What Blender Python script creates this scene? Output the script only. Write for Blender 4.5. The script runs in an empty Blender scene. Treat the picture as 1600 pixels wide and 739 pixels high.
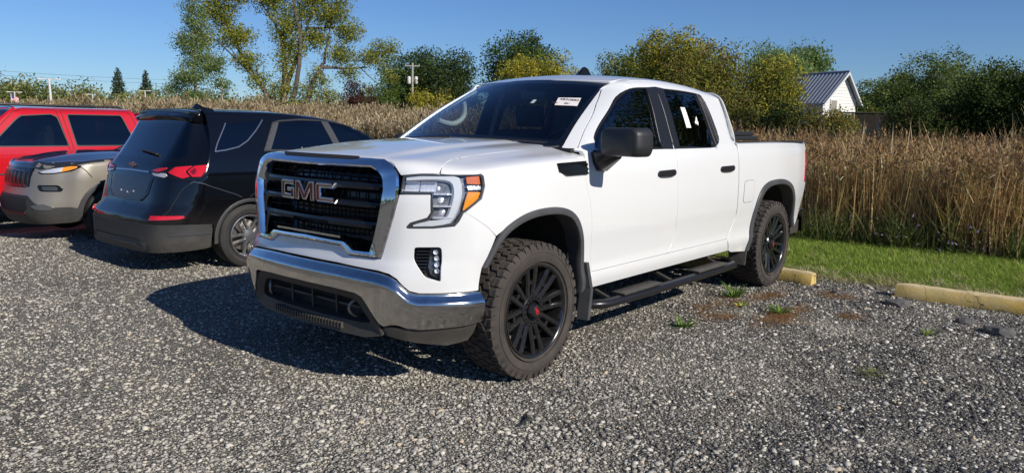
import bpy, bmesh, math, random
import numpy as np
from mathutils import Vector, Matrix, Euler
from mathutils.geometry import delaunay_2d_cdt
R = math.radians
scn = bpy.context.scene
COL = scn.collection

# ------------------------------------------------------------------ camera
cam_d = bpy.data.cameras.new('camera')
cam = bpy.data.objects.new('camera', cam_d); COL.objects.link(cam); scn.camera = cam
CAMP = Vector((3.5116, 3.7527, 1.5188))
yaw, pitch, roll, FPX = R(219.8685), R(-8.32527), R(0.95364), 1182.25
_F = Vector((math.cos(yaw)*math.cos(pitch), math.sin(yaw)*math.cos(pitch), math.sin(pitch)))
_Rt = _F.cross(Vector((0, 0, 1))).normalized(); _U = _Rt.cross(_F)
_R2 = math.cos(roll)*_Rt + math.sin(roll)*_U; _U2 = -math.sin(roll)*_Rt + math.cos(roll)*_U
cam.matrix_world = Matrix(((_R2.x, _U2.x, -_F.x, CAMP.x), (_R2.y, _U2.y, -_F.y, CAMP.y), (_R2.z, _U2.z, -_F.z, CAMP.z), (0, 0, 0, 1)))
cam_d.sensor_fit = 'HORIZONTAL'; cam_d.sensor_width = 36.0
cam_d.lens = 36.0*FPX/1600.0
cam_d.clip_start = 0.05; cam_d.clip_end = 3000

# ------------------------------------------------------------------ sky, sun, exposure
SUN_EL, SUN_AZ = R(31.3), R(4.0)          # azimuth measured from +Y towards +X
world = bpy.data.worlds.new('World'); scn.world = world; world.use_nodes = True
wn = world.node_tree; wn.nodes.clear()
sky = wn.nodes.new('ShaderNodeTexSky'); sky.sky_type = 'NISHITA'; sky.sun_disc = False
sky.sun_elevation = SUN_EL; sky.sun_rotation = SUN_AZ
sky.altitude = 200; sky.air_density = 1.0; sky.dust_density = 0.0; sky.ozone_density = 3.0
bg = wn.nodes.new('ShaderNodeBackground'); bg.inputs[1].default_value = 0.064
wo = wn.nodes.new('ShaderNodeOutputWorld')
tint = wn.nodes.new('ShaderNodeMix'); tint.data_type = 'RGBA'; tint.blend_type = 'MULTIPLY'; tint.inputs[0].default_value = 1.0
tint.inputs[7].default_value = (.68, .93, 1.34, 1)
wn.links.new(sky.outputs[0], tint.inputs[6]); wn.links.new(tint.outputs[2], bg.inputs[0]); wn.links.new(bg.outputs[0], wo.inputs[0])
sl = bpy.data.lights.new('sun', 'SUN'); sl.energy = 4.7; sl.angle = R(0.53); sl.color = (1.0, 0.94, 0.84)
sun = bpy.data.objects.new('sun', sl); COL.objects.link(sun)
sd = Vector((math.sin(SUN_AZ)*math.cos(SUN_EL), math.cos(SUN_AZ)*math.cos(SUN_EL), math.sin(SUN_EL)))
sun.rotation_euler = sd.to_track_quat('Z', 'Y').to_euler(); sun.location = (0, 20, 20)
scn.view_settings.view_transform = 'Standard'; scn.view_settings.look = 'None'
scn.view_settings.gamma = 1.0; scn.view_settings.exposure = 0.12
scn.render.engine = 'CYCLES'
scn.cycles.max_bounces = 8; scn.cycles.transparent_max_bounces = 16

# ------------------------------------------------------------------ small maths
def lerp(a, b, t): return a+(b-a)*t
def cl(t, a=0.0, b=1.0): return a if t < a else b if t > b else t
def sm(t): t = cl(t); return t*t*(3-2*t)
def tab(pts):
    xs = [p[0] for p in pts]; n = len(xs); k = len(pts[0])-1
    ys = [[p[j+1] for p in pts] for j in range(k)]; ms = []
    for y in ys:
        d = [(y[i+1]-y[i])/(xs[i+1]-xs[i]) for i in range(n-1)]
        ms.append([d[0]]+[0 if d[i-1]*d[i] <= 0 else 2*d[i-1]*d[i]/(d[i-1]+d[i]) for i in range(1, n-1)]+[d[-1]])
    def f(x):
        if x <= xs[0]: out = [ys[j][0]+ms[j][0]*(x-xs[0]) for j in range(k)]
        elif x >= xs[-1]: out = [ys[j][-1]+ms[j][-1]*(x-xs[-1]) for j in range(k)]
        else:
            lo, hi = 0, n-1
            while hi-lo > 1:
                m = (lo+hi)//2
                if xs[m] <= x: lo = m
                else: hi = m
            h = xs[lo+1]-xs[lo]; t = (x-xs[lo])/h; t2 = t*t; t3 = t2*t
            out = [(2*t3-3*t2+1)*ys[j][lo]+(t3-2*t2+t)*h*ms[j][lo]+(-2*t3+3*t2)*ys[j][lo+1]+(t3-t2)*h*ms[j][lo+1] for j in range(k)]
        return out[0] if k == 1 else out
    return f
def gh(x, y):
    """ground height: flat lot, a shallow fall towards the far side of it"""
    return -.15*sm((-y-6.6)/3.0) + .004*math.sin(x*1.9+y*.7)*math.sin(y*1.3-x*.4)

# ------------------------------------------------------------------ object helpers
def link(o, parent=None):
    COL.objects.link(o)
    if parent is not None: o.parent = parent
    return o
def thing(name, label, cat, loc=(0, 0, 0), rz=0, group=None):
    o = bpy.data.objects.new(name, None); o.empty_display_size = .2; o.location = loc; o.rotation_euler = (0, 0, rz)
    o['label'] = label; o['category'] = cat
    if group: o['group'] = group
    return link(o)
def tag(o, label, cat, group=None):
    o['label'] = label; o['category'] = cat
    if group: o['group'] = group
    return o
def mesh(name, verts, faces, mat, parent=None, smooth=True, normals=None, kind=None, angle=None):
    me = bpy.data.meshes.new(name); me.from_pydata([tuple(v) for v in verts], [], faces); me.validate()
    if mat is not None: me.materials.append(mat)
    if smooth:
        for p in me.polygons: p.use_smooth = True
        if angle is not None: me.set_sharp_from_angle(angle=R(angle))
    if normals is not None and len(normals) == len(me.vertices): me.normals_split_custom_set_from_vertices(normals)
    me.update()
    o = bpy.data.objects.new(name, me); link(o, parent)
    if kind: o['kind'] = kind
    return o
def npmesh(name, V, F, mat, parent=None, col=None, kind=None, smooth=False):
    """numpy arrays V (n,3), F (m,3|4)"""
    me = bpy.data.meshes.new(name); k = F.shape[1]
    me.vertices.add(len(V)); me.vertices.foreach_set('co', V.astype(np.float32).ravel())
    me.loops.add(F.size); me.loops.foreach_set('vertex_index', F.astype(np.int32).ravel())
    me.polygons.add(len(F)); me.polygons.foreach_set('loop_start', np.arange(0, F.size, k, dtype=np.int32))
    me.polygons.foreach_set('loop_total', np.full(len(F), k, np.int32))
    if smooth: me.polygons.foreach_set('use_smooth', np.ones(len(F), bool))
    me.update(calc_edges=True)
    if col is not None:
        a = me.color_attributes.new('tint', 'FLOAT_COLOR', 'POINT')
        a.data.foreach_set('color', np.concatenate([col, np.ones((len(V), 1))], 1).astype(np.float32).ravel())
    if mat is not None: me.materials.append(mat)
    o = bpy.data.objects.new(name, me); link(o, parent)
    if kind: o['kind'] = kind
    return o
class MB:
    """collects simple shapes, built as ONE mesh object"""
    def __init__(s): s.v = []; s.f = []
    def add(s, V, F):
        n = len(s.v); s.v += [tuple(v) for v in V]; s.f += [tuple(i+n for i in f) for f in F]; return s
    def box(s, c, d, M=None, bev=0.0):
        hx, hy, hz = d[0]/2, d[1]/2, d[2]/2
        if bev <= 0:
            V = [(x*hx, y*hy, z*hz) for x in (-1, 1) for y in (-1, 1) for z in (-1, 1)]
            F = [(0, 1, 3, 2), (4, 6, 7, 5), (0, 4, 5, 1), (2, 3, 7, 6), (0, 2, 6, 4), (1, 5, 7, 3)]
        else:
            bm = bmesh.new(); bmesh.ops.create_cube(bm, size=1.0)
            for v in bm.verts: v.co = Vector((v.co.x*d[0], v.co.y*d[1], v.co.z*d[2]))
            bmesh.ops.bevel(bm, geom=bm.edges[:]+bm.verts[:], offset=bev, segments=2, affect='EDGES', profile=.6)
            bm.verts.index_update(); V = [v.co.copy() for v in bm.verts]; F = [[v.index for v in f.verts] for f in bm.faces]; bm.free()
        V = [Vector(v) for v in V]
        if M is not None: V = [M @ v for v in V]
        return s.add([v+Vector(c) for v in V], F)
    def tube(s, pts, r, n=8, cap=True, flat=1.0):
        P = [Vector(p) for p in pts]; rs = r if isinstance(r, (list, tuple)) else [r]*len(P); V = []; F = []; prev = None
        for i, p in enumerate(P):
            t = (P[min(i+1, len(P)-1)]-P[max(i-1, 0)]).normalized()
            a = prev if prev is not None else (Vector((0, 0, 1)) if abs(t.z) < .9 else Vector((1, 0, 0)))
            a = (a-t*a.dot(t)).normalized(); b = t.cross(a); prev = a
            for k in range(n):
                g = 2*math.pi*k/n; V.append(p+a*math.cos(g)*rs[i]*flat+b*math.sin(g)*rs[i])
        for i in range(len(P)-1):
            for k in range(n):
                F.append((i*n+k, i*n+(k+1) % n, (i+1)*n+(k+1) % n, (i+1)*n+k))
        if cap: F.append(tuple(range(n-1, -1, -1))); F.append(tuple((len(P)-1)*n+k for k in range(n)))
        return s.add(V, F)
    def lathe(s, prof, n=48, axis='y', c=(0, 0, 0), cap=False):
        """prof list of (r, h); axis y or z"""
        V = []; F = []
        for r_, h in prof:
            for k in range(n):
                g = 2*math.pi*k/n
                V.append((c[0]+r_*math.cos(g), c[1]+h, c[2]+r_*math.sin(g)) if axis == 'y' else (c[0]+r_*math.cos(g), c[1]+r_*math.sin(g), c[2]+h))
        m = len(prof)
        for i in range(m-1):
            for k in range(n):
                q = (i*n+k, (i+1)*n+k, (i+1)*n+(k+1) % n, i*n+(k+1) % n)
                F.append(q if axis == 'y' else q[::-1])
        if cap:
            F.append(tuple(range(n))); F.append(tuple((m-1)*n+k for k in range(n-1, -1, -1)))
        return s.add(V, F)
    def prism(s, poly, h, M=None, bev=0.0):
        """poly in local XY, extruded 0..h in Z"""
        n = len(poly); tri = tess(poly)
        V = [Vector((p[0], p[1], 0)) for p in poly]+[Vector((p[0], p[1], h)) for p in poly]
        F = [t[::-1] for t in tri]+[tuple(i+n for i in t) for t in tri]+[(i, (i+1) % n, (i+1) % n+n, i+n) for i in range(n)]
        if M is not None: V = [M @ v for v in V]
        return s.add(V, F)
    def build(s, name, mat, parent=None, smooth=True, angle=35, kind=None):
        me = bpy.data.meshes.new(name); me.from_pydata([tuple(v) for v in s.v], [], s.f); me.validate()
        bm = bmesh.new(); bm.from_mesh(me); bmesh.ops.recalc_face_normals(bm, faces=bm.faces); bm.to_mesh(me); bm.free()
        me.materials.append(mat)
        if smooth:
            for p in me.polygons: p.use_smooth = True
            me.set_sharp_from_angle(angle=R(angle))
        o = bpy.data.objects.new(name, me); link(o, parent)
        if kind: o['kind'] = kind
        return o
def area2(p): return sum(p[i][0]*p[(i+1) % len(p)][1]-p[(i+1) % len(p)][0]*p[i][1] for i in range(len(p)))
def tess(poly):
    P = [Vector((p[0], p[1])) for p in poly]; n = len(P)
    r = delaunay_2d_cdt(P, [(i, (i+1) % n) for i in range(n)], [], 0, 1e-7)
    vs, fs, ov = r[0], r[2], r[3]
    mp = [o[0] if o else None for o in ov]; out = []
    for f in fs:
        c = sum((vs[i] for i in f), Vector((0, 0)))/3
        if inside(c.x, c.y, poly) and all(mp[i] is not None for i in f): out.append(tuple(mp[i] for i in f))
    return out
def inside(x, y, poly):
    c = False; n = len(poly); j = n-1
    for i in range(n):
        xi, yi = poly[i][0], poly[i][1]; xj, yj = poly[j][0], poly[j][1]
        if (yi > y) != (yj > y) and x < (xj-xi)*(y-yi)/(yj-yi)+xi: c = not c
        j = i
    return c
def resample(poly, step, closed=True):
    out = []; n = len(poly)
    for i in range(n if closed else n-1):
        a = poly[i]; b = poly[(i+1) % n]; l = math.hypot(b[0]-a[0], b[1]-a[1]); k = max(1, int(math.ceil(l/step)))
        for j in range(k): out.append((a[0]+(b[0]-a[0])*j/k, a[1]+(b[1]-a[1])*j/k))
    if not closed: out.append(poly[-1])
    return out
def rnd(poly, r, n=4, which=None):
    """round the corners of a polygon"""
    out = []; N = len(poly)
    for i in range(N):
        p = poly[i]
        if which is not None and i not in which: out.append(p); continue
        a = poly[i-1]; b = poly[(i+1) % N]
        la = math.hypot(a[0]-p[0], a[1]-p[1]); lb = math.hypot(b[0]-p[0], b[1]-p[1]); q = min(r, la*.45, lb*.45)
        A = (p[0]+(a[0]-p[0])*q/la, p[1]+(a[1]-p[1])*q/la); B = (p[0]+(b[0]-p[0])*q/lb, p[1]+(b[1]-p[1])*q/lb)
        for k in range(n+1):
            t = k/n; out.append(tuple((1-t)**2*A[j]+2*t*(1-t)*p[j]+t*t*B[j] for j in (0, 1)))
    return out
def smoothpoly(poly, step=.02):
    """Catmull-Rom through the points of a closed outline"""
    out = []; n = len(poly)
    for i in range(n):
        p0, p1, p2, p3 = poly[i-1], poly[i], poly[(i+1) % n], poly[(i+2) % n]
        k = max(1, int(math.hypot(p2[0]-p1[0], p2[1]-p1[1])/step))
        for j in range(k):
            t = j/k
            out.append(tuple(.5*((2*p1[a])+(-p0[a]+p2[a])*t+(2*p0[a]-5*p1[a]+4*p2[a]-p3[a])*t*t+(-p0[a]+3*p1[a]-3*p2[a]+p3[a])*t**3) for a in (0, 1)))
    return out
def curve(pts, step=.03):
    out = []; n = len(pts)
    for i in range(n-1):
        p0, p1, p2, p3 = pts[max(i-1, 0)], pts[i], pts[i+1], pts[min(i+2, n-1)]
        k = max(1, int(math.hypot(p2[0]-p1[0], p2[1]-p1[1])/step))
        for j in range(k):
            t = j/k
            out.append(tuple(.5*((2*p1[a])+(-p0[a]+p2[a])*t+(2*p0[a]-5*p1[a]+4*p2[a]-p3[a])*t*t+(-p0[a]+3*p1[a]-3*p2[a]+p3[a])*t**3) for a in (0, 1)))
    out.append(pts[-1]); return out
def sdist(poly):
    A = np.array(poly); B = np.roll(A, -1, 0); D = B-A; L = (D**2).sum(1)+1e-12
    def f(x, y):
        t = np.clip(((x-A[:, 0])*D[:, 0]+(y-A[:, 1])*D[:, 1])/L, 0, 1)
        return math.sqrt(((x-A[:, 0]-t*D[:, 0])**2+(y-A[:, 1]-t*D[:, 1])**2).min())
    return f
def panel_data(poly, fn, holes=(), step=.05, depth=.018, off=0.0, flip=False, dome=None):
    """outline in a surface's own (u,v) coordinates -> curved panel with real edges.
    returns verts, faces, normals"""
    rings = [resample(poly, step)]+[resample(h, step) for h in holes]
    P = []; E = []
    for r_ in rings:
        n0 = len(P); P += r_; m = len(r_); E += [(n0+i, n0+(i+1) % m) for i in range(m)]
    xs = [p[0] for p in rings[0]]; ys = [p[1] for p in rings[0]]
    nb = len(P); ds = [sdist(r_) for r_ in rings]; q = step*.95
    y = min(ys)+q*.5; row = 0
    while y < max(ys):
        x = min(xs)+(q*.5 if row % 2 else 0)
        while x < max(xs):
            if inside(x, y, rings[0]) and not any(inside(x, y, h) for h in rings[1:]) and all(d(x, y) > q*.45 for d in ds): P.append((x, y))
            x += q
        y += q*.87; row += 1
    r = delaunay_2d_cdt([Vector(p) for p in P], E, [], 0, 1e-7)
    vs, fs = r[0], r[2]; ov = r[3]
    F = []
    for f in fs:
        cx = sum(vs[i].x for i in f)/3; cy = sum(vs[i].y for i in f)/3
        if inside(cx, cy, rings[0]) and not any(inside(cx, cy, h) for h in rings[1:]):
            a, b, c = (vs[i] for i in f)
            ar = (b.x-a.x)*(c.y-a.y)-(c.x-a.x)*(b.y-a.y)
            if abs(ar) < 1e-10: continue
            F.append(tuple(f) if (ar > 0) != flip else tuple(f)[::-1])
    V = []; N = []
    def nrm(u, v):
        e = 2e-3
        a = Vector(fn(u+e, v)); b = Vector(fn(u-e, v)); c = Vector(fn(u, v+e)); d = Vector(fn(u, v-e))
        n_ = (a-b).cross(c-d)
        if n_.length < 1e-12: n_ = Vector((0, 0, 1))
        n_.normalize(); return -n_ if flip else n_
    for p in vs:
        n_ = nrm(p.x, p.y); o = off if dome is None else off+dome(p.x, p.y)
        V.append(Vector(fn(p.x, p.y))+n_*o); N.append(n_)
    mp = {}
    for i, o in enumerate(ov):
        for k in o: mp[k] = i
    n0 = 0
    for ri, r_ in enumerate(rings):
        m = len(r_); ids = [mp.get(n0+i) for i in range(m)]; n0 += m
        if any(i is None for i in ids): continue
        sgn = 1 if area2(r_) > 0 else -1
        if ri > 0: sgn = -sgn
        if flip: sgn = -sgn
        b0 = len(V)
        for lvl in (0, 1, 2):
            for i in range(m):
                k = ids[i]; n_ = N[k]
                pa = V[ids[(i+1) % m]]-V[ids[i-1]]
                out = pa.cross(n_)*sgn
                if out.length > 1e-9: out.normalize()
                bz = min(.004, depth*.3)
                if lvl == 0: V.append(V[k].copy()); N.append((n_*.8+out*.3).normalized())
                elif lvl == 1: V.append(V[k]+out*bz*.6-n_*bz); N.append((out+n_*.2).normalized())
                else: V.append(V[k]+out*bz*.6-n_*depth); N.append(out.copy())
        for lvl in (0, 1):
            for i in range(m):
                a = b0+lvl*m+i; b = b0+lvl*m+(i+1) % m; c = b+m; d = a+m
                F.append((a, d, c, b) if sgn > 0 else (a, b, c, d))
    return V, F, N
def panel(name, poly, fn, mat, parent=None, mirror=False, both=False, **k):
    V, F, N = panel_data(poly, fn, **k)
    out = []
    if not mirror or both: out.append(mesh(name, V, F, mat, parent, normals=N))
    if mirror or both:
        V2 = [Vector((v.x, -v.y, v.z)) for v in V]; N2 = [Vector((v.x, -v.y, v.z)) for v in N]; F2 = [f[::-1] for f in F]
        out.append(mesh(name, V2, F2, mat, parent, normals=N2))
    return out[0]
def strip_on(fn, pts, w, off, flip=False):
    """a thin ribbon laid along (u,v) points of a surface: verts, faces"""
    pts = resample(list(pts), .05, closed=False)
    V = []; F = []
    for i, p in enumerate(pts):
        a = Vector(fn(*p)); e = 2e-3
        n_ = (Vector(fn(p[0]+e, p[1]))-Vector(fn(p[0]-e, p[1]))).cross(Vector(fn(p[0], p[1]+e))-Vector(fn(p[0], p[1]-e))).normalized()
        if flip: n_ = -n_
        t = Vector(fn(*pts[min(i+1, len(pts)-1)]))-Vector(fn(*pts[max(i-1, 0)])); s_ = t.cross(n_).normalized()
        V += [a+s_*w/2+n_*(off-.003), a+s_*w/2+n_*off, a-s_*w/2+n_*off, a-s_*w/2+n_*(off-.003)]
    for i in range(len(pts)-1):
        for j in range(3): F.append((i*4+j, i*4+j+1, i*4+4+j+1, i*4+4+j))
    return V, F
def text_mesh(name, body, size, ext, M, mat, parent=None, bevel=0.0, spacing=1.0, sx=1.0):
    cu = bpy.data.curves.new(name, 'FONT'); cu.body = body; cu.size = size; cu.extrude = ext; cu.bevel_depth = bevel
    cu.align_x = 'CENTER'; cu.align_y = 'CENTER'; cu.space_character = spacing; cu.resolution_u = 3
    t = bpy.data.objects.new(name, cu); COL.objects.link(t); dg = bpy.context.evaluated_depsgraph_get(); dg.update()
    me = bpy.data.meshes.new_from_object(t.evaluated_get(dg)); bpy.data.objects.remove(t); bpy.data.curves.remove(cu)
    me.name = name; me.materials.clear(); me.materials.append(mat); me.transform(M @ Matrix.Diagonal((sx, 1, 1, 1)))
    o = bpy.data.objects.new(name, me); return link(o, parent)
def frame(o, ux, uy, uz):
    """4x4 from origin and three axes"""
    ux, uy, uz, o = Vector(ux), Vector(uy), Vector(uz), Vector(o)
    return Matrix(((ux.x, uy.x, uz.x, o.x), (ux.y, uy.y, uz.y, o.y), (ux.z, uy.z, uz.z, o.z), (0, 0, 0, 1)))

# ------------------------------------------------------------------ materials
def mat(name, c, rough=.5, metal=0.0, coat=0.0, spec=.5, var=None, bump=None, coat_r=.03, attr=False, trans=0.0, dirt=None):
    """var=(scale, amount, colour2)  bump=(scale,strength)  dirt=(colour, z0, z1, amount) dust that gathers low on a vehicle"""
    m = bpy.data.materials.new(name); m.use_nodes = True; nt = m.node_tree; b = nt.nodes['Principled BSDF']
    b.inputs['Base Color'].default_value = (*c, 1); b.inputs['Roughness'].default_value = rough
    b.inputs['Metallic'].default_value = metal; b.inputs['Coat Weight'].default_value = coat; b.inputs['Coat Roughness'].default_value = coat_r
    b.inputs['Specular IOR Level'].default_value = spec
    tc = nt.nodes.new('ShaderNodeTexCoord'); cur = None
    def noise(sc, det=6, rg=.6, src='Object'):
        n = nt.nodes.new('ShaderNodeTexNoise'); n.inputs['Scale'].default_value = sc; n.inputs['Detail'].default_value = det; n.inputs['Roughness'].default_value = rg
        nt.links.new(tc.outputs[src], n.inputs['Vector']); return n
    if attr:
        a = nt.nodes.new('ShaderNodeAttribute'); a.attribute_name = 'tint'; cur = a.outputs['Color']
    if var:
        n = noise(var[0]); mp = nt.nodes.new('ShaderNodeMapRange'); mp.inputs[1].default_value = .35; mp.inputs[2].default_value = .7
        mp.inputs[4].default_value = var[1]; nt.links.new(n.outputs[0], mp.inputs[0])
        mx = nt.nodes.new('ShaderNodeMix'); mx.data_type = 'RGBA'; nt.links.new(mp.outputs[0], mx.inputs[0])
        if cur: nt.links.new(cur, mx.inputs[6])
        else: mx.inputs[6].default_value = (*c, 1)
        mx.inputs[7].default_value = (*var[2], 1); cur = mx.outputs[2]
    if dirt:
        g = nt.nodes.new('ShaderNodeNewGeometry'); sx_ = nt.nodes.new('ShaderNodeSeparateXYZ'); nt.links.new(g.outputs['Position'], sx_.inputs[0])
        mp = nt.nodes.new('ShaderNodeMapRange'); mp.inputs[1].default_value = dirt[2]; mp.inputs[2].default_value = dirt[1]; mp.inputs[4].default_value = dirt[3]
        nt.links.new(sx_.outputs[2], mp.inputs[0]); n = noise(9, 8, .7)
        mu = nt.nodes.new('ShaderNodeMath'); mu.operation = 'MULTIPLY'; nt.links.new(mp.outputs[0], mu.inputs[0]); nt.links.new(n.outputs[0], mu.inputs[1])
        mx = nt.nodes.new('ShaderNodeMix'); mx.data_type = 'RGBA'; nt.links.new(mu.outputs[0], mx.inputs[0])
        if cur: nt.links.new(cur, mx.inputs[6])
        else: mx.inputs[6].default_value = (*c, 1)
        mx.inputs[7].default_value = (*dirt[0], 1); cur = mx.outputs[2]
        ra = nt.nodes.new('ShaderNodeMath'); ra.operation = 'MULTIPLY_ADD'; ra.inputs[1].default_value = .6; ra.inputs[2].default_value = rough
        nt.links.new(mu.outputs[0], ra.inputs[0]); nt.links.new(ra.outputs[0], b.inputs['Roughness'])
    if cur: nt.links.new(cur, b.inputs['Base Color'])
    if bump:
        n = noise(bump[0], 4); bp = nt.nodes.new('ShaderNodeBump'); bp.inputs['Strength'].default_value = bump[1]; bp.inputs['Distance'].default_value = bump[2] if len(bump) > 2 else .01
        nt.links.new(n.outputs[0], bp.inputs['Height']); nt.links.new(bp.outputs[0], b.inputs['Normal'])
    if trans > 0:
        out = nt.nodes['Material Output']; tr = nt.nodes.new('ShaderNodeBsdfTranslucent'); ms_ = nt.nodes.new('ShaderNodeMixShader'); ms_.inputs[0].default_value = trans
        if cur: nt.links.new(cur, tr.inputs[0])
        else: tr.inputs[0].default_value = (*c, 1)
        nt.links.new(b.outputs[0], ms_.inputs[1]); nt.links.new(tr.outputs[0], ms_.inputs[2]); nt.links.new(ms_.outputs[0], out.inputs[0])
    return m
def glass(name, tint, refl=1.0, rough=.01):
    m = bpy.data.materials.new(name); m.use_nodes = True; nt = m.node_tree; nt.nodes.clear()
    out = nt.nodes.new('ShaderNodeOutputMaterial'); tr = nt.nodes.new('ShaderNodeBsdfTransparent'); tr.inputs[0].default_value = (*tint, 1)
    gl = nt.nodes.new('ShaderNodeBsdfGlossy'); gl.inputs['Roughness'].default_value = rough; gl.inputs[0].default_value = (.95, .97, 1, 1)
    # thin pane: the same reflectance from both sides (Schlick)
    lw = nt.nodes.new('ShaderNodeLayerWeight'); lw.inputs[0].default_value = .5
    pw = nt.nodes.new('ShaderNodeMath'); pw.operation = 'POWER'; pw.inputs[1].default_value = 5.0; nt.links.new(lw.outputs['Facing'], pw.inputs[0])
    fr = nt.nodes.new('ShaderNodeMath'); fr.operation = 'MULTIPLY_ADD'; fr.inputs[1].default_value = .93; fr.inputs[2].default_value = .065; nt.links.new(pw.outputs[0], fr.inputs[0])
    mu = nt.nodes.new('ShaderNodeMath'); mu.operation = 'MULTIPLY'; mu.inputs[1].default_value = refl; mu.use_clamp = True
    mx = nt.nodes.new('ShaderNodeMixShader'); nt.links.new(fr.outputs[0], mu.inputs[0]); nt.links.new(mu.outputs[0], mx.inputs[0])
    nt.links.new(tr.outputs[0], mx.inputs[1]); nt.links.new(gl.outputs[0], mx.inputs[2]); nt.links.new(mx.outputs[0], out.inputs[0])
    return m
DUST = (.30, .26, .20)
M = dict(
 white=mat('white_paint', (.74, .745, .75), .28, coat=1.0, bump=(.9, .02, .01), dirt=(DUST, .42, .95, .22)),
 shut=mat('gap_shadow_black', (.012, .012, .013), .8),
 chrome=mat('chrome', (.82, .83, .85), .05, 1.0, bump=(3.5, .06, .01)),
 chrome_d=mat('dusty_chrome', (.74, .73, .71), .13, 1.0, bump=(3.0, .10, .01), var=(26, .35, (.38, .34, .29))),
 plastic=mat('black_plastic', (.020, .021, .023), .48, bump=(260, .12, .001), dirt=(DUST, .30, 1.0, .28)),
 plastic_g=mat('gloss_black_plastic', (.007, .007, .009), .20, coat=.2, spec=.35),
 plastic_s=mat('satin_black_plastic', (.014, .014, .016), .30, bump=(200, .05, .001)),
 flare=mat('flare_plastic', (.050, .052, .056), .55, bump=(300, .15, .001), var=(7, .6, (.085, .085, .085))),
 rubber=mat('tyre_rubber', (.038, .033, .030), .88, bump=(70, .35, .002), var=(7, .6, (.085, .068, .055))),
 rubber2=mat('plain_tyre_rubber', (.022, .022, .022), .8, bump=(90, .2, .002), var=(9, .5, (.055, .05, .045))),
 rimb=mat('black_rim', (.010, .010, .011), .22, coat=.5, var=(30, .35, (.035, .033, .03))),
 rimsilver=mat('silver_rim', (.55, .56, .58), .28, .9),
 steel=mat('brake_steel', (.28, .26, .24), .42, .9, var=(20, .6, (.16, .11, .08))),
 under=mat('underbody_black', (.015, .015, .015), .75),
 glass_ws=glass('windscreen_glass', (.80, .88, .88), 1.1),
 glass_t=glass('tinted_glass', (.34, .38, .38), 1.4),
 glass_r=glass('rear_tinted_glass', (.07, .08, .08), 1.4),
 glass_d=glass('privacy_glass', (.012, .013, .015), 1.5),
 lens=glass('clear_lens', (.97, .98, 1.0), .7),
 lens_o=mat('amber_lens', (.85, .28, .015), .10, coat=1.0, var=(60, .35, (.95, .42, .05))),
 lens_or=mat('amber_reflector', (.60, .13, .02), .2, coat=1.0, var=(90, .4, (.75, .2, .03))),
 lens_r=mat('red_lens', (.52, .008, .016), .10, coat=1.0, var=(30, .3, (.75, .02, .03))),
 lens_rd=mat('dark_red_lens', (.16, .006, .008), .12, coat=1.0),
 lens_w=mat('clear_reverse_lens', (.42, .42, .45), .12, coat=1.0),
 lampchrome=mat('lamp_reflector', (.86, .87, .90), .22, .55, bump=(60, .7, .006)),
 lampwhite=mat('light_guide', (.62, .64, .67), .25, .0, coat=.6),
 lamphouse=mat('lamp_housing', (.30, .31, .34), .3, .3, var=(30, .8, (.05, .052, .06)), bump=(38, .5, .004)),
 letter=mat('letter_face', (.10, .010, .018), .25, coat=.6, var=(40, .5, (.05, .02, .03))),
 lampdark=mat('lamp_bezel', (.05, .052, .058), .3, coat=.3),
 red=mat('red_letters', (.62, .02, .025), .35, coat=.5),
 seat=mat('seat_cloth', (.018, .018, .020), .85),
 handle_grey=mat('handle_grey', (.34, .37, .35), .6),
 trimgrey=mat('cabin_trim', (.30, .33, .31), .7),
 black_paint=mat('black_car_paint', (.003, .0035, .005), .10, coat=.55, coat_r=.02, spec=.35, dirt=(DUST, .25, .7, .14)),
 silver_paint=mat('warm_grey_paint', (.275, .25, .21), .38, .4, coat=.35, dirt=(DUST, .2, .6, .2)),
 hood_dark=mat('dark_bonnet_paint', (.030, .031, .035), .22, .3, coat=1.0),
 red_paint=mat('red_paint', (.52, .008, .016), .25, coat=1.0),
 paper=mat('paper', (.80, .74, .70), .7), ink=mat('ink', (.05, .04, .05), .7), paperw=mat('white_paper', (.85, .83, .80), .7),
 yellow=mat('weathered_yellow_concrete', (.55, .40, .13), .85, var=(5, .8, (.50, .44, .30)), bump=(60, .5, .01)),
 lug=mat('lug_metal', (.03, .03, .03), .25, .8),
 clad=mat('dark_cladding', (.018, .020, .024), .5, bump=(280, .12, .001), dirt=(DUST, .22, .6, .3)),
 pillar_grey=mat('pillar_grey', (.05, .052, .058), .4),
 chrome_dim=mat('dark_chrome', (.42, .43, .45), .2, .9),
 highlight_line=mat('painted_edge_highlight', (.13, .14, .17), .3, .6),
 black_soft=mat('satin_recess', (.010, .011, .014), .3, coat=.3),
 tow_red=mat('red_trim', (.10, .006, .008), .4),
 paint_w=mat('dull_white', (.62, .62, .60), .5),
 rock=mat('dark_rock', (.075, .072, .072), .9, var=(14, .7, (.16, .15, .14)), bump=(40, .8, .01)),
 siding=mat('white_siding', (.74, .72, .68), .7),
 metal_roof=mat('grey_metal_roof', (.30, .32, .35), .45, .2),
 win_far=mat('far_window', (.30, .27, .22), .2),
 oldwood=mat('old_dark_wood', (.030, .024, .020), .9, var=(5, .6, (.06, .045, .035))),
 pole_wood=mat('pale_pole', (.36, .34, .30), .8),
 wire=mat('wire', (.10, .12, .15), .6),
 flag_r=mat('flag_red', (.55, .04, .06), .8), flag_b=mat('flag_blue', (.04, .06, .22), .8),
 galv=mat('grey_bed_liner', (.02, .02, .02), .7, bump=(150, .4, .003)),
)
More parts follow.
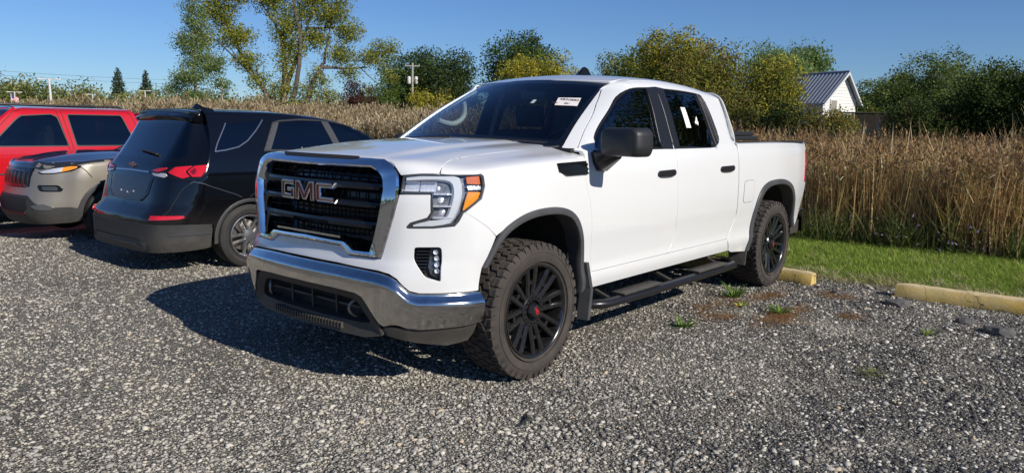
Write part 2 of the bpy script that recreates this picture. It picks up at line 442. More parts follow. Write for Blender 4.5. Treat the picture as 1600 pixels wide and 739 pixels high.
# ------------------------------------------------------------------ the ground
def nodes_mat(name):
    m = bpy.data.materials.new(name); m.use_nodes = True; nt = m.node_tree; return m, nt, nt.nodes['Principled BSDF']
def nd(nt, typ, **k):
    n = nt.nodes.new(typ)
    for a, b in k.items(): setattr(n, a, b)
    return n
def ramp(nt, pts, interp='LINEAR'):
    r_ = nt.nodes.new('ShaderNodeValToRGB'); e = r_.color_ramp.elements; r_.color_ramp.interpolation = interp
    e[0].position = pts[0][0]; e[0].color = (*pts[0][1], 1); e[1].position = pts[-1][0]; e[1].color = (*pts[-1][1], 1)
    for p, c in pts[1:-1]:
        x = e.new(p); x.color = (*c, 1)
    return r_
def math_(nt, op, a, b=None, clamp=False):
    n = nt.nodes.new('ShaderNodeMath'); n.operation = op; n.use_clamp = clamp
    for i, v in enumerate((a, b)):
        if v is None: continue
        if isinstance(v, (int, float)): n.inputs[i].default_value = v
        else: nt.links.new(v, n.inputs[i])
    return n.outputs[0]
def mix(nt, f, a, b, blend='MIX'):
    n = nt.nodes.new('ShaderNodeMix'); n.data_type = 'RGBA'; n.blend_type = blend
    for i, v in ((0, f), (6, a), (7, b)):
        if isinstance(v, (int, float)): n.inputs[i].default_value = v
        elif isinstance(v, tuple): n.inputs[i].default_value = (*v, 1)
        else: nt.links.new(v, n.inputs[i])
    return n.outputs[2]
def noise_(nt, vec, scale, det=5, rg=.6):
    n = nt.nodes.new('ShaderNodeTexNoise'); n.inputs['Scale'].default_value = scale; n.inputs['Detail'].default_value = det; n.inputs['Roughness'].default_value = rg
    nt.links.new(vec, n.inputs['Vector']); return n.outputs[0]
def maprange(nt, v, a, b, c=0.0, d=1.0):
    n = nt.nodes.new('ShaderNodeMapRange'); n.inputs[1].default_value = a; n.inputs[2].default_value = b; n.inputs[3].default_value = c; n.inputs[4].default_value = d
    nt.links.new(v, n.inputs[0]); return n.outputs[0]
def darkness(nt, pos):
    """0 where the lot is pale packed limestone, 1 where it is loose dark millings (towards the right)"""
    s = nd(nt, 'ShaderNodeSeparateXYZ'); nt.links.new(pos, s.inputs[0])
    a = math_(nt, 'MULTIPLY_ADD', s.outputs[0], -.42)
    a.node.inputs[2].default_value = -.75
    t = math_(nt, 'ADD', s.outputs[1], a)
    n = noise_(nt, pos, .8, 4, .6)
    t2 = math_(nt, 'ADD', t, math_(nt, 'MULTIPLY', math_(nt, 'SUBTRACT', n, .5), 3.2))
    return maprange(nt, t2, -.6, 1.9)
m_gravel, nt, b = nodes_mat('gravel_ground')
pos = nd(nt, 'ShaderNodeNewGeometry').outputs['Position']
def vor(scale):
    v = nd(nt, 'ShaderNodeTexVoronoi'); v.inputs['Scale'].default_value = scale; v.inputs['Randomness'].default_value = 1.0; nt.links.new(pos, v.inputs['Vector'])
    sp = nd(nt, 'ShaderNodeSeparateColor'); nt.links.new(v.outputs['Color'], sp.inputs[0]); return v.outputs['Distance'], sp.outputs[0], sp.outputs[1]
d1, r1, q1 = vor(62); d2, r2, q2 = vor(135)
pal_l = ramp(nt, [(0, (.13, .115, .095)), (.30, (.25, .235, .205)), (.55, (.38, .355, .30)), (.82, (.52, .48, .40)), (1, (.68, .63, .53))])
pal_d = ramp(nt, [(0, (.045, .043, .042)), (.45, (.125, .12, .115)), (.70, (.25, .235, .21)), (.86, (.46, .43, .37)), (1, (.74, .69, .60))])
cells = math_(nt, 'GREATER_THAN', q1, .45)
rnd_ = mix(nt, cells, r2, r1)
nt.links.new(rnd_, pal_l.inputs[0]); nt.links.new(rnd_, pal_d.inputs[0])
dk = darkness(nt, pos)
c = mix(nt, dk, pal_l.outputs[0], pal_d.outputs[0])
fines = maprange(nt, noise_(nt, pos, 1.7, 7, .65), .46, .66)
c = mix(nt, math_(nt, 'MULTIPLY', fines, .65), c, (.50, .455, .375))
c = mix(nt, math_(nt, 'MULTIPLY', maprange(nt, noise_(nt, pos, .55, 5, .6), .52, .66), .35), c, (.10, .095, .09))
edge = maprange(nt, d1, .0, .012, 1.0, 1.0)
nt.links.new(c, b.inputs['Base Color']); b.inputs['Roughness'].default_value = .92; b.inputs['Specular IOR Level'].default_value = .25
bp = nd(nt, 'ShaderNodeBump'); bp.inputs['Strength'].default_value = .9; bp.inputs['Distance'].default_value = .009
h = math_(nt, 'ADD', math_(nt, 'MULTIPLY', mix(nt, cells, d2, d1), -60), math_(nt, 'MULTIPLY', rnd_, .8))
nt.links.new(h, bp.inputs['Height']); nt.links.new(bp.outputs[0], b.inputs['Normal'])

m_stone, nt, b = nodes_mat('loose_stone')
pos = nd(nt, 'ShaderNodeNewGeometry').outputs['Position']; oi = nd(nt, 'ShaderNodeObjectInfo')
sl_ = ramp(nt, [(0, (.11, .10, .085)), (.28, (.22, .21, .19)), (.48, (.38, .355, .31)), (.76, (.50, .465, .40)), (.95, (.68, .635, .54)), (1, (.55, .40, .22))])
sd_ = ramp(nt, [(0, (.025, .025, .026)), (.46, (.085, .082, .08)), (.64, (.18, .172, .158)), (.80, (.38, .36, .32)), (.97, (.68, .64, .56)), (1, (.52, .38, .22))])
nt.links.new(oi.outputs['Random'], sl_.inputs[0]); nt.links.new(oi.outputs['Random'], sd_.inputs[0])
c = mix(nt, darkness(nt, pos), sl_.outputs[0], sd_.outputs[0])
inv_ = math_(nt, 'SUBTRACT', 1.05, darkness(nt, pos))
c = mix(nt, math_(nt, 'MULTIPLY', math_(nt, 'MULTIPLY', noise_(nt, pos, 90, 4), .65), inv_), c, (.43, .405, .35))
c = mix(nt, math_(nt, 'MULTIPLY', maprange(nt, noise_(nt, pos, 1.7, 7, .65), .46, .66), .5), c, (.50, .455, .375))
nt.links.new(c, b.inputs['Base Color']); b.inputs['Roughness'].default_value = .9; b.inputs['Specular IOR Level'].default_value = .25

m_soil, nt, b = nodes_mat('field_soil')
pos = nd(nt, 'ShaderNodeNewGeometry').outputs['Position']
rp = ramp(nt, [(.3, (.030, .026, .016)), (.5, (.07, .06, .035)), (.7, (.11, .095, .05))]); nt.links.new(noise_(nt, pos, 3, 8), rp.inputs[0])
nt.links.new(rp.outputs[0], b.inputs['Base Color']); b.inputs['Roughness'].default_value = .95
m_lawnsoil, nt, b = nodes_mat('lawn_turf')
pos = nd(nt, 'ShaderNodeNewGeometry').outputs['Position']
rp = ramp(nt, [(.3, (.030, .050, .012)), (.5, (.06, .095, .020)), (.7, (.13, .13, .05))]); nt.links.new(noise_(nt, pos, 6, 8), rp.inputs[0])
nt.links.new(rp.outputs[0], b.inputs['Base Color']); b.inputs['Roughness'].default_value = .95

def sheet(name, xs, ys, dz, m, trim=None):
    nx, ny = len(xs), len(ys)
    V = [(x, y, gh(x, y)+dz) for y in ys for x in xs]
    F = [(j*nx+i, j*nx+i+1, (j+1)*nx+i+1, (j+1)*nx+i) for j in range(ny-1) for i in range(nx-1)]
    o = mesh(name, V, F, m); o['kind'] = 'structure'; return o
def rng(a, b, n): return [a+(b-a)*i/n for i in range(n+1)]
sheet('ground', [-1600, -600, -250, -100]+rng(-60, 30, 45)+[60, 150, 500, 1500], [-1600, -600, -250, -100]+rng(-60, 30, 45)+[60, 150, 500, 1500], -.012, m_soil)
# the lot ends in a ragged edge against the lawn
rr = random.Random(3)
ys = rng(-45, 25, 350); edge_x = [-4.42+.10*math.sin(y*2.1)+.07*math.sin(y*5.3+1)+rr.uniform(-.05, .05)-.35*sm((y-1.4)/2.5) for y in ys]
cols = 22; V = []; F = []
for j, y in enumerate(ys):
    for i in range(cols+1):
        t = i/cols; x = edge_x[j]+(32-edge_x[j])*(t**1.8); V.append((x, y, gh(x, y)))
for j in range(len(ys)-1):
    for i in range(cols):
        a = j*(cols+1)+i; F.append((a, a+1, a+cols+2, a+cols+1))
o = mesh('gravel_lot', V, F, m_gravel); o['kind'] = 'structure'
sheet('lawn', rng(-7.9, -4.1, 10), rng(-45, 25, 90), -.006, m_lawnsoil)

# ------------------------------------------------------------------ instancing for what nobody can count
def scatter(name, P, rot, scl, idx, sources, kind='stuff'):
    me = bpy.data.meshes.new(name); n = len(P); me.vertices.add(n); me.vertices.foreach_set('co', np.asarray(P, np.float32).ravel())
    a = me.attributes.new('rot', 'FLOAT_VECTOR', 'POINT'); a.data.foreach_set('vector', np.asarray(rot, np.float32).ravel())
    a = me.attributes.new('scl', 'FLOAT_VECTOR', 'POINT')
    scl = np.asarray(scl, np.float32); scl = np.repeat(scl[:, None], 3, 1) if scl.ndim == 1 else scl
    a.data.foreach_set('vector', scl.ravel())
    a = me.attributes.new('idx', 'INT', 'POINT'); a.data.foreach_set('value', np.asarray(idx, np.int32))
    o = bpy.data.objects.new(name, me); link(o); o['kind'] = kind
    g = bpy.data.node_groups.new(name, 'GeometryNodeTree')
    g.interface.new_socket('Geometry', in_out='INPUT', socket_type='NodeSocketGeometry'); g.interface.new_socket('Geometry', in_out='OUTPUT', socket_type='NodeSocketGeometry')
    gi = g.nodes.new('NodeGroupInput'); go = g.nodes.new('NodeGroupOutput'); ip = g.nodes.new('GeometryNodeInstanceOnPoints'); jn = g.nodes.new('GeometryNodeJoinGeometry')
    for s_ in sources:
        f = g.nodes.new('GeometryNodeObjectInfo'); f.inputs['Object'].default_value = s_; f.inputs['As Instance'].default_value = True; g.links.new(f.outputs['Geometry'], jn.inputs[0])
    g.links.new(gi.outputs[0], ip.inputs['Points']); g.links.new(jn.outputs[0], ip.inputs['Instance']); ip.inputs['Pick Instance'].default_value = True
    for nm, ty, sk in (('idx', 'INT', 'Instance Index'), ('rot', 'FLOAT_VECTOR', 'Rotation'), ('scl', 'FLOAT_VECTOR', 'Scale')):
        na = g.nodes.new('GeometryNodeInputNamedAttribute'); na.data_type = ty; na.inputs['Name'].default_value = nm; g.links.new(na.outputs['Attribute'], ip.inputs[sk])
    g.links.new(ip.outputs[0], go.inputs[0])
    md = o.modifiers.new('scatter', 'NODES'); md.node_group = g
    return o
def source(name, V, F, m, col=None):
    """mesh object used only as the instanced geometry of a scatter; not linked to the scene"""
    o = npmesh(name, np.array(V, float), np.array(F), m, col=col); COL.objects.unlink(o); return o
rs = np.random.RandomState(7)
stones = []
for k in range(10):
    bm = bmesh.new(); bmesh.ops.create_icosphere(bm, subdivisions=1, radius=1.0)
    rk = random.Random(k)
    sx_, sy_, sz_ = rk.uniform(.8, 1.25), rk.uniform(.5, .95), rk.uniform(.36, .68)
    for v in bm.verts:
        f = rk.uniform(.58, 1.28); v.co = Vector((v.co.x*sx_*f, v.co.y*sy_*f, v.co.z*sz_*rk.uniform(.6, 1.2)))
    bm.verts.index_update(); V = [tuple(v.co) for v in bm.verts]; F = [[v.index for v in f.verts] for f in bm.faces]; bm.free()
    stones.append(source('gravel_stone', V, F, m_stone))
def lot_edge(y): return -4.42-.35*sm((y-1.4)/2.5)
def stone_points(n, size_fn, keep):
    out = []
    cx, cy = CAMP.x, CAMP.y
    while len(out) < n:
        r_ = 2.0+rs.rand()**.75*13.0; a = yaw+R(rs.uniform(-39, 39)); x = cx+r_*math.cos(a); y = cy+r_*math.sin(a)
        if x < lot_edge(y)+rs.uniform(-.15, .1) or not keep(x, y, r_): continue
        out.append((x, y, size_fn(r_)))
    return np.array(out)
a = stone_points(170000, lambda r_: float(np.clip(rs.lognormal(math.log(.0067), .46), .003, .022)), lambda x, y, r_: rs.rand() < (.45+.55*cl((y+.5)/2.0)))
bg_ = stone_points(1500, lambda r_: float(np.clip(rs.lognormal(math.log(.016), .3), .011, .030)), lambda x, y, r_: y > .6+rs.uniform(-1.5, 1.5) and (rs.rand() < .25 or x < -2.2 or y > 2.6))
pts = np.concatenate([a, bg_]); n = len(pts)
Z = np.array([gh(x, y) for x, y in pts[:, :2]])+pts[:, 2]*.12
scatter('gravel', np.column_stack([pts[:, 0], pts[:, 1], Z]), np.column_stack([rs.uniform(-.35, .35, n), rs.uniform(-.35, .35, n), rs.uniform(0, 6.28, n)]), pts[:, 2], rs.randint(0, len(stones), n), stones)
# ------------------------------------------------------------------ the white pickup: surfaces
PLAN = tab([(-.7, -.10, -.7), (-.35, -.02, -.35), (0, 0, 0), (.35, -.02, .35), (.6, -.065, .6), (.7, -.10, .695), (.864, -.20, .825), (1.013, -.31, .925), (1.136, -.42, .98), (1.267, -.55, .998), (1.45, -.733, 1.006)])
XC = tab([(.3, .90), (.42, .925), (.5, .94), (.65, .945), (.74, .93), (.8, .91), (.9, .90), (1.1, .893), (1.2, .875), (1.33, .835)])
YB = tab([(-4.9, .915), (-4.8, .93), (-4.4, .975), (-3.75, 1.0), (-2.8, .995), (-1.5, .995), (-.6, 1.0), (0, 1.01), (.2, 1.007), (.35, .998)])
PR = tab([(.3, -.06), (.44, -.035), (.52, -.020), (.60, -.030), (.72, -.020), (.85, -.002), (1.0, .006), (1.15, .002), (1.27, -.008), (1.36, -.030), (1.42, -.048), (1.5, -.08)])
ZC = tab([(-1.2, 1.47), (-.55, 1.437), (-.2, 1.425), (.2, 1.405), (.5, 1.375), (.7, 1.35), (.85, 1.32), (.95, 1.29)])
def TOP(x, y):
    a = abs(y)
    return ZC(x)-.03*(a/.8)**2-.016*sm((a-.42)/.12)*sm((.9-x)/.5)-.03*sm((a-.62)/.3)
def base(s, z):
    sg = -1 if s < 0 else 1; s = abs(s); w = 1-sm((s-.8)/.75)
    if s < 1.267: dx, y = PLAN(s); x = .9+dx
    else: x = 1.617-s; y = YB(x)
    x += (XC(z)-.9)*w; y += PR(z)*sm((s-.6)/.5)
    y += .008*sm(1-abs(x+.05)/.75)*sm((z-.6)/.5)   # slight haunch over the front wheel
    return [x, y*sg, z]
def nrm2(s):
    a = base(s-.01, 1.0); b_ = base(s+.01, 1.0); dx = b_[0]-a[0]; dy = b_[1]-a[1]; l = math.hypot(dx, dy); return dy/l, -dx/l
VS = tab([(0, 1.24), (.5, 1.24), (.8, 1.235), (1.2, 1.26), (2.2, 1.30)]); LB = .16
def bez(A, C, B, t): return [(1-t)**2*A[i]+2*t*(1-t)*C[i]+t*t*B[i] for i in range(3)]
def wrap(s, v, d=.12):
    a = abs(s); vs = VS(a)
    if v <= vs: return base(s, v)
    nx, ny = nrm2(a); A = base(a, vs); B = [A[0]-nx*d, A[1]-ny*d, 0]; B[2] = TOP(B[0], B[1])
    e = .02; sl = (TOP(B[0]-nx*e, B[1]-ny*e)-B[2])/e; C = [A[0], A[1], max(B[2]-sl*d, vs+.02)]; t = (v-vs)/LB
    if t <= 1: P = bez(A, C, B, t)
    else: q = (t-1)*LB; x = B[0]-nx*q; y = B[1]-ny*q; P = [x, y, TOP(x, y)]
    if s < 0: P[1] = -P[1]
    return P
XW = tab([(1.2, -.25), (1.413, -.548), (1.6, -.83), (1.83, -1.254), (1.9, -1.40)])
GY = tab([(1.3, .988), (1.37, .965), (1.42, .945), (1.5, .915), (1.65, .862), (1.8, .795), (1.88, .755)])
RZ = tab([(-2.95, 1.83), (-2.8, 1.868), (-2.6, 1.895), (-2.2, 1.925), (-1.8, 1.935), (-1.5, 1.925), (-1.25, 1.882), (-1.1, 1.845)])
def ROOF(x, y): return RZ(x)-.035*(abs(y)/.64)**2.2
def cab(x, v):
    vs = 1.80-.02*sm((-2.2-x)/.6)
    def b_(z):
        y = GY(z)-.02*sm((-2.0-x)/.9); t = cl((x-(XW(z)-.15))/.15, 0, 1.5); y -= .145*t**1.6; t = cl((-2.83-x)/.11, 0, 1.1); y -= .05*t*t*sm((z-1.37)/.1)
        return y
    if v <= vs: return [x, b_(v), v]
    d = .10; A = [x, b_(vs), vs]; B = [x, A[1]-d, 0]; B[2] = ROOF(x, B[1]); e = .02; sl = (ROOF(x, B[1]-e)-B[2])/e
    Cz = B[2]-sl*d; ky = (b_(vs)-b_(vs-.05))/.05; t = (v-vs)/.15
    if t <= 1: return bez(A, [x, A[1]+ky*(Cz-vs), Cz], B, t)
    y = B[1]-(t-1)*.15; return [x, y, ROOF(x, y)]
def side(x, v):
    if v < 1.37: return base(1.617-x, v)
    return cab(x, v)
def shield(u, z):
    y = .79-(z-1.413)*(.79-.641)/(1.83-1.413); q = 1-u*u
    return [XW(z)+q*(.16-.05*(z-1.4)/.43), u*y, z+q*.03]
def bedside(x, v):
    k = .035
    if v < 1.37: return base(1.617-x, v)
    y = base(1.617-x, 1.37)[1]; a = (v-1.37)/k
    if a < 1.57: return [x, y-k*(1-math.cos(a)), 1.37+k*math.sin(a)]
    return [x, y-k-(v-1.37-1.57*k), 1.37+k]
def mir(p): return [(-a, b_) for a, b_ in reversed(p)]
def sym(half):
    """half outline given from the centre line round and back to it -> full outline"""
    return half+[(-a, b_) for a, b_ in reversed(half) if abs(a) > 1e-6]

T = thing('pickup_truck', 'white crew cab pickup truck with black mesh grille, chrome bumper and black wheels', 'pickup truck')
W = M['white']
# fascia below the headlamps
foot = [(0, .745), (.3, .742), (.60, .728), (.669, .716), (.72, .692), (.76, .655), (.796, .627), (.85, .614), (1.0, .611), (1.185, .608),
        (1.19, .73), (1.222, .82), (1.258, .905), (1.20, .955), (1.12, 1.005), (1.046, 1.048), (1.02, 1.00), (.995, .972), (.88, .960), (.742, .958), (.728, .968), (.757, .995), (.845, 1.024), (.861, 1.051), (.857, 1.143), (.693, 1.140),
        (.690, 1.12), (.666, 1.02), (.624, .88), (.600, .785), (.375, .785), (.305, .830), (0, .835)]
fog = [(.781, .862), (.931, .864), (.970, .668), (.876, .698), (.784, .797)]
fogr = rnd(fog, .02, 3)
panel('front_fascia', sym(foot), wrap, W, T, holes=[fogr, mir(fogr)], step=.035, depth=.03)
# bonnet: front lip + top in one mesh
def bon():
    lip = [(0, 1.352), (.36, 1.348), (.571, 1.352), (.622, 1.325), (.652, 1.29), (.682, 1.249), (.69, 1.247), (.80, 1.264), (.889, 1.272), (.900, 1.329), (.928, 1.395)]
    topl = [(s_, VS(s_)+LB) for s_ in rng(.928, 0, 18)]
    V, F, N = panel_data(sym(lip+topl), wrap, step=.03, depth=.03)
    seam = [tuple(wrap(s_, VS(s_)+LB)[:2]) for s_ in rng(.928, 0, 18)]      # x,y on the left
    back = [(.535, .780), (.442, .748), (.277, .751), (-.009, .752), (-.30, .745), (-.50, .733), (-.53, .71), (-.50, .62), (-.43, .40), (-.40, 0)]
    half = back+[]  # from front left corner back to centre rear
    left = list(reversed(seam[:]))             # centre -> corner
    poly = left+half
    poly = [p for i, p in enumerate(poly) if i == 0 or math.hypot(p[0]-poly[i-1][0], p[1]-poly[i-1][1]) > 1e-4]
    full = poly+[(a, -b_) for a, b_ in reversed(poly) if abs(b_) > 1e-6]
    V2, F2, N2 = panel_data(full, lambda x, y: [x, y, TOP(x, y)], step=.045, depth=.02)
    n = len(V); mesh('bonnet', V+V2, F+[tuple(i+n for i in f) for f in F2], W, T, normals=N+N2)
bon()
# front wings
archF = curve([(1.19, .735), (1.222, .815), (1.268, .893), (1.33, .950), (1.442, 1.000), (1.56, 1.028), (1.679, 1.037), (1.80, 1.034), (1.913, 1.014), (2.0, .975), (2.063, .915), (2.115, .82), (2.143, .74), (2.165, .62), (2.185, .46)], .04)
archFi = curve([(1.222, .735), (1.252, .80), (1.297, .868), (1.36, .922), (1.455, .962), (1.56, .985), (1.675, .992), (1.79, .988), (1.895, .968), (1.97, .935), (2.025, .88), (2.072, .80), (2.098, .72), (2.117, .60), (2.135, .44)], .04)
doorF = curve([(2.179, 1.42), (2.150, 1.345), (2.113, 1.262), (2.150, 1.12), (2.200, .976), (2.252, .70), (2.290, .455)], .05)   # in s
wing = [(.902, 1.270), (.96, 1.268), (1.136, 1.262), (1.158, 1.245), (1.172, 1.19), (1.155, 1.118), (1.05, 1.05), (1.124, 1.009), (1.204, .959), (1.262, .909)]
wing = wing+archF[8:]+[(2.285, .455)]+[(a-.007, b_) for a, b_ in reversed(doorF)]+[(2.172, 1.50), (2.165, 1.60), (1.626, 1.570), (1.312, 1.552), (1.16, 1.53), (1.009, 1.500), (.936, 1.402), (.908, 1.330)]
panel('front_wing', wing, wrap, W, T, both=True, step=.045, depth=.02)
for sg in (1, -1):
    q = MB()
    V, F = strip_on(wrap, [(1.807, 1.300), (2.135, 1.302), (2.148, 1.222), (1.905, 1.219), (1.826, 1.245), (1.807, 1.30)], .006, .004)
vent = rnd([(1.807, 1.303), (2.135, 1.305), (2.146, 1.220), (1.905, 1.219), (1.826, 1.245)], .012)
def vent_dome(u, v): return .010+.006*math.sin((v-1.215)/.0145*math.pi)
panel('wing_vent', vent, wrap, M['plastic_g'], T, both=True, step=.009, depth=.02, dome=vent_dome)
# wheel arch flares
def arch_flare(outer, inner, fn, name='arch_flare'):
    n = 40
    def rs_(p):
        L = [0]
        for i in range(1, len(p)): L.append(L[-1]+math.hypot(p[i][0]-p[i-1][0], p[i][1]-p[i-1][1]))
        o = []; k = 0
        for j in range(n+1):
            t = L[-1]*j/n
            while k < len(L)-2 and L[k+1] < t: k += 1
            f = (t-L[k])/max(1e-9, L[k+1]-L[k]); o.append((p[k][0]+(p[k+1][0]-p[k][0])*f, p[k][1]+(p[k+1][1]-p[k][1])*f))
        return o
    A, B = rs_(outer), rs_(inner); V = []; F = []
    for a, c_ in zip(A, B):
        ring = []
        for t, o in ((0, -.004), (0, .006), (.12, .016), (.5, .021), (.88, .018), (1, .008), (1.02, -.02), (1.03, -.10)):
            u = a[0]+(c_[0]-a[0])*t; v = a[1]+(c_[1]-a[1])*t; P = Vector(fn(u, v)); P.y += o; ring.append(P)
        V += ring
    for i in range(n):
        for j in range(7): F.append((i*8+j, i*8+j+1, i*8+8+j+1, i*8+8+j))
    for sg in (1, -1):
        b_ = MB(); b_.add([Vector((p.x, p.y*sg, p.z)) for p in V], F); b_.build(name, M['flare'], T, angle=40)
arch_flare(archF, archFi, wrap)
# doors
dF = [(1.617-a, b_) for a, b_ in reversed(doorF)]      # bottom -> top in x
dF = [p for p in dF if p[1] > .57]
frontdoor = [(-1.70, .565)]+[(-.655, .565)]+dF[:-1]+[(-.562, 1.38), (-.634, 1.434), (-.714, 1.493), (-.779, 1.538), (-.995, 1.680), (-1.18, 1.790), (-1.270, 1.845), (-1.345, 1.880), (-1.44, 1.893), (-1.537, 1.897), (-1.733, 1.897), (-1.733, 1.40), (-1.757, 1.35), (-1.762, 1.10), (-1.778, .90), (-1.80, .74), (-1.765, .62)]
gF = smoothpoly([(-.700, 1.385), (-.70, 1.44), (-.760, 1.505), (-.871, 1.585), (-1.109, 1.735), (-1.28, 1.806), (-1.42, 1.828), (-1.60, 1.832)], .05)
gF = curve([(-.700, 1.362), (-.665, 1.385), (-.712, 1.452), (-.835, 1.543), (-1.010, 1.650), (-1.16, 1.737), (-1.285, 1.788), (-1.40, 1.815), (-1.58, 1.826)], .05)+[(-1.716, 1.828), (-1.716, 1.362)]
panel('front_door', frontdoor, side, W, T, both=True, holes=[list(reversed(gF))], step=.045, depth=.03, flip=True)
reardoor = [(-1.711, .565), (-2.775, .565), (-2.85, .66), (-2.915, .76), (-2.888, .973), (-2.884, 1.20), (-2.895, 1.34), (-2.93, 1.42), (-2.905, 1.56), (-2.84, 1.72), (-2.78, 1.80), (-2.66, 1.872), (-2.5, 1.890), (-2.1, 1.897), (-1.742, 1.897), (-1.742, 1.40), (-1.767, 1.35), (-1.772, 1.10), (-1.788, .90), (-1.810, .74), (-1.775, .62)]
gR = [(-1.756, 1.362), (-1.756, 1.828)]+curve([(-2.117, 1.830), (-2.42, 1.822), (-2.52, 1.805), (-2.562, 1.74), (-2.61, 1.56), (-2.632, 1.46), (-2.60, 1.41), (-2.50, 1.372), (-2.38, 1.362)], .05)
panel('rear_door', list(reversed(reardoor)), side, W, T, both=True, holes=[gR], step=.045, depth=.03, flip=True)
# rockers
rock = [(-.658, .455), (-2.82, .455), (-2.79, .50), (-2.778, .558), (-.650, .558), (-.645, .52)]
panel('rocker_panel', rock, side, W, T, both=True, step=.06, depth=.05, off=.004, flip=True)
# windows
def inset(poly, d):
    n = len(poly); s_ = 1 if area2(poly) > 0 else -1; out = []
    for i in range(n):
        a = poly[i-1]; b_ = poly[(i+1) % n]; tx = b_[0]-a[0]; ty = b_[1]-a[1]; l = math.hypot(tx, ty) or 1; out.append((poly[i][0]-ty/l*d*s_, poly[i][1]+tx/l*d*s_))
    return out
for sg in (0, 1):
    kw = dict(flip=True, mirror=bool(sg))
    panel('window_trim', inset(gF, -.008), side, M['plastic_s'], T, holes=[inset(gF, .009)], step=.05, depth=.02, off=-.004, **kw)
    panel('window_trim', inset(gR, -.008), side, M['plastic_s'], T, holes=[inset(gR, .009)], step=.05, depth=.02, off=-.004, **kw)
    panel('pillar_cover', [(-1.548, 1.368), (-1.590, 1.820), (-1.730, 1.832), (-1.730, 1.362)], side, M['plastic_s'], T, step=.06, depth=.02, off=.003, **kw)
    panel('pillar_cover', [(-1.742, 1.362), (-1.742, 1.832), (-1.850, 1.824), (-1.840, 1.368)], side, M['plastic_s'], T, step=.06, depth=.02, off=.003, **kw)
    panel('side_window', inset(gF, .002), side, M['glass_t'], T, step=.06, depth=.004, off=-.014, **kw)
    panel('side_window', inset(gR, .002), side, M['glass_r'], T, step=.06, depth=.004, off=-.014, **kw)
    for dx in (0, .032, .064, .09):
        panel('window_rib', [(-2.445-dx+.0, 1.815), (-2.520-dx, 1.385+dx*.3), (-2.530-dx, 1.385+dx*.3), (-2.455-dx, 1.812)], side, M['flare'] if dx in (0, .064) else M['plastic_s'], T, step=.08, depth=.012, off=-.002, **kw)
# windscreen pillars and roof
pil = [(-.520, 1.345), (-.505, 1.385)]+[(XW(z)+.001, z) for z in rng(1.40, 1.80, 12)]+[(-1.235, 1.85), (-1.275, 1.90), (-1.33, 1.953)]+[(-1.44, 1.953), (-1.44, 1.896), (-1.345, 1.883), (-1.269, 1.848), (-1.178, 1.793), (-.993, 1.683), (-.777, 1.541), (-.712, 1.496), (-.632, 1.437), (-.560, 1.383)]
panel('windscreen_pillar', pil, side, W, T, both=True, step=.03, depth=.03, flip=True)
def roofp(x, y): return [x, y, ROOF(x, y)]
def yb_roof(x):  # inner end of the rounded rail
    return cab(x, 1.80-.02*sm((-2.2-x)/.6)+.15)[1]
rl = [(x, yb_roof(x)-.012) for x in rng(-1.30, -2.90, 16)]
front_edge = [(XW(1.845)+(1-u*u)*.105-.005, u*.64) for u in rng(-1, 1, 12)]
panel('roof', front_edge+rl+[(-2.95, .55), (-2.95, -.55)]+[(x, -y) for x, y in reversed(rl)], roofp, W, T, step=.06, depth=.02)
# rail between the door tops and the roof
rail_top = [(x, 1.953) for x in rng(-1.445, -2.88, 10)]
rail = rail_top+[(-2.93, 1.92), (-2.955, 1.80), (-2.97, 1.60), (-2.97, 1.40), (-2.934, 1.40), (-2.910, 1.56), (-2.845, 1.722), (-2.785, 1.804), (-2.664, 1.877), (-2.5, 1.895), (-2.1, 1.902), (-1.751, 1.902), (-1.537, 1.902), (-1.445, 1.898)]
panel('roof_rail', rail, side, W, T, both=True, step=.04, depth=.02, flip=True)
# back of the cab
def cabback(y, z): return [-2.955+.07*sm((z-1.45)/.5), y, z]
bk = rnd([(-.90, .60), (.90, .60), (.93, 1.40), (.78, 1.84), (-.78, 1.84), (-.93, 1.40)], .12, 6)
bh = rnd([(-.72, 1.44), (.72, 1.44), (.66, 1.80), (-.66, 1.80)], .06, 4)
panel('cab_back', bk, cabback, W, T, holes=[bh], step=.09, depth=.02, flip=True)
panel('rear_window', inset(bh, -.01), cabback, M['glass_r'], T, step=.12, depth=.004, off=-.01, flip=True)
# windscreen
wsp = [(-.985, 1.40), (-.9, 1.385), (.9, 1.385), (.985, 1.40), (.985, 1.80), (.94, 1.842), (-.94, 1.842), (-.985, 1.80)]
wso = rnd(wsp, .05, 4)
panel('windscreen', wso, shield, M['glass_ws'], T, step=.07, depth=.004, off=-.004)
panel('windscreen_edge', [(-1.005, 1.375), (1.005, 1.375), (1.003, 1.85), (-1.003, 1.85)], shield, M['plastic_g'], T, holes=[rnd([(-.955, 1.43), (.955, 1.43), (.955, 1.80), (.93, 1.822), (-.93, 1.822), (-.955, 1.80)], .05, 4)], step=.05, depth=.006, off=-.009)
# cowl + wipers
def cowl(x, y): return [x, y, 1.398+(-.33-x)*.12-.03*(abs(y)/.8)**2]
panel('cowl', [(-.30, 0), (-.36, .45), (-.44, .72), (-.56, .80), (-.66, .78), (-.50, .40), (-.46, 0), (-.50, -.40), (-.66, -.78), (-.56, -.80), (-.44, -.72), (-.36, -.45)], cowl, M['plastic'], T, step=.08)
for y0, y1, zz in ((.12, .70, .0), (-.62, -.06, .0)):
    pa = [Vector(shield(cl((y0+(y1-y0)*t)/.79, -1, 1), 1.392+.006*t))+Vector((.014, 0, .008)) for t in rng(0, 1, 8)]
    MB().tube(pa, .005, 6, flat=1.4).build('wiper', M['plastic'], T)
    a0 = Vector(cowl(-.40, y0+.28))+Vector((0, 0, .02)); MB().tube([a0, (a0+pa[4])/2+Vector((0, 0, .006)), pa[4]], [.009, .007, .005], 6).build('wiper_arm', M['plastic'], T)
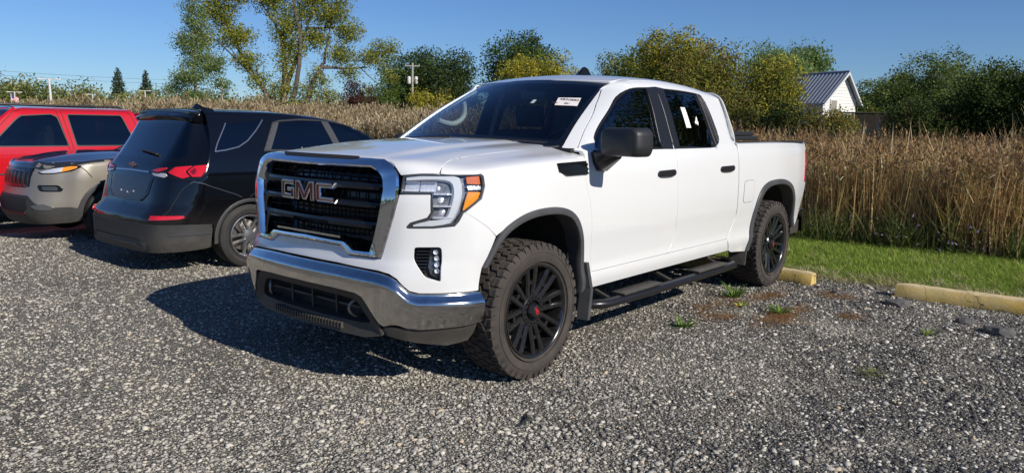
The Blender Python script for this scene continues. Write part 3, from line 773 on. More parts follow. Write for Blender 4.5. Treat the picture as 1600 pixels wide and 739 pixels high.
# sticker on the windscreen
cs = [(.634, 1.695), (.878, 1.712), (.916, 1.652), (.705, 1.650)]
us = [(.655, 1.703), (.885, 1.712), (.912, 1.655), (.690, 1.649)]
o = panel('auction_sticker', us, shield, M['paper'], T, step=.05, depth=.001, off=.003)
def ws_frame(u, z, off=.005):
    a = Vector(shield(u, z)); ux = (Vector(shield(u+.02, z))-Vector(shield(u-.02, z))).normalized(); uz = (Vector(shield(u, z+.01))-Vector(shield(u, z-.01))); uz = (uz-ux*uz.dot(ux)).normalized()
    return frame(a+ux.cross(uz)*off, ux, uz, ux.cross(uz))
text_mesh('sticker_number', '4820882', .040, .0003, ws_frame(.79, 1.692), M['ink'], o, sx=1.05)
text_mesh('sticker_number', '881', .030, .0003, ws_frame(.80, 1.665), M['ink'], o)
b_ = MB()
for k in range(2): b_.box((-.055+.0, -.002-.010*k, 0), (.05-.012*k, .003, .0004))
b_.build('sticker_print', M['ink'], o).matrix_local = ws_frame(.745, 1.668)
# stickers inside the rear side window
def side_frame(x, z, off): 
    a = Vector(side(x, z)); ux = Vector((-1, 0, 0)); uz = (Vector(side(x, z+.01))-Vector(side(x, z-.01))).normalized(); return frame(a+ux.cross(uz)*off, ux, uz, ux.cross(uz))
panel('window_card', [(-2.055, 1.690), (-2.13, 1.690), (-2.145, 1.528), (-2.065, 1.528)], side, M['paperw'], T, step=.05, depth=.001, off=-.010, flip=True)
bird = [(0, 0), (.02, .012), (.035, .035), (.05, .05), (.055, .03), (.05, .012), (.062, -.005), (.045, -.03), (.03, -.012), (.012, -.02)]
MB().prism(bird, .001).build('window_sticker', M['paperw'], T).matrix_local = side_frame(-2.235, 1.575, -.009)
MB().box((0, 0, 0), (.025, .055, .002)).build('windscreen_tag', M['paperw'], T).matrix_local = ws_frame(.40, 1.68, -.012)
# roof antenna fin
fin = [(-.15, 0), (.175, 0), (.16, .012), (.045, .030), (.010, .080), (-.030, .090), (-.045, .086), (-.095, .035)]
fv = []
for k, w_ in ((-1, .030), (1, .030)):
    for x, z in fin: fv.append((-x-1.93, k*w_*(1-z/.11), ROOF(-1.93-x, 0)+z-.004))
n = len(fin); tr_ = tess(fin)
MB().add(fv, [t for t in tr_]+[tuple(i+n for i in t[::-1]) for t in tr_]+[(i, (i+1) % n, (i+1) % n+n, i+n) for i in range(n)]).build('roof_antenna', M['plastic_g'], T, angle=40)
# ------------------------------------------------ grille
gout = [(0, 1.346), (.36, 1.343), (.560, 1.346), (.612, 1.318), (.645, 1.28), (.672, 1.235), (.684, 1.18), (.684, 1.12), (.660, 1.01), (.618, .875), (.594, .790), (.379, .790), (.310, .836), (0, .841)]
gin = [(0, 1.272), (.36, 1.276), (.486, 1.278), (.528, 1.262), (.560, 1.236), (.578, 1.205), (.590, 1.16), (.588, 1.12), (.572, 1.03), (.543, .90), (.522, .822), (.418, .822), (.350, .862), (0, .870)]
def ring_mesh(name, rows, mt, par, fn, angle=25, sub=4):
    """rows: list of (half outline, offset); matching point counts"""
    V = []; F = []; cnt = None
    for half, off in rows:
        h2 = []
        for i in range(len(half)-1):
            for j in range(sub): h2.append((half[i][0]+(half[i+1][0]-half[i][0])*j/sub, half[i][1]+(half[i+1][1]-half[i][1])*j/sub))
        h2.append(half[-1]); full = sym(h2); cnt = len(full)
        for p in full:
            P = Vector(fn(*p)); e = .003
            n_ = (Vector(fn(p[0]+e, p[1]))-Vector(fn(p[0]-e, p[1]))).cross(Vector(fn(p[0], p[1]+e))-Vector(fn(p[0], p[1]-e))).normalized()
            V.append(P+n_*off)
    for r_ in range(len(rows)-1):
        for i in range(cnt):
            j = (i+1) % cnt; F.append((r_*cnt+i, r_*cnt+j, (r_+1)*cnt+j, (r_+1)*cnt+i))
    b_ = MB(); b_.add(V, F); return b_.build(name, mt, par, angle=angle)
mixo = lambda t: [(a[0]+(c_[0]-a[0])*t, a[1]+(c_[1]-a[1])*t) for a, c_ in zip(gout, gin)]
gs = ring_mesh('grille_surround', [(gout, -.02), (gout, .004), (mixo(.10), .016), (mixo(.45), .022), (mixo(.86), .020), (mixo(.94), .012), (gin, -.002), (gin, -.05)], M['chrome'], T, wrap)
slot = rnd([(-.345, 1.336), (-.30, 1.317), (.30, 1.315), (.375, 1.334), (.375, 1.340), (-.345, 1.343)], .008)
panel('bonnet_slot', slot, wrap, M['shut'], gs, step=.03, depth=.02, off=.0235)
ginset = [(a*.985, b_) for a, b_ in gin]
def back(y, z): return [XC(z)-.115-.10*(y/.6)**2*.9, y, z]
G = panel('grille', sym([(a, b_) for a, b_ in gin]), back, M['plastic_g'], T, step=.10, depth=.01)
def gx(y, z): return wrap(y, z)[0]
for zc, zh, hw in ((1.168, .060, .582), (1.068, .050, .572), (.956, .062, .545)):
    V = []; F = []; ny = 24; sec = [(-.075, .5), (-.015, .5), (.0, .38), (.004, .10), (-.006, -.05), (-.022, -.40), (-.03, -.5), (-.075, -.5)]
    for i in range(ny+1):
        y = -hw+2*hw*i/ny; x0 = gx(y, zc)-.022
        for dx, dz in sec: V.append((x0+dx, y, zc+dz*zh))
    for i in range(ny):
        for j in range(7): F.append((i*8+j, i*8+j+1, i*8+8+j+1, i*8+8+j))
    bar = MB().add(V, F).build('grille_bar', M['plastic_g'], G, angle=30)
    for sg in (1, -1):   # long raised insert at each end of the bar
        V = []; F = []
        for i in range(9):
            y = sg*(.17+(hw-.20)*i/8); x0 = gx(y, zc)-.014
            for dx, dz in ((-.01, .12), (0, .10), (0, -.16), (-.01, -.20)): V.append((x0+dx, y, zc+dz*zh))
        for i in range(8):
            for j in range(3): F.append((i*4+j, i*4+j+1, i*4+4+j+1, i*4+4+j))
        MB().add(V, F).build('bar_insert', M['plastic_s'], G, angle=30)
b_ = MB()
for k in range(16):
    y = -.555+k*.074
    if abs(y) < .56: b_.box((gx(y, 1.05)-.098, y, 1.07), (.008, .004, .40 if abs(y) < .5 else .30))
for z in rng(.885, 1.262, 9): b_.box((gx(.3, z)-.092, 0, z), (.010, 1.06, .006))
b_.build('grille_mesh', M['shut'], G)
MB().box((gx(0, .845)-.030, 0, .884), (.05, .62, .012)).build('grille_sill', M['chrome'], G)
# emblem: chrome slab letters with red faces, built as outlines 1 unit high
def letter(poly, y0, name):
    hgt = .112; zc = 1.123; n = len(poly)
    for (sc, x0, x1, mt, nm) in ((0, -.030, .012, M['chrome'], name), (1, .011, .0135, M['letter'], 'letter_face')):
        P = poly if sc == 0 else inset(poly, .115)
        V = [(gx(y0+p[0]*hgt, zc)+x0, y0+p[0]*hgt, zc+(p[1]-.5)*hgt) for p in P]
        if sc == 0:
            P2 = inset(P, .03)
            V2 = [(gx(y0+p[0]*hgt, zc)+x1-.003, y0+p[0]*hgt, zc+(p[1]-.5)*hgt) for p in P]
            V3 = [(gx(y0+p[0]*hgt, zc)+x1, y0+p[0]*hgt, zc+(p[1]-.5)*hgt) for p in P2]
            rows = [V, V2, V3]
        else: rows = [V, [(x+(x1-x0), y, z) for x, y, z in V]]
        F = [tuple(i+(len(rows)-1)*n for i in t) for t in tess(P)]
        for r_ in range(len(rows)-1): F += [(r_*n+i, r_*n+(i+1) % n, (r_+1)*n+(i+1) % n, (r_+1)*n+i) for i in range(n)]
        b_ = MB().add([v for r_ in rows for v in r_], F)
        if sc == 0: L = b_.build(nm, mt, G, angle=25)
        else: b_.build(nm, mt, G, angle=25)
lg = [(0, .12), (.12, 0), (1.28, 0), (1.28, .60), (.62, .60), (.62, .38), (.98, .38), (.98, .27), (.33, .27), (.33, .73), (1.28, .73), (1.28, 1), (.12, 1), (0, .88)]
lm = [(0, 0), (.32, 0), (.32, .62), (.70, .02), (.98, .02), (1.34, .62), (1.34, 0), (1.66, 0), (1.66, 1), (1.22, 1), (.84, .40), (.46, 1), (0, 1)]
lc = [(0, .12), (.12, 0), (1.42, 0), (1.34, .27), (.33, .27), (.33, .73), (1.30, .73), (1.24, 1), (.12, 1), (0, .88)]
letter(lg, -.270, 'emblem_letter'); letter(lm, -.112, 'emblem_letter'); letter(lc, .088, 'emblem_letter')
# ------------------------------------------------ headlamps
HLo = [(.696, 1.240), (.80, 1.257), (.955, 1.262), (1.130, 1.256), (1.150, 1.240), (1.164, 1.19), (1.147, 1.124), (1.04, 1.046), (1.0, .984), (.88, .966), (.748, .962), (.738, .970), (.765, .990), (.853, 1.020), (.869, 1.051), (.865, 1.151), (.697, 1.148)]
for sg in (1, -1):
    kw = dict(mirror=sg < 0)
    H = panel('headlamp', inset(HLo, .002), wrap, M['lens'], T, step=.03, depth=.004, off=.004, **kw)
    panel('lamp_housing', HLo, wrap, M['lamphouse'], H, step=.03, depth=.01, off=-.034, **kw)
    panel('lamp_rim', HLo, wrap, M['lampdark'], H, holes=[inset(HLo, .008)], step=.03, depth=.034, off=-.002, **kw)
    def lp(u, v, d): 
        P = Vector(wrap(u, v)); nx, ny = nrm2(u); return Vector((P.x-nx*d, (P.y-ny*d)*sg, P.z))
    b_ = MB()   # upper light bar: two ribbed reflector cells
    for (u0, u1, v0, v1) in ((.708, .792, 1.160, 1.212), (.797, .885, 1.160, 1.212)):
        n = 6; V = []; F = []
        for i in range(n+1):
            for v, d in ((v1, .006), (v1-.008, .030), (v0+.008, .034), (v0, .006)): V.append(lp(u0+(u1-u0)*i/n, v, d+(.012 if i in (0, n) else 0)*0))
        for i in range(n):
            for j in range(3): F.append((i*4+j, i*4+j+1, i*4+4+j+1, i*4+4+j))
        b_.add(V, F)
    b_.build('reflector', M['lampchrome'], H, angle=20)
    V = []; F = []; N_ = 14   # the bright sweep: along the top, down the outside, back along the foot
    sweep = curve([(.715, 1.226), (.82, 1.238), (.93, 1.240), (.985, 1.215), (1.005, 1.15), (.990, 1.07), (.955, 1.005), (.90, .988), (.83, .985), (.772, .978)], .03)
    for i, p in enumerate(sweep):
        t = i/(len(sweep)-1); q = sweep[min(i+1, len(sweep)-1)]; o_ = sweep[max(i-1, 0)]; tx = q[0]-o_[0]; ty = q[1]-o_[1]; l = math.hypot(tx, ty); w_ = .013+.018*math.sin(t*math.pi)
        for k, d in ((-1, .022), (-.6, .008), (.6, .008), (1, .022)): V.append(lp(p[0]-ty/l*w_*k, p[1]+tx/l*w_*k, d))
    for i in range(len(sweep)-1):
        for j in range(3): F.append((i*4+j, i*4+j+1, i*4+4+j+1, i*4+4+j))
    MB().add(V, F).build('light_guide', M['lampwhite'], H, angle=30)
    for (u, v, r_) in ((.915, 1.115, .026), (.925, 1.050, .026), (.895, 1.175, .018)):   # projector cells with shelves
        c_ = lp(u, v, .030); nx, ny = nrm2(u)
        q = MB(); q.lathe([(.001, 0), (r_*.6, -.003), (r_, -.012), (r_*1.1, -.005), (r_*1.15, -.03)], 16, 'y')
        o = q.build('projector', M['lampchrome'], H); o.matrix_local = frame(c_, (-ny*sg*sg, nx*sg, 0), (nx, ny*sg, 0), (0, 0, 1)) if sg > 0 else frame(c_, (-ny, -nx, 0), (nx, -ny, 0), (0, 0, 1))
    for v in (1.148, 1.083, 1.020):
        b_ = MB(); V = []; F = []
        for i in range(7):
            u = .875+.10*i/6
            for d, dv in ((.006, .004), (.006, -.004), (.045, -.004), (.045, .004)): V.append(lp(u, v+dv, d))
        for i in range(6):
            for j in range(4): F.append((i*4+j, i*4+(j+1) % 4, i*4+4+(j+1) % 4, i*4+4+j))
        b_.add(V, F); b_.build('lamp_shelf', M['lampchrome'], H)
    panel('side_reflector', [(1.047, 1.240), (1.128, 1.244), (1.140, 1.200), (1.056, 1.205)], wrap, M['lens_or'], H, step=.02, depth=.01, off=-.010, **kw)
    panel('side_marker_strip', [(1.058, 1.193), (1.142, 1.190), (1.146, 1.172), (1.064, 1.172)], wrap, M['lampchrome'], H, step=.02, depth=.01, off=-.010, **kw)
    panel('turn_signal', [(1.066, 1.160), (1.143, 1.156), (1.128, 1.122), (1.046, 1.060), (1.040, 1.062)], wrap, M['lens_o'], H, step=.02, depth=.01, off=-.010, **kw)
    # fog lamp pocket
    panel('fog_lamp_pocket', [(a, b_) for a, b_ in fog], wrap, M['plastic'], T, step=.03, depth=.01, off=-.065, **kw)
    b_ = MB()
    for k in range(9):
        z = .838-k*.0175; V = []
        for u in (.800, .872):
            for d, dz in ((.012, .003), (.012, -.003), (.06, -.003), (.06, .003)): V.append(lp(u, z+dz, d))
        b_.add(V, [(0, 1, 2, 3), (4, 7, 6, 5), (0, 4, 5, 1), (1, 5, 6, 2), (2, 6, 7, 3), (3, 7, 4, 0)])
    b_.build('pocket_slats', M['plastic_s'], T)
    fl = rnd([(.872, .852), (.924, .852), (.955, .690), (.905, .714), (.878, .760)], .008)
    fo = panel('fog_lamp', fl, wrap, M['lens'], T, step=.03, depth=.03, off=-.010, **kw)
    panel('fog_reflector', fl, wrap, M['lampdark'], fo, step=.03, depth=.01, off=-.042, **kw)
    for k in range(4):
        c_ = lp(.902+.011*k, .832-.034*k, .034); q = MB(); q.lathe([(.0005, .004), (.010, .002), (.0135, .012), (.015, .0)], 12, 'y'); o = q.build('fog_cell', M['lampchrome'], fo)
        nx, ny = nrm2(.92); o.matrix_local = frame(c_, (-ny, nx*sg, 0), (nx, ny*sg, 0), (0, 0, 1))
# ------------------------------------------------ chrome bumper and lower valance
TB = tab([(0, .730), (.3, .728), (.60, .714), (.669, .701), (.72, .677), (.76, .642), (.796, .616), (.85, .605), (1.0, .603), (1.22, .600)])
def bumper(s_, w):
    """w = distance below the top edge"""
    a = abs(s_); z = TB(a)-w; P = base(s_, z); nx, ny = nrm2(a)
    up = sm(w/.05); cr = .5+.5*sm((.86-a)/.2)     # the ledge fades where the top edge drops
    o = .006+.034*up-.018*sm((w-.05)/.18)
    if s_ < 0: ny = -ny
    return [P[0]+nx*o, P[1]+ny*o, z]
bl = [(0, .610), (.30, .606), (.475, .596), (.518, .578), (.560, .515), (.612, .436), (.635, .422), (.80, .417), (.968, .415), (1.10, .420), (1.19, .432)]
bpoly = [(a, TB(a)-z) for a, z in bl]+[(1.196, .02), (1.19, 0), (0, 0)]
bp_full = [(a, b_) for a, b_ in bpoly]+[(-a, b_) for a, b_ in reversed(bpoly[:-1]) if abs(a) > 1e-6]
# orientation: w grows downwards, so the outline is flipped
BU = panel('front_bumper', bp_full, bumper, M['chrome_d'], T, step=.025, depth=.03, flip=True)
def val(s_, z):
    P = base(s_, z); nx, ny = nrm2(abs(s_)); ny = -ny if s_ < 0 else ny; o = -.012+.02*sm((z-.30)/.12); return [P[0]+nx*o, P[1]+ny*o, z]
# outer black strip under the chrome
vp = [(.62, .40), (.635, .416), (.80, .411), (.968, .409), (1.10, .414), (1.175, .426), (1.160, .36), (1.13, .318), (1.00, .298), (.80, .325), (.64, .36)]
panel('lower_valance', list(reversed(vp)), val, M['plastic'], T, both=True, step=.04, depth=.04)
# intake frame
vo = [(0, .604), (.30, .600), (.470, .590), (.512, .572), (.555, .508), (.606, .430), (.62, .37), (.50, .345), (0, .350)]
vi = [(0, .560), (.30, .556), (.425, .546), (.462, .528), (.498, .478), (.530, .430), (.52, .42), (.46, .412), (0, .415)]
ring_mesh('intake_frame', [(vo, -.02), (vo, .012), ([(a*.985, b_-.006) for a, b_ in vo], .016), (vi, -.01), (vi, -.09)], M['plastic'], T, wrap, sub=3)
panel('intake_grille', sym([(0, .565), (.42, .55), (.50, .48), (.53, .43), (.46, .41), (0, .41)]), back, M['under'], T, step=.12, depth=.01)
b_ = MB()
for y in (-.22, 0, .22): b_.box((gx(y, .49)-.075, y, .487), (.02, .014, .15))
b_.box((gx(.2, .49)-.08, 0, .49), (.014, .86, .014)); b_.build('intake_bars', M['plastic'], T)
b_ = MB()
for k in range(26):
    y = -.325+k*.026; b_.box((gx(y, .38)+.012, y, .380), (.016, .012, .036))
b_.build('intake_ribs', M['plastic'], T)
for sg in (1, -1):
    pts_ = [Vector((gx(.40, .48)-.06+.055*math.sin(a), sg*(.405+.012*math.cos(a*2)), .49+.052*math.cos(a))) for a in rng(-.5, math.pi+.6, 12)]
    MB().tube(pts_, .010, 8).build('tow_hook', M['steel'], T)
# mirrors
for sg in (1, -1):
    def m3(p): return Vector((p[0], p[1]*sg, p[2]))
    hd = rnd([(-.118, -.088), (.110, -.088), (.130, -.04), (.126, .062), (.100, .092), (-.105, .092), (-.130, .068), (-.130, -.06)], .028, 4)
    V = []; F = []; n = len(hd); prof = ((.0, .92), (-.006, .99), (-.012, 1.0), (-.10, 1.0), (-.135, .975), (-.150, .92), (-.156, .84), (-.158, .1))
    c0 = Vector((-.70, 1.235, 1.425)) if sg > 0 else Vector((-.96, 1.035, 1.345)); ang = R(9) if sg > 0 else R(-80)
    for dx, sc in prof:
        for p in hd:
            yy = p[0]*1.22*sc+(-.02 if dx < -.1 else 0)*abs(dx); V.append(m3((c0.x-dx*math.cos(ang)+yy*math.sin(ang), c0.y+yy*math.cos(ang)+dx*math.sin(ang), c0.z+p[1]*sc)))
    for r_ in range(len(prof)-1):
        F += [(r_*n+i, r_*n+(i+1) % n, (r_+1)*n+(i+1) % n, (r_+1)*n+i) for i in range(n)]
    F.append(tuple(range(n))); F.append(tuple((len(prof)-1)*n+i for i in range(n-1, -1, -1)))
    mr = MB().add(V, F).build('side_mirror', M['plastic'], T, angle=50)
    V = [m3((c0.x+p[0]*1.22*.84*math.sin(ang)-.003*math.cos(ang), c0.y+p[0]*1.22*.84*math.cos(ang)-.003*math.sin(ang), c0.z+p[1]*.84)) for p in hd]
    MB().add(V, [tuple(range(n))]).build('mirror_glass', M['chrome'], mr)
    V = [m3((c0.x+.118+x, c0.y-.155+y, c0.z+z)) for x, y, z in ((0, .085, -.055), (.04, .125, -.05), (.046, .13, .05), (0, .09, .055))]
    arm = MB().tube([m3(p) for p in ((-.66, .945, 1.335), (-.655, 1.02, 1.325), (-.66, 1.10, 1.345), (-.66, 1.16, 1.375))], [.055, .046, .042, .045], 10, flat=.8); arm.build('mirror_arm', M['plastic_s'], mr, angle=50)
    ft = MB(); o1 = [(-.60, 1.355), (-.60, 1.29), (-.635, 1.238), (-.72, 1.232), (-.755, 1.262), (-.79, 1.355)]; o2 = [(-.625, 1.372), (-.625, 1.335), (-.64, 1.318), (-.70, 1.318), (-.715, 1.335), (-.725, 1.372)]
    V = [m3((x, .955, z)) for x, z in o1]+[m3((x, 1.025, z)) for x, z in o1]+[m3((x, 1.14, z)) for x, z in o2]
    ft.add(V, [tuple(range(6)), tuple(range(17, 11, -1))]+[(r_*6+i, r_*6+(i+1) % 6, r_*6+6+(i+1) % 6, r_*6+6+i) for r_ in (0, 1) for i in range(6)]).build('mirror_foot', M['plastic_s'], mr, angle=50)
    MB().box(m3((c0.x+.04, c0.y-.148, c0.z)), (.05, .004, .10), bev=.001).build('mirror_lamp', M['lampdark'], mr)
# door handles, fuel door
for sg in (1, -1):
    for x0 in (-1.585, -2.650):
        y0 = side(x0, 1.19)[1]
        hnd = [(x0+.135, 1.185), (x0+.11, 1.205), (x0-.11, 1.208), (x0-.135, 1.195), (x0-.128, 1.172), (x0-.09, 1.163), (x0+.10, 1.163), (x0+.13, 1.170)]
        def dome(u, v, x0=x0): q = (u-x0)/.135; return .010+.026*max(0, 1-q*q)**.6-.35*abs(v-1.187)
        hd_ = panel('door_handle', rnd(hnd, .012), side, M['plastic_s'], T, step=.012, depth=.02, flip=True, dome=dome, mirror=sg < 0)
        panel('handle_recess', [(x0+.07, 1.222), (x0-.07, 1.224), (x0-.085, 1.20), (x0-.07, 1.155), (x0+.07, 1.152), (x0+.085, 1.18)], side, M['white'], hd_, step=.03, depth=.004, off=.0006, flip=True, mirror=sg < 0)
fd = rnd([(-3.02, 1.063), (-3.235, 1.063), (-3.235, .868), (-3.02, .868)], .045, 5)
o = panel('fuel_door', fd, side, W, T, step=.05, depth=.004, off=.0025, flip=True)
V, F = strip_on(side, [*fd, fd[0]], .006, .0022, True); MB().add(V, F).build('fuel_door_gap', M['shut'], T)
# body side crease shut line between wing and fascia is the real gap; dark backing behind the gaps
back_s = [(1.617-.45-.0, .56), (1.617+2.95, .50), (1.617+2.95, 1.34), (1.617+.60, 1.34), (2.05, 1.18), (2.19, .95), (2.24, .5)]
# ------------------------------------------------ bed
archR = curve([(-3.226, .40), (-3.262, .58), (-3.290, .74), (-3.345, .895), (-3.43, .985), (-3.56, 1.030), (-3.70, 1.045), (-3.90, 1.045), (-4.06, 1.025), (-4.20, .985), (-4.31, .915), (-4.40, .80), (-4.445, .68), (-4.465, .52)], .04)
archRi = curve([(-3.285, .40), (-3.320, .56), (-3.348, .71), (-3.400, .85), (-3.475, .935), (-3.585, .978), (-3.71, .992), (-3.89, .992), (-4.04, .973), (-4.16, .935), (-4.255, .872), (-4.338, .77), (-4.385, .66), (-4.410, .52)], .04)
bed = [(-2.84, .455), (-2.795, .560), (-2.872, .655), (-2.936, .758), (-2.910, .973), (-2.906, 1.20), (-2.912, 1.34), (-2.935, 1.425), (-4.765, 1.425), (-4.79, 1.36), (-4.785, 1.318), (-4.72, 1.300), (-4.70, .985), (-4.775, .965), (-4.76, .90), (-4.70, .70), (-4.66, .60), (-4.50, .52)]+list(reversed(archR))+[(-3.215, .40), (-2.90, .43)]
panel('bed_side', list(bed), bedside, W, T, both=True, step=.05, depth=.03, flip=True)
V_ = None
arch_flare(archR, archRi, lambda x, z: side(x, z))
tl = rnd([(-4.724, 1.298), (-4.790, 1.312), (-4.81, 1.30), (-4.80, .985), (-4.705, .990)], .01)
def tlf(x, z): P = bedside(x, z); return [P[0], P[1]-.6*max(0, -4.72-x)**1.1, P[2]]
for sg in (0, 1):
    t_ = panel('tail_lamp', tl, tlf, M['lens_r'], T, step=.03, depth=.10, off=.010, flip=True, mirror=bool(sg))
    panel('tail_lamp_band', [(-4.722, 1.19), (-4.80, 1.19), (-4.80, 1.09), (-4.716, 1.09)], tlf, M['lens_rd'], t_, step=.04, depth=.01, off=.013, flip=True, mirror=bool(sg))
b_ = MB(); b_.box((-4.80, 0, .98), (.05, 1.70, .80), bev=.015); b_.build('tailgate', W, T)
b_ = MB()
for sg in (1, -1):
    b_.box((-3.86, sg*.885, 1.402), (1.78, .10, .016)); b_.box((-3.86, sg*.80, 1.15), (1.80, .03, .48))
b_.box((-3.87, 0, .92), (1.82, 1.62, .03)); b_.box((-2.98, 0, 1.17), (.03, 1.66, .45)); b_.build('bed_liner', M['galv'], T)
b_ = MB()   # folded tonneau cover behind the cab
b_.box((-3.33, 0, 1.438), (.62, 1.70, .04), bev=.012); b_.box((-3.30, 0, 1.480), (.54, 1.66, .04), bev=.012); b_.box((-3.18, 0, 1.524), (.16, 1.50, .04), bev=.01)
b_.build('folded_bed_cover', M['plastic'], T)
MB().tube([(-3.38, .80, 1.44), (-3.45, .82, 1.465), (-3.56, .80, 1.455), (-3.57, .7, 1.44)], .012, 6).build('cover_strap', M['plastic_s'], T)
b_ = MB(); pr_ = [(-4.70, .955), (-4.78, .945), (-4.86, .90), (-4.885, .75), (-4.89, 0)]
V = []; F = []; full = pr_+[(x, -y) for x, y in reversed(pr_[:-1])]
for x, y in full:
    for dz, o_ in ((.40, .02), (.44, 0), (.60, 0), (.64, .02)): V.append((x+o_, y, dz+.03))
for i in range(len(full)-1):
    for j in range(3): F.append((i*4+j, i*4+4+j, i*4+5+j, i*4+j+1))
b_.add(V, F).build('rear_bumper', M['chrome'], T, angle=40)
MB().box((-4.80, 0, .655), (.20, 1.80, .03)).build('bumper_step', M['plastic'], T)
for sg in (1, -1): MB().box((-4.60, sg*.905, .50), (.25, .03, .14), bev=.01).build('bumper_bracket', M['plastic'], T)
# ------------------------------------------------ below: steps, liners, flaps, chassis
for sg in (1, -1):
    def f3(x, y, z): return (x, y*sg, z)
    st = MB(); st.tube([f3(-.62, .90, .345), f3(-.66, .985, .340), f3(-.74, 1.03, .338), f3(-1.2, 1.04, .335), f3(-2.2, 1.04, .335), f3(-2.78, 1.035, .336), f3(-2.86, .98, .34), f3(-2.90, .90, .345)], .046, 12, flat=.72)
    s_ = st.build('side_step', M['plastic_s'], T, angle=50)
    for x0, x1 in ((-.92, -1.45), (-2.05, -2.60)):
        MB().box(f3((x0+x1)/2, 1.02, .378), (abs(x1-x0), .115, .016), bev=.006).build('step_pad', M['plastic'], s_)
    for x0 in (-.85, -1.72, -2.62): MB().tube([f3(x0, .70, .47), f3(x0, .85, .40), f3(x0, 1.01, .345)], .016, 6).build('step_bracket', M['plastic'], s_)
    # mud flaps ahead of the sills
    fl_ = MB()
    for (xa, za, xb, zb, ya, yb) in ((-.560, .64, -.615, .46, .955, 1.005), (-.615, .46, -.585, .25, .93, 1.01)):
        V = [f3(xa, ya, za), f3(xa-.012, yb, za), f3(xb-.012, yb, zb), f3(xb, ya, zb)]; V += [(x+.03, y, z) for x, y, z in V]
        fl_.add(V, [(0, 1, 2, 3), (4, 7, 6, 5), (0, 4, 5, 1), (1, 5, 6, 2), (2, 6, 7, 3), (3, 7, 4, 0)])
    fl_.build('mud_flap', M['flare'], T)
    fr_ = MB(); V = [f3(-3.205, .80, .50), f3(-3.235, .97, .47), f3(-3.20, .97, .27), f3(-3.18, .82, .28)]; V += [(x-.02, y, z) for x, y, z in V]
    fr_.add(V, [(0, 1, 2, 3), (4, 7, 6, 5), (0, 4, 5, 1), (1, 5, 6, 2), (2, 6, 7, 3), (3, 7, 4, 0)]); fr_.build('rear_valance', M['plastic'], T)
    for xc, pts_ in ((-.05, [(1.617-a, b_) for a, b_ in archFi]), (-3.85, archRi)):
        V = []; F = []; n = len(pts_)
        for x, z in pts_:
            zz = z+.015; xx = x
            for y in (.985, .93, .50): V.append(f3(xx, min(y, side(xx, max(.45, z))[1]-.015) if y > .9 else y, zz))
        for i in range(n-1):
            for j in range(2): F.append((i*3+j, i*3+3+j, i*3+4+j, i*3+1+j))
        F.append(tuple(i*3+2 for i in range(n)))
        MB().add(V, F).build('wheel_arch_liner', M['under'], T)
b_ = MB()
b_.box((-1.72, 0, .53), (2.30, 1.86, .05)); b_.box((-1.72, 0, .44), (2.2, 1.0, .14)); b_.box((.45, 0, .50), (.75, .96, .26)); b_.box((.78, 0, .48), (.10, 1.3, .22))
b_.box((-3.8, .42, .58), (2.0, .09, .16)); b_.box((-3.8, -.42, .58), (2.0, .09, .16)); b_.box((-4.1, 0, .60), (1.1, .7, .2)); b_.box((-3.3, -.2, .50), (.9, .5, .22))
b_.build('underbody', M['under'], T)
b_ = MB(); b_.tube([(-3.745, -.78, .41), (-3.745, .78, .41)], .045, 10); b_.lathe([(.02, .14), (.11, .10), (.15, 0), (.11, -.10), (.02, -.14)], 16, 'y', (-3.745, 0, .41)); b_.tube([(0, -.78, .41), (0, .78, .41)], .035, 10); b_.build('axle', M['under'], T)
for sg in (1, -1): MB().tube([(-3.60, sg*.60, .50), (-3.55, sg*.62, .95)], .03, 8).build('damper', M['paperw'], T)
# inner skin that closes the gaps behind doors and wings
V = []; F = []; xs_ = rng(-.62, -2.92, 12)
for sg in (1, -1):
    k0 = len(V)
    for x in xs_:
        for z in (.50, .80, 1.10, 1.35): V.append((x, sg*(side(x, z)[1]-.040), z))
    for i in range(12):
        for j in range(3): F.append((k0+i*4+j, k0+i*4+4+j, k0+i*4+5+j, k0+i*4+1+j))
MB().add(V, F).build('inner_skin', M['shut'], T)
MB().box((.28, 0, .90), (.80, .96, .55)).build('engine_block', M['under'], T)
MB().box((-.50, 0, 1.02), (.05, 1.80, .72)).build('bulkhead', M['under'], T)
b_ = MB()
for sg in (1, -1): b_.box((.03, sg*.86, 1.10), (.9, .02, .06)); b_.box((-.50, sg*.955, 1.16), (.14, .012, .30))
b_.build('inner_wing', M['shut'], T)
# ------------------------------------------------ cabin
b_ = MB(); V = []; F = []
for i, x in enumerate(rng(-.52, -.98, 6)):
    for y in rng(-.88, .88, 8): V.append((x, y, 1.36+.02*math.cos(y*2)-.10*sm((-.72-x)/.26)))
for i in range(6):
    for j in range(8): F.append((i*9+j, i*9+j+1, i*9+10+j, i*9+9+j))
b_.add(V, F).build('dashboard', M['seat'], T)
for y in (-.42, .42):
    se = MB(); se.box((-1.62, y, 1.18), (.18, .50, .62), Matrix.Rotation(R(14), 3, 'Y'), bev=.05); se.box((-1.40, y, .88), (.52, .52, .16), bev=.05); se.build('front_seat', M['seat'], T)
    MB().box((-1.70, y, 1.60), (.10, .27, .18), Matrix.Rotation(R(14), 3, 'Y'), bev=.04).build('head_rest', M['seat'], T)
se = MB(); se.box((-2.68, 0, 1.18), (.16, 1.40, .66), Matrix.Rotation(R(10), 3, 'Y'), bev=.05); se.box((-2.45, 0, .90), (.50, 1.40, .18), bev=.05); se.build('rear_seat', M['seat'], T)
for y in (-.45, .45): MB().box((-2.72, y, 1.58), (.09, .25, .14), bev=.035).build('head_rest', M['seat'], T)
ro = [( -1.03+.0, .42+.185*math.cos(a), 1.30+.185*math.sin(a)) for a in rng(0, 2*math.pi, 24)]
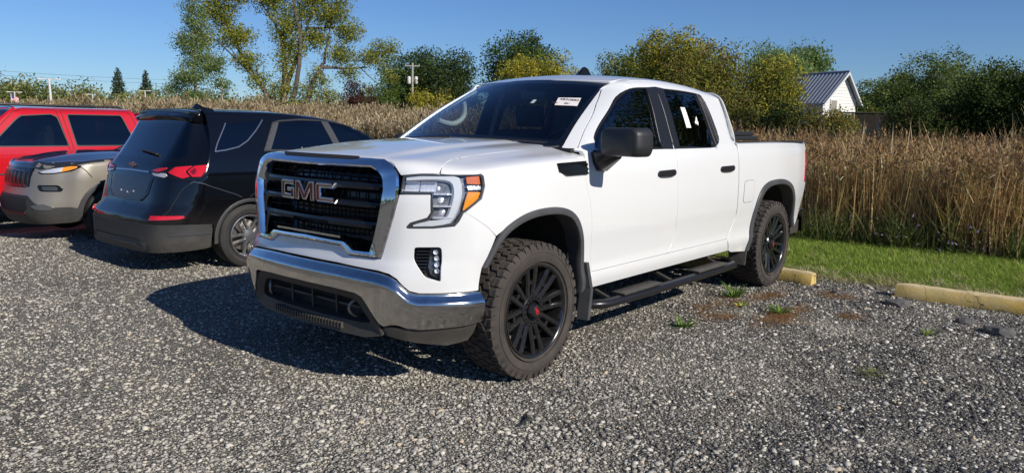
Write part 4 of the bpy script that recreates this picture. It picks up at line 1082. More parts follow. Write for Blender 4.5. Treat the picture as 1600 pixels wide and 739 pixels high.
sw = MB(); sw.tube([(x-.10*(z-1.30)*1.2, y, z) for x, y, z in ro], .015, 8, cap=False); sw.box((-1.01, .42, 1.30), (.05, .16, .10), bev=.02); sw.box((-1.01, .42, 1.30), (.025, .34, .03)); sw.build('steering_wheel', M['seat'], T)
MB().box((-1.22, 0, 1.755), (.03, .24, .07), bev=.012).build('rear_view_mirror', M['plastic'], T)
# pale trim on the far side: pillar lining and upper door trim round the window
def inner(x, v): P = side(x, v); return [P[0], -(P[1]-.045), P[2]]
tr_ = [(-.60, 1.37), (-.60, 1.42), (-.86, 1.60), (-1.20, 1.81), (-1.34, 1.84), (-1.34, 1.815), (-1.20, 1.765), (-.98, 1.645), (-.80, 1.52), (-.68, 1.42), (-.68, 1.37)]
panel('pillar_lining', tr_, inner, M['trimgrey'], T, step=.05, depth=.02)
gh_ = [(-.86, 1.555), (-.93, 1.535), (-1.04, 1.525), (-1.13, 1.56), (-1.165, 1.61), (-1.16, 1.68), (-1.13, 1.735)]
MB().tube([(x, -.70+.05*(z-1.6), z) for x, z in curve(gh_, .03)], .022, 8).build('grab_handle', M['handle_grey'], T)
panel('headliner', [(-1.32, .66), (-2.85, .66), (-2.85, -.66), (-1.32, -.66)], lambda x, y: [x, y, ROOF(x, y)-.045], M['seat'], T, step=.2, depth=.01)
# ------------------------------------------------ wheels
def tyre(RO, RI, w, lugs=True, m=None, par=None, seed=1):
    b_ = MB(); h = w/2
    prof = [(RI-.012, -.030), (RI, -.014), (RI+.012, -.006), (RI+.05*(RO-RI)/.13, .004), (RI+.5*(RO-RI), .008), (RO-.045, .002), (RO-.028, -.006), (RO-.014, -.018), (RO-.009, -.035), (RO-.007, -h)]
    prof = prof+[(r_, -w-y) for r_, y in reversed(prof[:-1])]
    b_.lathe(prof, 72, 'y')
    rk = random.Random(seed)
    if lugs:
        N = 44
        for k in range(N):
            for row, (yc, wy, wa) in enumerate(((-.030, .052, .80), (-.088, .050, .74), (-w/2, .052, .78), (-w+.088, .050, .74), (-w+.030, .052, .80))):
                a = 2*math.pi*(k+(.5 if row % 2 else 0)+rk.uniform(-.06, .06))/N; da = math.pi/N*wa; sk = .012*(1 if k % 2 else -1)
                V = []
                for rr_, ins in ((RO-.010, 0), (RO+.001-(.002 if row in (0, 4) else 0), .10)):
                    for sa, sy in ((-1, -1), (1, -1), (1, 1), (-1, 1)):
                        aa = a+sa*da*(1-ins); yy = yc+sy*wy/2*(1-ins)+sk*sa
                        if row == 0: yy = min(yy, -.006)
                        if row == 4: yy = max(yy, -w+.006)
                        rq = rr_-(.006 if (row == 0 and sy > 0) or (row == 4 and sy < 0) else 0); V.append((rq*math.cos(aa), yy, rq*math.sin(aa)))
                b_.add(V, [(0, 3, 2, 1), (4, 5, 6, 7), (0, 1, 5, 4), (1, 2, 6, 5), (2, 3, 7, 6), (3, 0, 4, 7)])
            # shoulder lug running onto the sidewall
            a = 2*math.pi*(k+rk.uniform(-.05, .05))/N; da = math.pi/N*(.66 if k % 2 else .46); rl_ = RO-(.050 if k % 2 else .038)
            V = []
            for rr_, yy in ((RO-.003, -.012), (rl_, -.002)):
                for sa in (-1, 1):
                    for dy in (-.012, .006): V.append((rr_*math.cos(a+sa*da), yy+dy, rr_*math.sin(a+sa*da)))
            b_.add(V, [(0, 1, 3, 2), (4, 6, 7, 5), (1, 5, 7, 3), (0, 2, 6, 4), (0, 4, 5, 1), (2, 3, 7, 6)])
    # low rings moulded in the sidewall
    for r_ in (RI+.022, RO-.060): b_.lathe([(r_-.002, .002), (r_-.001, .0085+.001), (r_+.001, .0085+.001), (r_+.002, .002)], 72, 'y')
    return b_.build('tyre', m or M['rubber'], par, angle=32)
def truck_wheel(loc, sg, rot):
    w_ = bpy.data.objects.new('wheel', None); link(w_, T); w_.location = loc; w_.rotation_euler = (0, rot, 0 if sg > 0 else math.pi)
    tyre(.418, .282, .285, True, par=w_)
    b_ = MB(); b_.lathe([(.281, -.020), (.286, -.004), (.283, .002), (.277, .001), (.268, -.012), (.262, -.030), (.258, -.075), (.245, -.19), (.25, -.26)], 64, 'y'); b_.build('rim', M['rimb'], w_, angle=50)
    for k in range(8):
        a = 2*math.pi*k/8+R(0)
        for sgn in (1, -1):
            ca, sa = math.cos(a), math.sin(a); V = []
            for (r0, y0, hw, dp) in ((.080, -.038, .019, .05), (.115, -.036, .018, .045), (.20, -.020, .0165, .045), (.270, -.012, .019, .05)):
                off = sgn*(.021+.020*(r0-.08)/.19)
                for dy, dw in ((0, -hw*.55), (0, hw*.55), (-.010, hw), (-dp, hw*.9), (-dp, -hw*.9), (-.010, -hw)): V.append((r0*ca-(off+dw)*sa, y0+dy, r0*sa+(off+dw)*ca))
            F = []
            for i in range(3):
                for j in range(6): F.append((i*6+j, i*6+(j+1) % 6, i*6+6+(j+1) % 6, i*6+6+j))
            q_ = MB().add(V, F)
            if sgn > 0: q_.box((.175*ca, -.050, .175*sa), (.022, .03, .070), Matrix.Rotation(-a, 3, 'Y'))
            q_.build('spoke', M['rimb'], w_, angle=25)
    b_ = MB(); b_.lathe([(.001, -.055), (.062, -.055), (.066, -.030), (.092, -.030), (.098, -.036), (.098, -.09)], 40, 'y'); b_.build('hub', M['rimb'], w_, angle=30)
    cp = MB(); cp.lathe([(.0005, -.004), (.030, -.004), (.038, -.007), (.044, -.016), (.050, -.030), (.050, -.055)], 10, 'y'); cp = cp.build('centre_cap', M['rimb'], w_, angle=20)
    tm = Matrix.Translation((0, -.0035, 0)) @ Matrix.Rotation(R(-62), 4, 'Y') @ frame((0, 0, 0), (-1, 0, 0), (0, 0, 1), (0, 1, 0))
    text_mesh('cap_letters', 'HD', .034, .0012, tm, M['red'], w_, bevel=.0002, sx=1.0)
    b_ = MB()
    for k in range(16):
        a = 2*math.pi*k/16; b_.lathe([(.0005, .006), (.0045, .006), (.005, 0)], 8, 'y', (.080*math.cos(a), -.030, .080*math.sin(a)))
    for k in range(24):
        a = 2*math.pi*k/24; b_.lathe([(.0005, .006), (.0035, .006), (.004, 0)], 8, 'y', (.2655*math.cos(a), -.016, .2655*math.sin(a)))
    b_.build('bolts', M['lug'], w_)
    b_ = MB(); b_.lathe([(.06, -.135), (.06, -.118), (.165, -.118), (.168, -.122), (.168, -.145)], 48, 'y'); b_.build('brake_disc', M['steel'], w_, angle=30)
    MB().box((.05, -.13, .14), (.14, .07, .06), bev=.015).build('brake_caliper', M['under'], w_)
for x, rot in ((0, R(8)), (-3.745, R(-17))):
    for sg in (1, -1): truck_wheel((x, 1.028*sg, .417), sg, rot)
# ------------------------------------------------------------------ the other vehicles: one shell function each
class Shell:
    """car skin: s runs along the plan outline from the middle of the end we see round to the side, v = height, then over onto the roof line"""
    def __init__(s, plan, xc, yb, pr, top, vsd=.10, lb=.14, d=.10, fw=(.5, .6), wy=(.5, .4)):
        s.plan = tab(plan); s.se = plan[-1][0]; s.dxe = plan[-1][1]; s.xc = tab(xc); s.yb = tab(yb); s.pr = tab(pr); s.top = top; s.vsd = vsd; s.LB = lb; s.d = d; s.fw = fw; s.wy = wy
    def S(s, x): return s.se+s.dxe-x      # side station of a given x
    def base(s, q, z):
        sg = -1 if q < 0 else 1; q = abs(q)
        if q < s.se: x, y = s.plan(q)
        else: x = s.se+s.dxe-q; y = s.yb(x)
        x += s.xc(z)*(1-sm((q-s.fw[0])/s.fw[1])); y += s.pr(z)*sm((q-s.wy[0])/s.wy[1])
        return [x, y*sg, z]
    def nrm(s, q):
        q = abs(q); a = s.base(q-.012, .7); b_ = s.base(q+.012, .7); dx = b_[0]-a[0]; dy = b_[1]-a[1]; l = math.hypot(dx, dy) or 1; return dy/l, -dx/l
    def vs(s, q): 
        P = s.base(abs(q), .8); return s.top(P[0], 0)-s.vsd
    def pt(s, q, v):
        a = abs(q); vs = s.vs(a)
        if v <= vs: return s.base(q, v)
        nx, ny = s.nrm(a); A = s.base(a, vs); B = [A[0]-nx*s.d, A[1]-ny*s.d, 0]; B[2] = s.top(B[0], B[1]); C = [A[0]-nx*.02, A[1]-ny*.02, max(B[2]-.004, vs+.03)]; t = min((v-vs)/s.LB, 1.0)
        P = bez(A, C, B, t)
        if q < 0: P[1] = -P[1]
        return P
    def sd(s, x, v): return s.pt(s.S(x), v)
def arch_pts(xc, zc, r_, z0, S=None, n=18, sq=1.0):
    out = []
    a0 = math.asin(cl((z0-zc)/r_, -1, 1))
    for i in range(n+1):
        a = a0+(math.pi-2*a0)*i/n; out.append((xc+r_*math.cos(a), zc+r_*math.sin(a)*sq))
    return [(S(x), z) for x, z in out] if S else out
def plain_wheel(T_, loc, sg, RO, RI, w, rimmat, nsp, style=0, tm=None):
    w_ = bpy.data.objects.new('wheel', None); link(w_, T_); w_.location = loc; w_.rotation_euler = (0, R(11), 0 if sg > 0 else math.pi)
    tyre(RO, RI, w, False, tm or M['rubber2'], w_)
    MB().lathe([(RI-.004, -.018), (RI+.002, -.004), (RI-.003, 0), (RI-.014, -.010), (RI-.022, -.06), (RI-.03, -.18)], 48, 'y').build('rim', rimmat, w_, angle=50)
    b_ = MB(); b_.lathe([(.0005, -.020), (.03, -.020), (.065, -.028), (.07, -.06)], 24, 'y')
    for k in range(nsp):
        a = 2*math.pi*k/nsp
        for o_ in ((-.022, .022) if style else (0,)):
            V = []; ca, sa = math.cos(a), math.sin(a)
            for r0, y0, hw in ((.05, -.024, .030 if not style else .014), (RI*.6, -.030, .020 if not style else .012), (RI-.010, -.016, .026 if not style else .014)):
                oo = o_*(1+.9*r0/RI)
                for dy, dw in ((0, -hw*.7), (0, hw*.7), (-.03, hw), (-.03, -hw)): V.append((r0*ca-(oo+dw)*sa, y0+dy, r0*sa+(oo+dw)*ca))
            F = []
            for i in range(2):
                for j in range(4): F.append((i*4+j, i*4+(j+1) % 4, i*4+4+(j+1) % 4, i*4+4+j))
            b_.add(V, F)
    b_.build('wheel_face', rimmat, w_, angle=30)
    MB().lathe([(.05, -.12), (RI*.75, -.12), (RI*.75, -.14)], 24, 'y').build('brake_disc', M['steel'], w_)
def flare_on(T_, fn, outer, inner, mt, name='arch_trim', proud=.014, both=True):
    V = []; F = []; n = len(outer)
    for a, c_ in zip(outer, inner):
        for t, o in ((0, -.002), (0, proud*.6), (.3, proud), (.9, proud), (1, .004), (1.01, -.10)):
            P = Vector(fn(a[0]+(c_[0]-a[0])*t, a[1]+(c_[1]-a[1])*t)); P.y += o; V.append(P)
    for i in range(n-1):
        for j in range(5): F.append((i*6+j, i*6+j+1, i*6+6+j+1, i*6+6+j))
    for sg in ((1, -1) if both else (1,)): MB().add([Vector((p.x, p.y*sg, p.z)) for p in V], F).build(name, mt, T_, angle=40)
def liner(T_, fn, inner, mt):
    for sg in (1, -1):
        V = []; F = []; n = len(inner)
        for u, z in inner:
            P = fn(u, z)
            for y in (P[1]-.02, P[1]-.12, .45): V.append((P[0], y*sg, z+.012))
        for i in range(n-1):
            for j in range(2): F.append((i*3+j, i*3+3+j, i*3+4+j, i*3+1+j))
        F.append(tuple(i*3+2 for i in range(n))); MB().add(V, F).build('wheel_arch_liner', mt, T_)
def top_skin(T_, sh, name, mt, x0, x1, n=30, m=14):
    """roof / bonnet surface between the rounded edges, from station x0 to x1"""
    V = []; F = []
    for i in range(n+1):
        x = x0+(x1-x0)*i/n; P = sh.pt(sh.S(x), sh.vs(sh.S(x))+sh.LB)
        for j in range(m+1):
            y = P[1]*(1-2*j/m); V.append((P[0], y, sh.top(P[0], y)))
    for i in range(n):
        for j in range(m): F.append((i*(m+1)+j, i*(m+1)+j+1, (i+1)*(m+1)+j+1, (i+1)*(m+1)+j))
    b_ = MB(); b_.add(V, F); return b_.build(name, mt, T_, angle=60)
def gapline(T_, fn, pts, mt, w=.007, off=.006, flip=False, both=False, name='gap_or_highlight'):
    for sg in ((1, -1) if both else (1,)):
        V, F = strip_on(fn, pts, w, off, flip); MB().add([Vector((p.x, p.y*sg, p.z)) for p in V], F).build(name, mt, T_)

# ================================================================== black SUV (its tail towards us)
SUV = thing('suv', 'black compact SUV seen from its tail, parked right beside the white pickup', 'SUV', (.20, -4.33, -.02))
def eq_top(x, y):
    z = EQT(x); return z-.035*(abs(y)/.70)**2.2
EQT = tab([(-4.7, .80), (-4.4, .92), (-3.9, 1.02), (-3.35, 1.10), (-3.1, 1.18), (-2.6, 1.47), (-2.3, 1.575), (-1.9, 1.635), (-1.3, 1.665), (-.8, 1.665), (-.4, 1.645), (-.22, 1.625), (0.1, 1.60)])
EQ = Shell([(-.5, -.014, -.5), (0, 0, 0), (.5, -.014, .5), (.72, -.065, .714), (.86, -.17, .815), (1.00, -.31, .887), (1.16, -.46, .917), (1.36, -.66, .920)],
           [(.22, -.03), (.34, 0), (.56, 0), (.61, -.02), (.66, -.085), (.80, -.125), (.97, -.172), (1.05, -.20), (1.13, -.255), (1.2, -.31), (1.53, -.515), (1.62, -.56)],
           [(-4.7, .70), (-4.45, .80), (-4.1, .87), (-3.6, .905), (-2.5, .920), (-1.0, .922), (-.66, .920)],
           [(.2, -.06), (.34, -.02), (.55, -.012), (.75, 0), (.95, .0), (1.08, -.022), (1.2, -.055), (1.35, -.115), (1.5, -.18), (1.6, -.235), (1.7, -.29)], eq_top, vsd=.085, lb=.13, d=.09, fw=(.85, .55))
eS = EQ.S
def eX(x, z):
    lo, hi = .5, 6.0
    for _ in range(40):
        m_ = (lo+hi)/2
        if EQ.base(m_, z)[0] > x: lo = m_
        else: hi = m_
    return (lo+hi)/2
wR, wF_ = -.98, -3.70
arR = arch_pts(wR, .34, .405, .30, None, 18); arF = arch_pts(wF_, .34, .405, .30, None, 18)
bp_ = M['black_paint']
bodyp = [(0, .50), (eS(wR+.405), .50)]+[(eS(x), z) for x, z in arR[1:-1]]+[(eS(wR-.405), .42), (eS(wF_+.405), .42)]+[(eS(x), z) for x, z in arF[1:-1]]+[(eS(-4.15), .40), (eS(-4.55), .40)]
tope = [(q, EQ.vs(q)+EQ.LB) for q in [eS(x) for x in rng(-4.55, -.66, 40)]+rng(1.30, 1.02, 5)]
wing_edge = [(1.00, 1.56), (.925, 1.50), (.895, 1.32), (.86, 1.16), (.0, 1.16)]
bodyp = [(p[0], p[1]) for p in bodyp]
V, F, N = panel_data([(a, b_) for a, b_ in bodyp+tope+wing_edge], EQ.pt, step=.075, depth=.02)
MB_ = mesh('body', V, F, bp_, SUV, normals=N)
mesh('body', [Vector((v.x, -v.y, v.z)) for v in V], [f[::-1] for f in F], bp_, SUV, normals=[Vector((n_.x, -n_.y, n_.z)) for n_ in N])
top_skin(SUV, EQ, 'roof', bp_, -.30, -4.60, 44)
# grey plastic along the bottom
clad = [(0, .24), (.5, .24), (.9, .25), (1.2, .27), (eS(wR+.44), .28), (eS(wR+.44), .34), (eS(wR+.425), .46), (1.25, .505), (.95, .515), (.5, .52), (0, .515)]
panel('rear_bumper_cladding', sym(clad), EQ.pt, M['clad'], SUV, step=.06, depth=.05, off=.012)
panel('sill_cladding', [(eS(wR-.44), .24), (eS(wF_+.44), .24), (eS(wF_+.44), .44), (eS(wR-.44), .44)], EQ.pt, M['clad'], SUV, both=True, step=.1, depth=.05, off=.012)
for ar in (arR, arF):
    o1 = [(eS(x), z) for x, z in ar]; xc_ = (ar[0][0]+ar[-1][0])/2; i1 = [(eS(xc_+(x-xc_)*.90), .34+(z-.34)*.90) for x, z in ar]
    flare_on(SUV, EQ.pt, o1, i1, M['clad']); liner(SUV, EQ.pt, i1, M['under'])
b_ = MB(); V = []; F = []
for i, y in enumerate(rng(-.62, .62, 14)):
    x = EQ.base(y, .30)[0]+.016
    for z, dx in ((.36, -.010), (.34, .002), (.27, .002), (.245, -.01)): V.append((x+dx, y, z))
for i in range(14):
    for j in range(3): F.append((i*4+j, i*4+4+j, i*4+5+j, i*4+j+1))
b_.add(V, F).build('skid_plate', M['clad'], SUV)
# rear glass, spoiler
rg = rnd([(0, 1.155), (.70, 1.150), (.80, 1.185), (.72, 1.42), (.62, 1.535), (0, 1.545)], .03, 3, (2, 3, 4))
panel('rear_window', sym(rg), EQ.pt, M['glass_d'], SUV, step=.08, depth=.01, off=.0)
panel('hatch_frame', sym([(0, 1.12), (.84, 1.12), (.895, 1.16), (.905, 1.32), (.935, 1.50), (1.00, 1.58), (.80, 1.60), (0, 1.60)]), EQ.pt, bp_, SUV, holes=[sym([(a*1.004, b_) for a, b_ in rg])], step=.06, depth=.02, off=-.002)
panel('roof_rear', [(-.56, .60), (-1.0, .66), (-1.0, -.66), (-.56, -.60)], lambda x, y: [x, y, eq_top(x, y)-.004], bp_, SUV, step=.08, depth=.05)
sp = MB(); V = []; F = []
for i, y in enumerate(rng(-.63, .63, 18)):
    k = 1; xe = -.470-.07*(abs(y)/.63)**4
    for x, z in ((-.90, 1.652), (-.66, 1.640), (xe, 1.598), (xe+.012, 1.582), (xe-.01, 1.556), (-.66, 1.535)): V.append((x, y, z-.035*(abs(y)/.66)**2.2))
for i in range(18):
    for j in range(5): F.append((i*6+j, i*6+6+j, i*6+7+j, i*6+j+1))
F.append(tuple(range(6))); F.append(tuple(18*6+k for k in range(5, -1, -1)))
sp.add(V, F).build('spoiler', bp_, SUV, angle=40)
fin_ = [(-.10, 0), (.10, 0), (.085, .016), (.02, .028), (-.045, .062), (-.065, .062), (-.085, .02)]
def shark(par, x0, y0, z0, sx, mt):
    V = []; n = len(fin_)
    for k in (-1, 1):
        for x, z in fin_: V.append((x0+x*sx, y0+k*.032*(1-z/.085), z0+z))
    tr__ = tess(fin_); MB().add(V, list(tr__)+[tuple(i+n for i in t[::-1]) for t in tr__]+[(i, (i+1) % n, (i+1) % n+n, i+n) for i in range(n)]).build('roof_antenna', mt, par, angle=40)
shark(SUV, -.98, 0, 1.655, -1.15, bp_)
# side glass set flush in the flank
def eg(pts): return [(eX(x, z), z) for x, z in pts]
qg = [(-.385, 1.215), (-.72, 1.490), (-1.19, 1.545), (-1.15, 1.50), (-1.02, 1.38), (-.86, 1.285), (-.70, 1.245)]
qg = [(-.66, 1.236), (-.84, 1.500), (-1.26, 1.548), (-1.15, 1.44), (-1.02, 1.34), (-.90, 1.28), (-.78, 1.250)]
panel('quarter_window', list(reversed(eg(qg))), EQ.pt, M['glass_d'], SUV, both=True, step=.08, depth=.006, off=.003)
gapline(SUV, EQ.pt, eg([(-.64, 1.226), (-.76, 1.240), (-.91, 1.270), (-1.03, 1.332), (-1.16, 1.44), (-1.275, 1.552)]), M['chrome_dim'], .013, .011, both=True, name='window_brightwork')
gapline(SUV, EQ.pt, eg([(-.645, 1.230), (-.835, 1.512)]), M['chrome_dim'], .012, .011, both=True, name='window_brightwork')
g1 = [(-1.255, 1.245), (-1.415, 1.505), (-1.50, 1.245)]; g2 = [(-1.535, 1.242), (-1.445, 1.512), (-1.70, 1.545), (-2.02, 1.550), (-2.13, 1.225)]; g3 = [(-2.24, 1.22), (-2.14, 1.545), (-2.35, 1.515), (-2.62, 1.42), (-2.95, 1.22), (-2.98, 1.17)]
for g_ in (g1, g2, g3):
    panel('side_window', list(reversed(eg(g_))), EQ.pt, M['glass_d'], SUV, both=True, step=.08, depth=.006, off=.003)
dlo = [(-1.21, 1.235), (-1.395, 1.522), (-1.48, 1.545), (-1.75, 1.566), (-2.15, 1.562), (-2.4, 1.528), (-2.66, 1.43), (-3.02, 1.18)]
def ring_strip(par, fn, pts, w, mt, name, both=True): gapline(par, fn, pts, mt, w, .004, both=both, name=name)
ring_strip(SUV, EQ.pt, eg(dlo), .020, M['clad'], 'window_surround'); ring_strip(SUV, EQ.pt, eg([(-1.21, 1.235), (-1.6, 1.228), (-2.2, 1.208), (-3.0, 1.15)]), .018, M['clad'], 'window_surround')
panel('pillar_cover', list(reversed(eg([(-1.20, 1.225), (-1.40, 1.53), (-1.47, 1.53), (-1.285, 1.24)]))), EQ.pt, M['pillar_grey'], SUV, both=True, step=.06, depth=.006, off=.004)
panel('pillar_cover', list(reversed(eg([(-2.145, 1.225), (-2.035, 1.552), (-2.125, 1.552), (-2.235, 1.222)]))), EQ.pt, M['pillar_grey'], SUV, both=True, step=.06, depth=.006, off=.004)
# shut lines, and crease highlights painted as thin pale strips
gapline(SUV, EQ.pt, eg([(-1.235, 1.22), (-1.25, 1.10), (-1.21, .95), (-1.05, .80), (-.975, .76)]), M['shut'], both=True)
gapline(SUV, EQ.pt, eg([(-2.17, 1.21), (-2.13, .80), (-2.15, .46)]), M['shut'], both=True)
gapline(SUV, EQ.pt, [(.955, .935), (1.10, .915), (1.32, .862), (1.50, .80), (1.585, .762)], M['highlight_line'], .006, .006, both=True)
gapline(SUV, EQ.pt, [(.935, .935), (.86, .86), (.80, .70), (.79, .55)], M['shut'], .007, .006, both=True)
gapline(SUV, EQ.pt, [(.955, .945), (.92, .915)], M['highlight_line'], .005, .007, both=True)
gapline(SUV, EQ.pt, [(.86, .420), (1.05, .424), (1.235, .422)], M['pillar_grey'], .020, .018, both=True, name='bumper_crease_highlight')  # grey strip painted in for the light along the bumper crease
gapline(SUV, EQ.pt, [(.60, .25), (.50, .36), (0, .36), (-.50, .36), (-.60, .25)], M['shut'], .010, .019, name='bumper_seam')
# tail lamps
for sg in (0, 1):
    kw = dict(mirror=bool(sg))
    xo = eX(-.575, 1.11)
    tl_ = panel('tail_lamp', [(.40, 1.030), (.52, 1.062), (.74, 1.082), (.95, 1.10), (xo-.03, 1.115), (xo, 1.100), (xo-.17, .975), (.93, .945), (.74, .962), (.42, .995)], EQ.pt, M['plastic_g'], SUV, step=.04, depth=.03, off=.006, **kw)
    panel('lamp_lens', [(.44, 1.030), (.56, 1.058), (.66, 1.064), (.62, 1.038), (.56, 1.022)], EQ.pt, M['lens_r'], tl_, step=.03, depth=.012, off=.014, **kw)
    panel('lamp_lens', [(.70, 1.022), (.76, 1.072), (.90, 1.085), (.85, 1.032), (.90, .985), (.84, .968)], EQ.pt, M['lens_r'], tl_, step=.03, depth=.014, off=.016, **kw)
    panel('lamp_lens', [(.875, 1.032), (.925, 1.085), (xo-.05, 1.100), (xo-.185, .985), (.925, .983)], EQ.pt, M['lens_r'], tl_, step=.03, depth=.014, off=.016, **kw)
    panel('lamp_lens', [(.895, 1.032), (.935, 1.068), (.960, 1.032), (.935, 1.0)], EQ.pt, M['lens_rd'], tl_, step=.03, depth=.014, off=.018, **kw)
    panel('reverse_lens', [(.45, 1.008), (.56, 1.004), (.60, 1.012), (.66, 1.012), (.69, .992), (.66, .972), (.50, .986)], EQ.pt, M['lens_w'], tl_, step=.03, depth=.012, off=.012, **kw)
    panel('bumper_reflector', [(.66, .565), (.67, .602), (.95, .606), (.98, .590), (.94, .575)], EQ.pt, M['lens_r'], SUV, step=.04, depth=.02, off=.016, **kw)
gapline(SUV, EQ.pt, [(-.38, 1.015), (0, 1.022), (.38, 1.015)], M['chrome_dim'], .016, .006, name='hatch_trim')
# number plate recess with bow-tie badge above
pr2 = rnd([(0, .74), (.34, .75), (.42, .81), (.455, .965), (0, .965)], .04, 3, (2, 3))
panel('plate_recess', sym(pr2), EQ.pt, M['black_soft'], SUV, step=.05, depth=.01, off=.004)
gapline(SUV, EQ.pt, [(-.47, .97), (-.43, .80), (-.34, .735), (0, .725), (.34, .735), (.43, .80), (.47, .97)], M['plastic_g'], .016, .014, name='recess_lip')
b_ = MB()
for y in (-.13, .13):
    P = EQ.pt(y, .80); b_.lathe([(.0005, .004), (.008, .003), (.010, 0)], 8, 'y')
for y, z in ((-.12, .81), (.03, .80), (.16, .815)):
    P = EQ.pt(y, z); b_.box((P[0]+.010, y, z), (.008, .014, .014))
b_.build('plate_screws', M['lampchrome'], SUV)
bt = [(-.085, -.010), (-.075, .018), (-.022, .018), (-.022, .030), (.022, .030), (.022, .018), (.082, .018), (.078, -.010), (.026, -.010), (.026, -.024), (-.022, -.024), (-.022, -.010)]
P = EQ.pt(.0, 1.065); MB().prism(bt, .010).build('badge', M['chrome_dim'], SUV).matrix_local = frame((P[0]+.004, 0, 1.075), (0, 1, 0), (0, 0, 1), (1, 0, 0))
wp = MB(); a = Vector(EQ.pt(.36, 1.195))+Vector((.022, 0, 0)); b2 = Vector(EQ.pt(-.05, 1.225))+Vector((.022, 0, 0)); wp.tube([a, (a+b2)/2+Vector((.006, 0, .006)), b2], [.018, .014, .008], 8, flat=.6); wp.build('rear_wiper', M['plastic'], SUV)
for x, sg in ((wR, 1), (wR, -1), (wF_, 1), (wF_, -1)): plain_wheel(SUV, (x, sg*.905, .345), sg, .345, .222, .225, M['rimsilver'], 5, 1)
b_ = MB(); b_.box((-2.35, 0, .42), (4.2, 1.36, .30)); b_.box((-2.0, 0, .75), (3.0, 1.30, .5)); b_.build('underbody', M['under'], SUV)
b_ = MB()
for y in (-.40, .40):
    b_.box((-2.35, y, 1.02), (.14, .46, .60), bev=.04); b_.box((-2.38, y, 1.38), (.10, .24, .14), bev=.03)
b_.box((-1.35, 0, 1.0), (.14, 1.2, .5), bev=.04); b_.build('seats', M['seat'], SUV)
MB().box((-2.62, .98, 1.22), (.12, .20, .15), bev=.04).build('side_mirror', bp_, SUV)

# ================================================================== grey-beige SUV with its nose towards us
JP = thing('suv', 'warm grey SUV with a dark bonnet and slotted black grille, parked beyond the black SUV', 'SUV', (.26, -7.28, -.045))
JT = tab([(-4.6, 1.45), (-4.2, 1.58), (-3.2, 1.62), (-2.7, 1.62), (-2.3, 1.54), (-1.75, 1.22), (-1.55, 1.145), (-.8, 1.12), (-.4, 1.07), (-.2, 1.03), (-.08, .985), (0.1, .93)])
def jp_top(x, y): return JT(x)-.05*(abs(y)/.72)**2.2+.014*math.exp(-((abs(y)-.40)/.10)**2)*sm((x+1.3)/.2)
J = Shell([(-.5, -.03, -.5), (0, 0, 0), (.40, -.035, .40), (.62, -.10, .608), (.78, -.20, .73), (.93, -.33, .805), (1.10, -.47, .90-.01), (1.26, -.62, .925), (1.42, -.78, .93)],
          [(.20, -.10), (.30, -.02), (.42, .02), (.52, .015), (.60, -.01), (.70, -.035), (.85, -.06), (.95, -.12), (1.1, -.22)],
          [(-4.6, .80), (-4.2, .89), (-3.5, .925), (-1.5, .930), (-.78, .930)],
          [(.2, -.06), (.34, -.02), (.55, 0), (.8, .004), (.95, -.01), (1.08, -.04), (1.2, -.07), (1.4, -.16), (1.6, -.26)], jp_top, vsd=.085, lb=.13, d=.10, fw=(.6, .8))
jS = J.S; sp_ = M['silver_paint']; jw, jr = -.91, -3.61
ar1 = arch_pts(jw, .35, .425, .30, None, 18, 1.02); ar2 = arch_pts(jr, .35, .425, .30, None, 18, 1.02)
low_ = [(0, .60), (.45, .60), (.60, .52), (.75, .46), (1.02, .465), (jS(jw+.425), .45)]
hole_l = [(.415, .690), (.60, .70), (.665, .685), (.71, .640), (.665, .615), (.50, .618)]
uvb = low_+[(jS(x), z) for x, z in ar1[2:-1]]+[(jS(jw-.425), .40), (jS(jr+.425), .40)]+[(jS(x), z) for x, z in ar2[1:-1]]+[(jS(-4.4), .4), (jS(-4.4), 1.45)]
tj = [(q, J.vs(q)+J.LB) for q in [jS(x) for x in rng(-4.4, -.78, 36)]+rng(1.36, .56, 12)]
nose = [(.50, 1.00), (.475, .90), (.455, .715), (.30, .700), (0, .695)]
V, F, N = panel_data(uvb+tj+nose, J.pt, step=.075, depth=.02)
mesh('body', V, F, sp_, JP, normals=N); mesh('body', [Vector((v.x, -v.y, v.z)) for v in V], [f[::-1] for f in F], sp_, JP, normals=[Vector((n_.x, -n_.y, n_.z)) for n_ in N])
# bonnet: dark skin from the nose to the windscreen, wrapping the edge
hq = [(0, .925), (.42, .925), (.50, .93), (.58, .925), (.80, .955), (1.02, .985), (1.14, 1.01), (1.28, 1.02), (1.50, 1.03), (1.80, 1.06), (2.05, 1.09)]
hq = hq+[(q, J.vs(q)+J.LB) for q in rng(2.05, 0, 30)]
panel('bonnet', sym(hq), J.pt, M['hood_dark'], JP, step=.06, depth=.01, off=.003)
# middle of the bonnet and the roof
V = []; F = []; qs = rng(0, 2.05, 34)
for q in qs:
    P = J.pt(q, J.vs(q)+J.LB)
    for j in range(13): y = P[1]*(1-2*j/12); V.append((P[0], y, jp_top(P[0], y)+.003))
for i in range(len(qs)-1):
    for j in range(12): F.append((i*13+j, i*13+j+1, i*13+14+j, i*13+13+j))
MB().add(V, F).build('bonnet_centre', M['hood_dark'], JP, angle=60)
top_skin(JP, J, 'roof', sp_, -1.30, -4.45, 30)
panel('side_window', list(reversed([(jS(x), z) for x, z in [(-1.55, 1.14), (-2.05, 1.50), (-2.7, 1.56), (-2.7, 1.15)]])), J.pt, M['glass_d'], JP, both=True, step=.1, depth=.006, off=.004)
panel('side_window', list(reversed([(jS(x), z) for x, z in [(-2.8, 1.15), (-2.8, 1.56), (-3.9, 1.50), (-4.0, 1.20)]])), J.pt, M['glass_d'], JP, both=True, step=.1, depth=.006, off=.004)
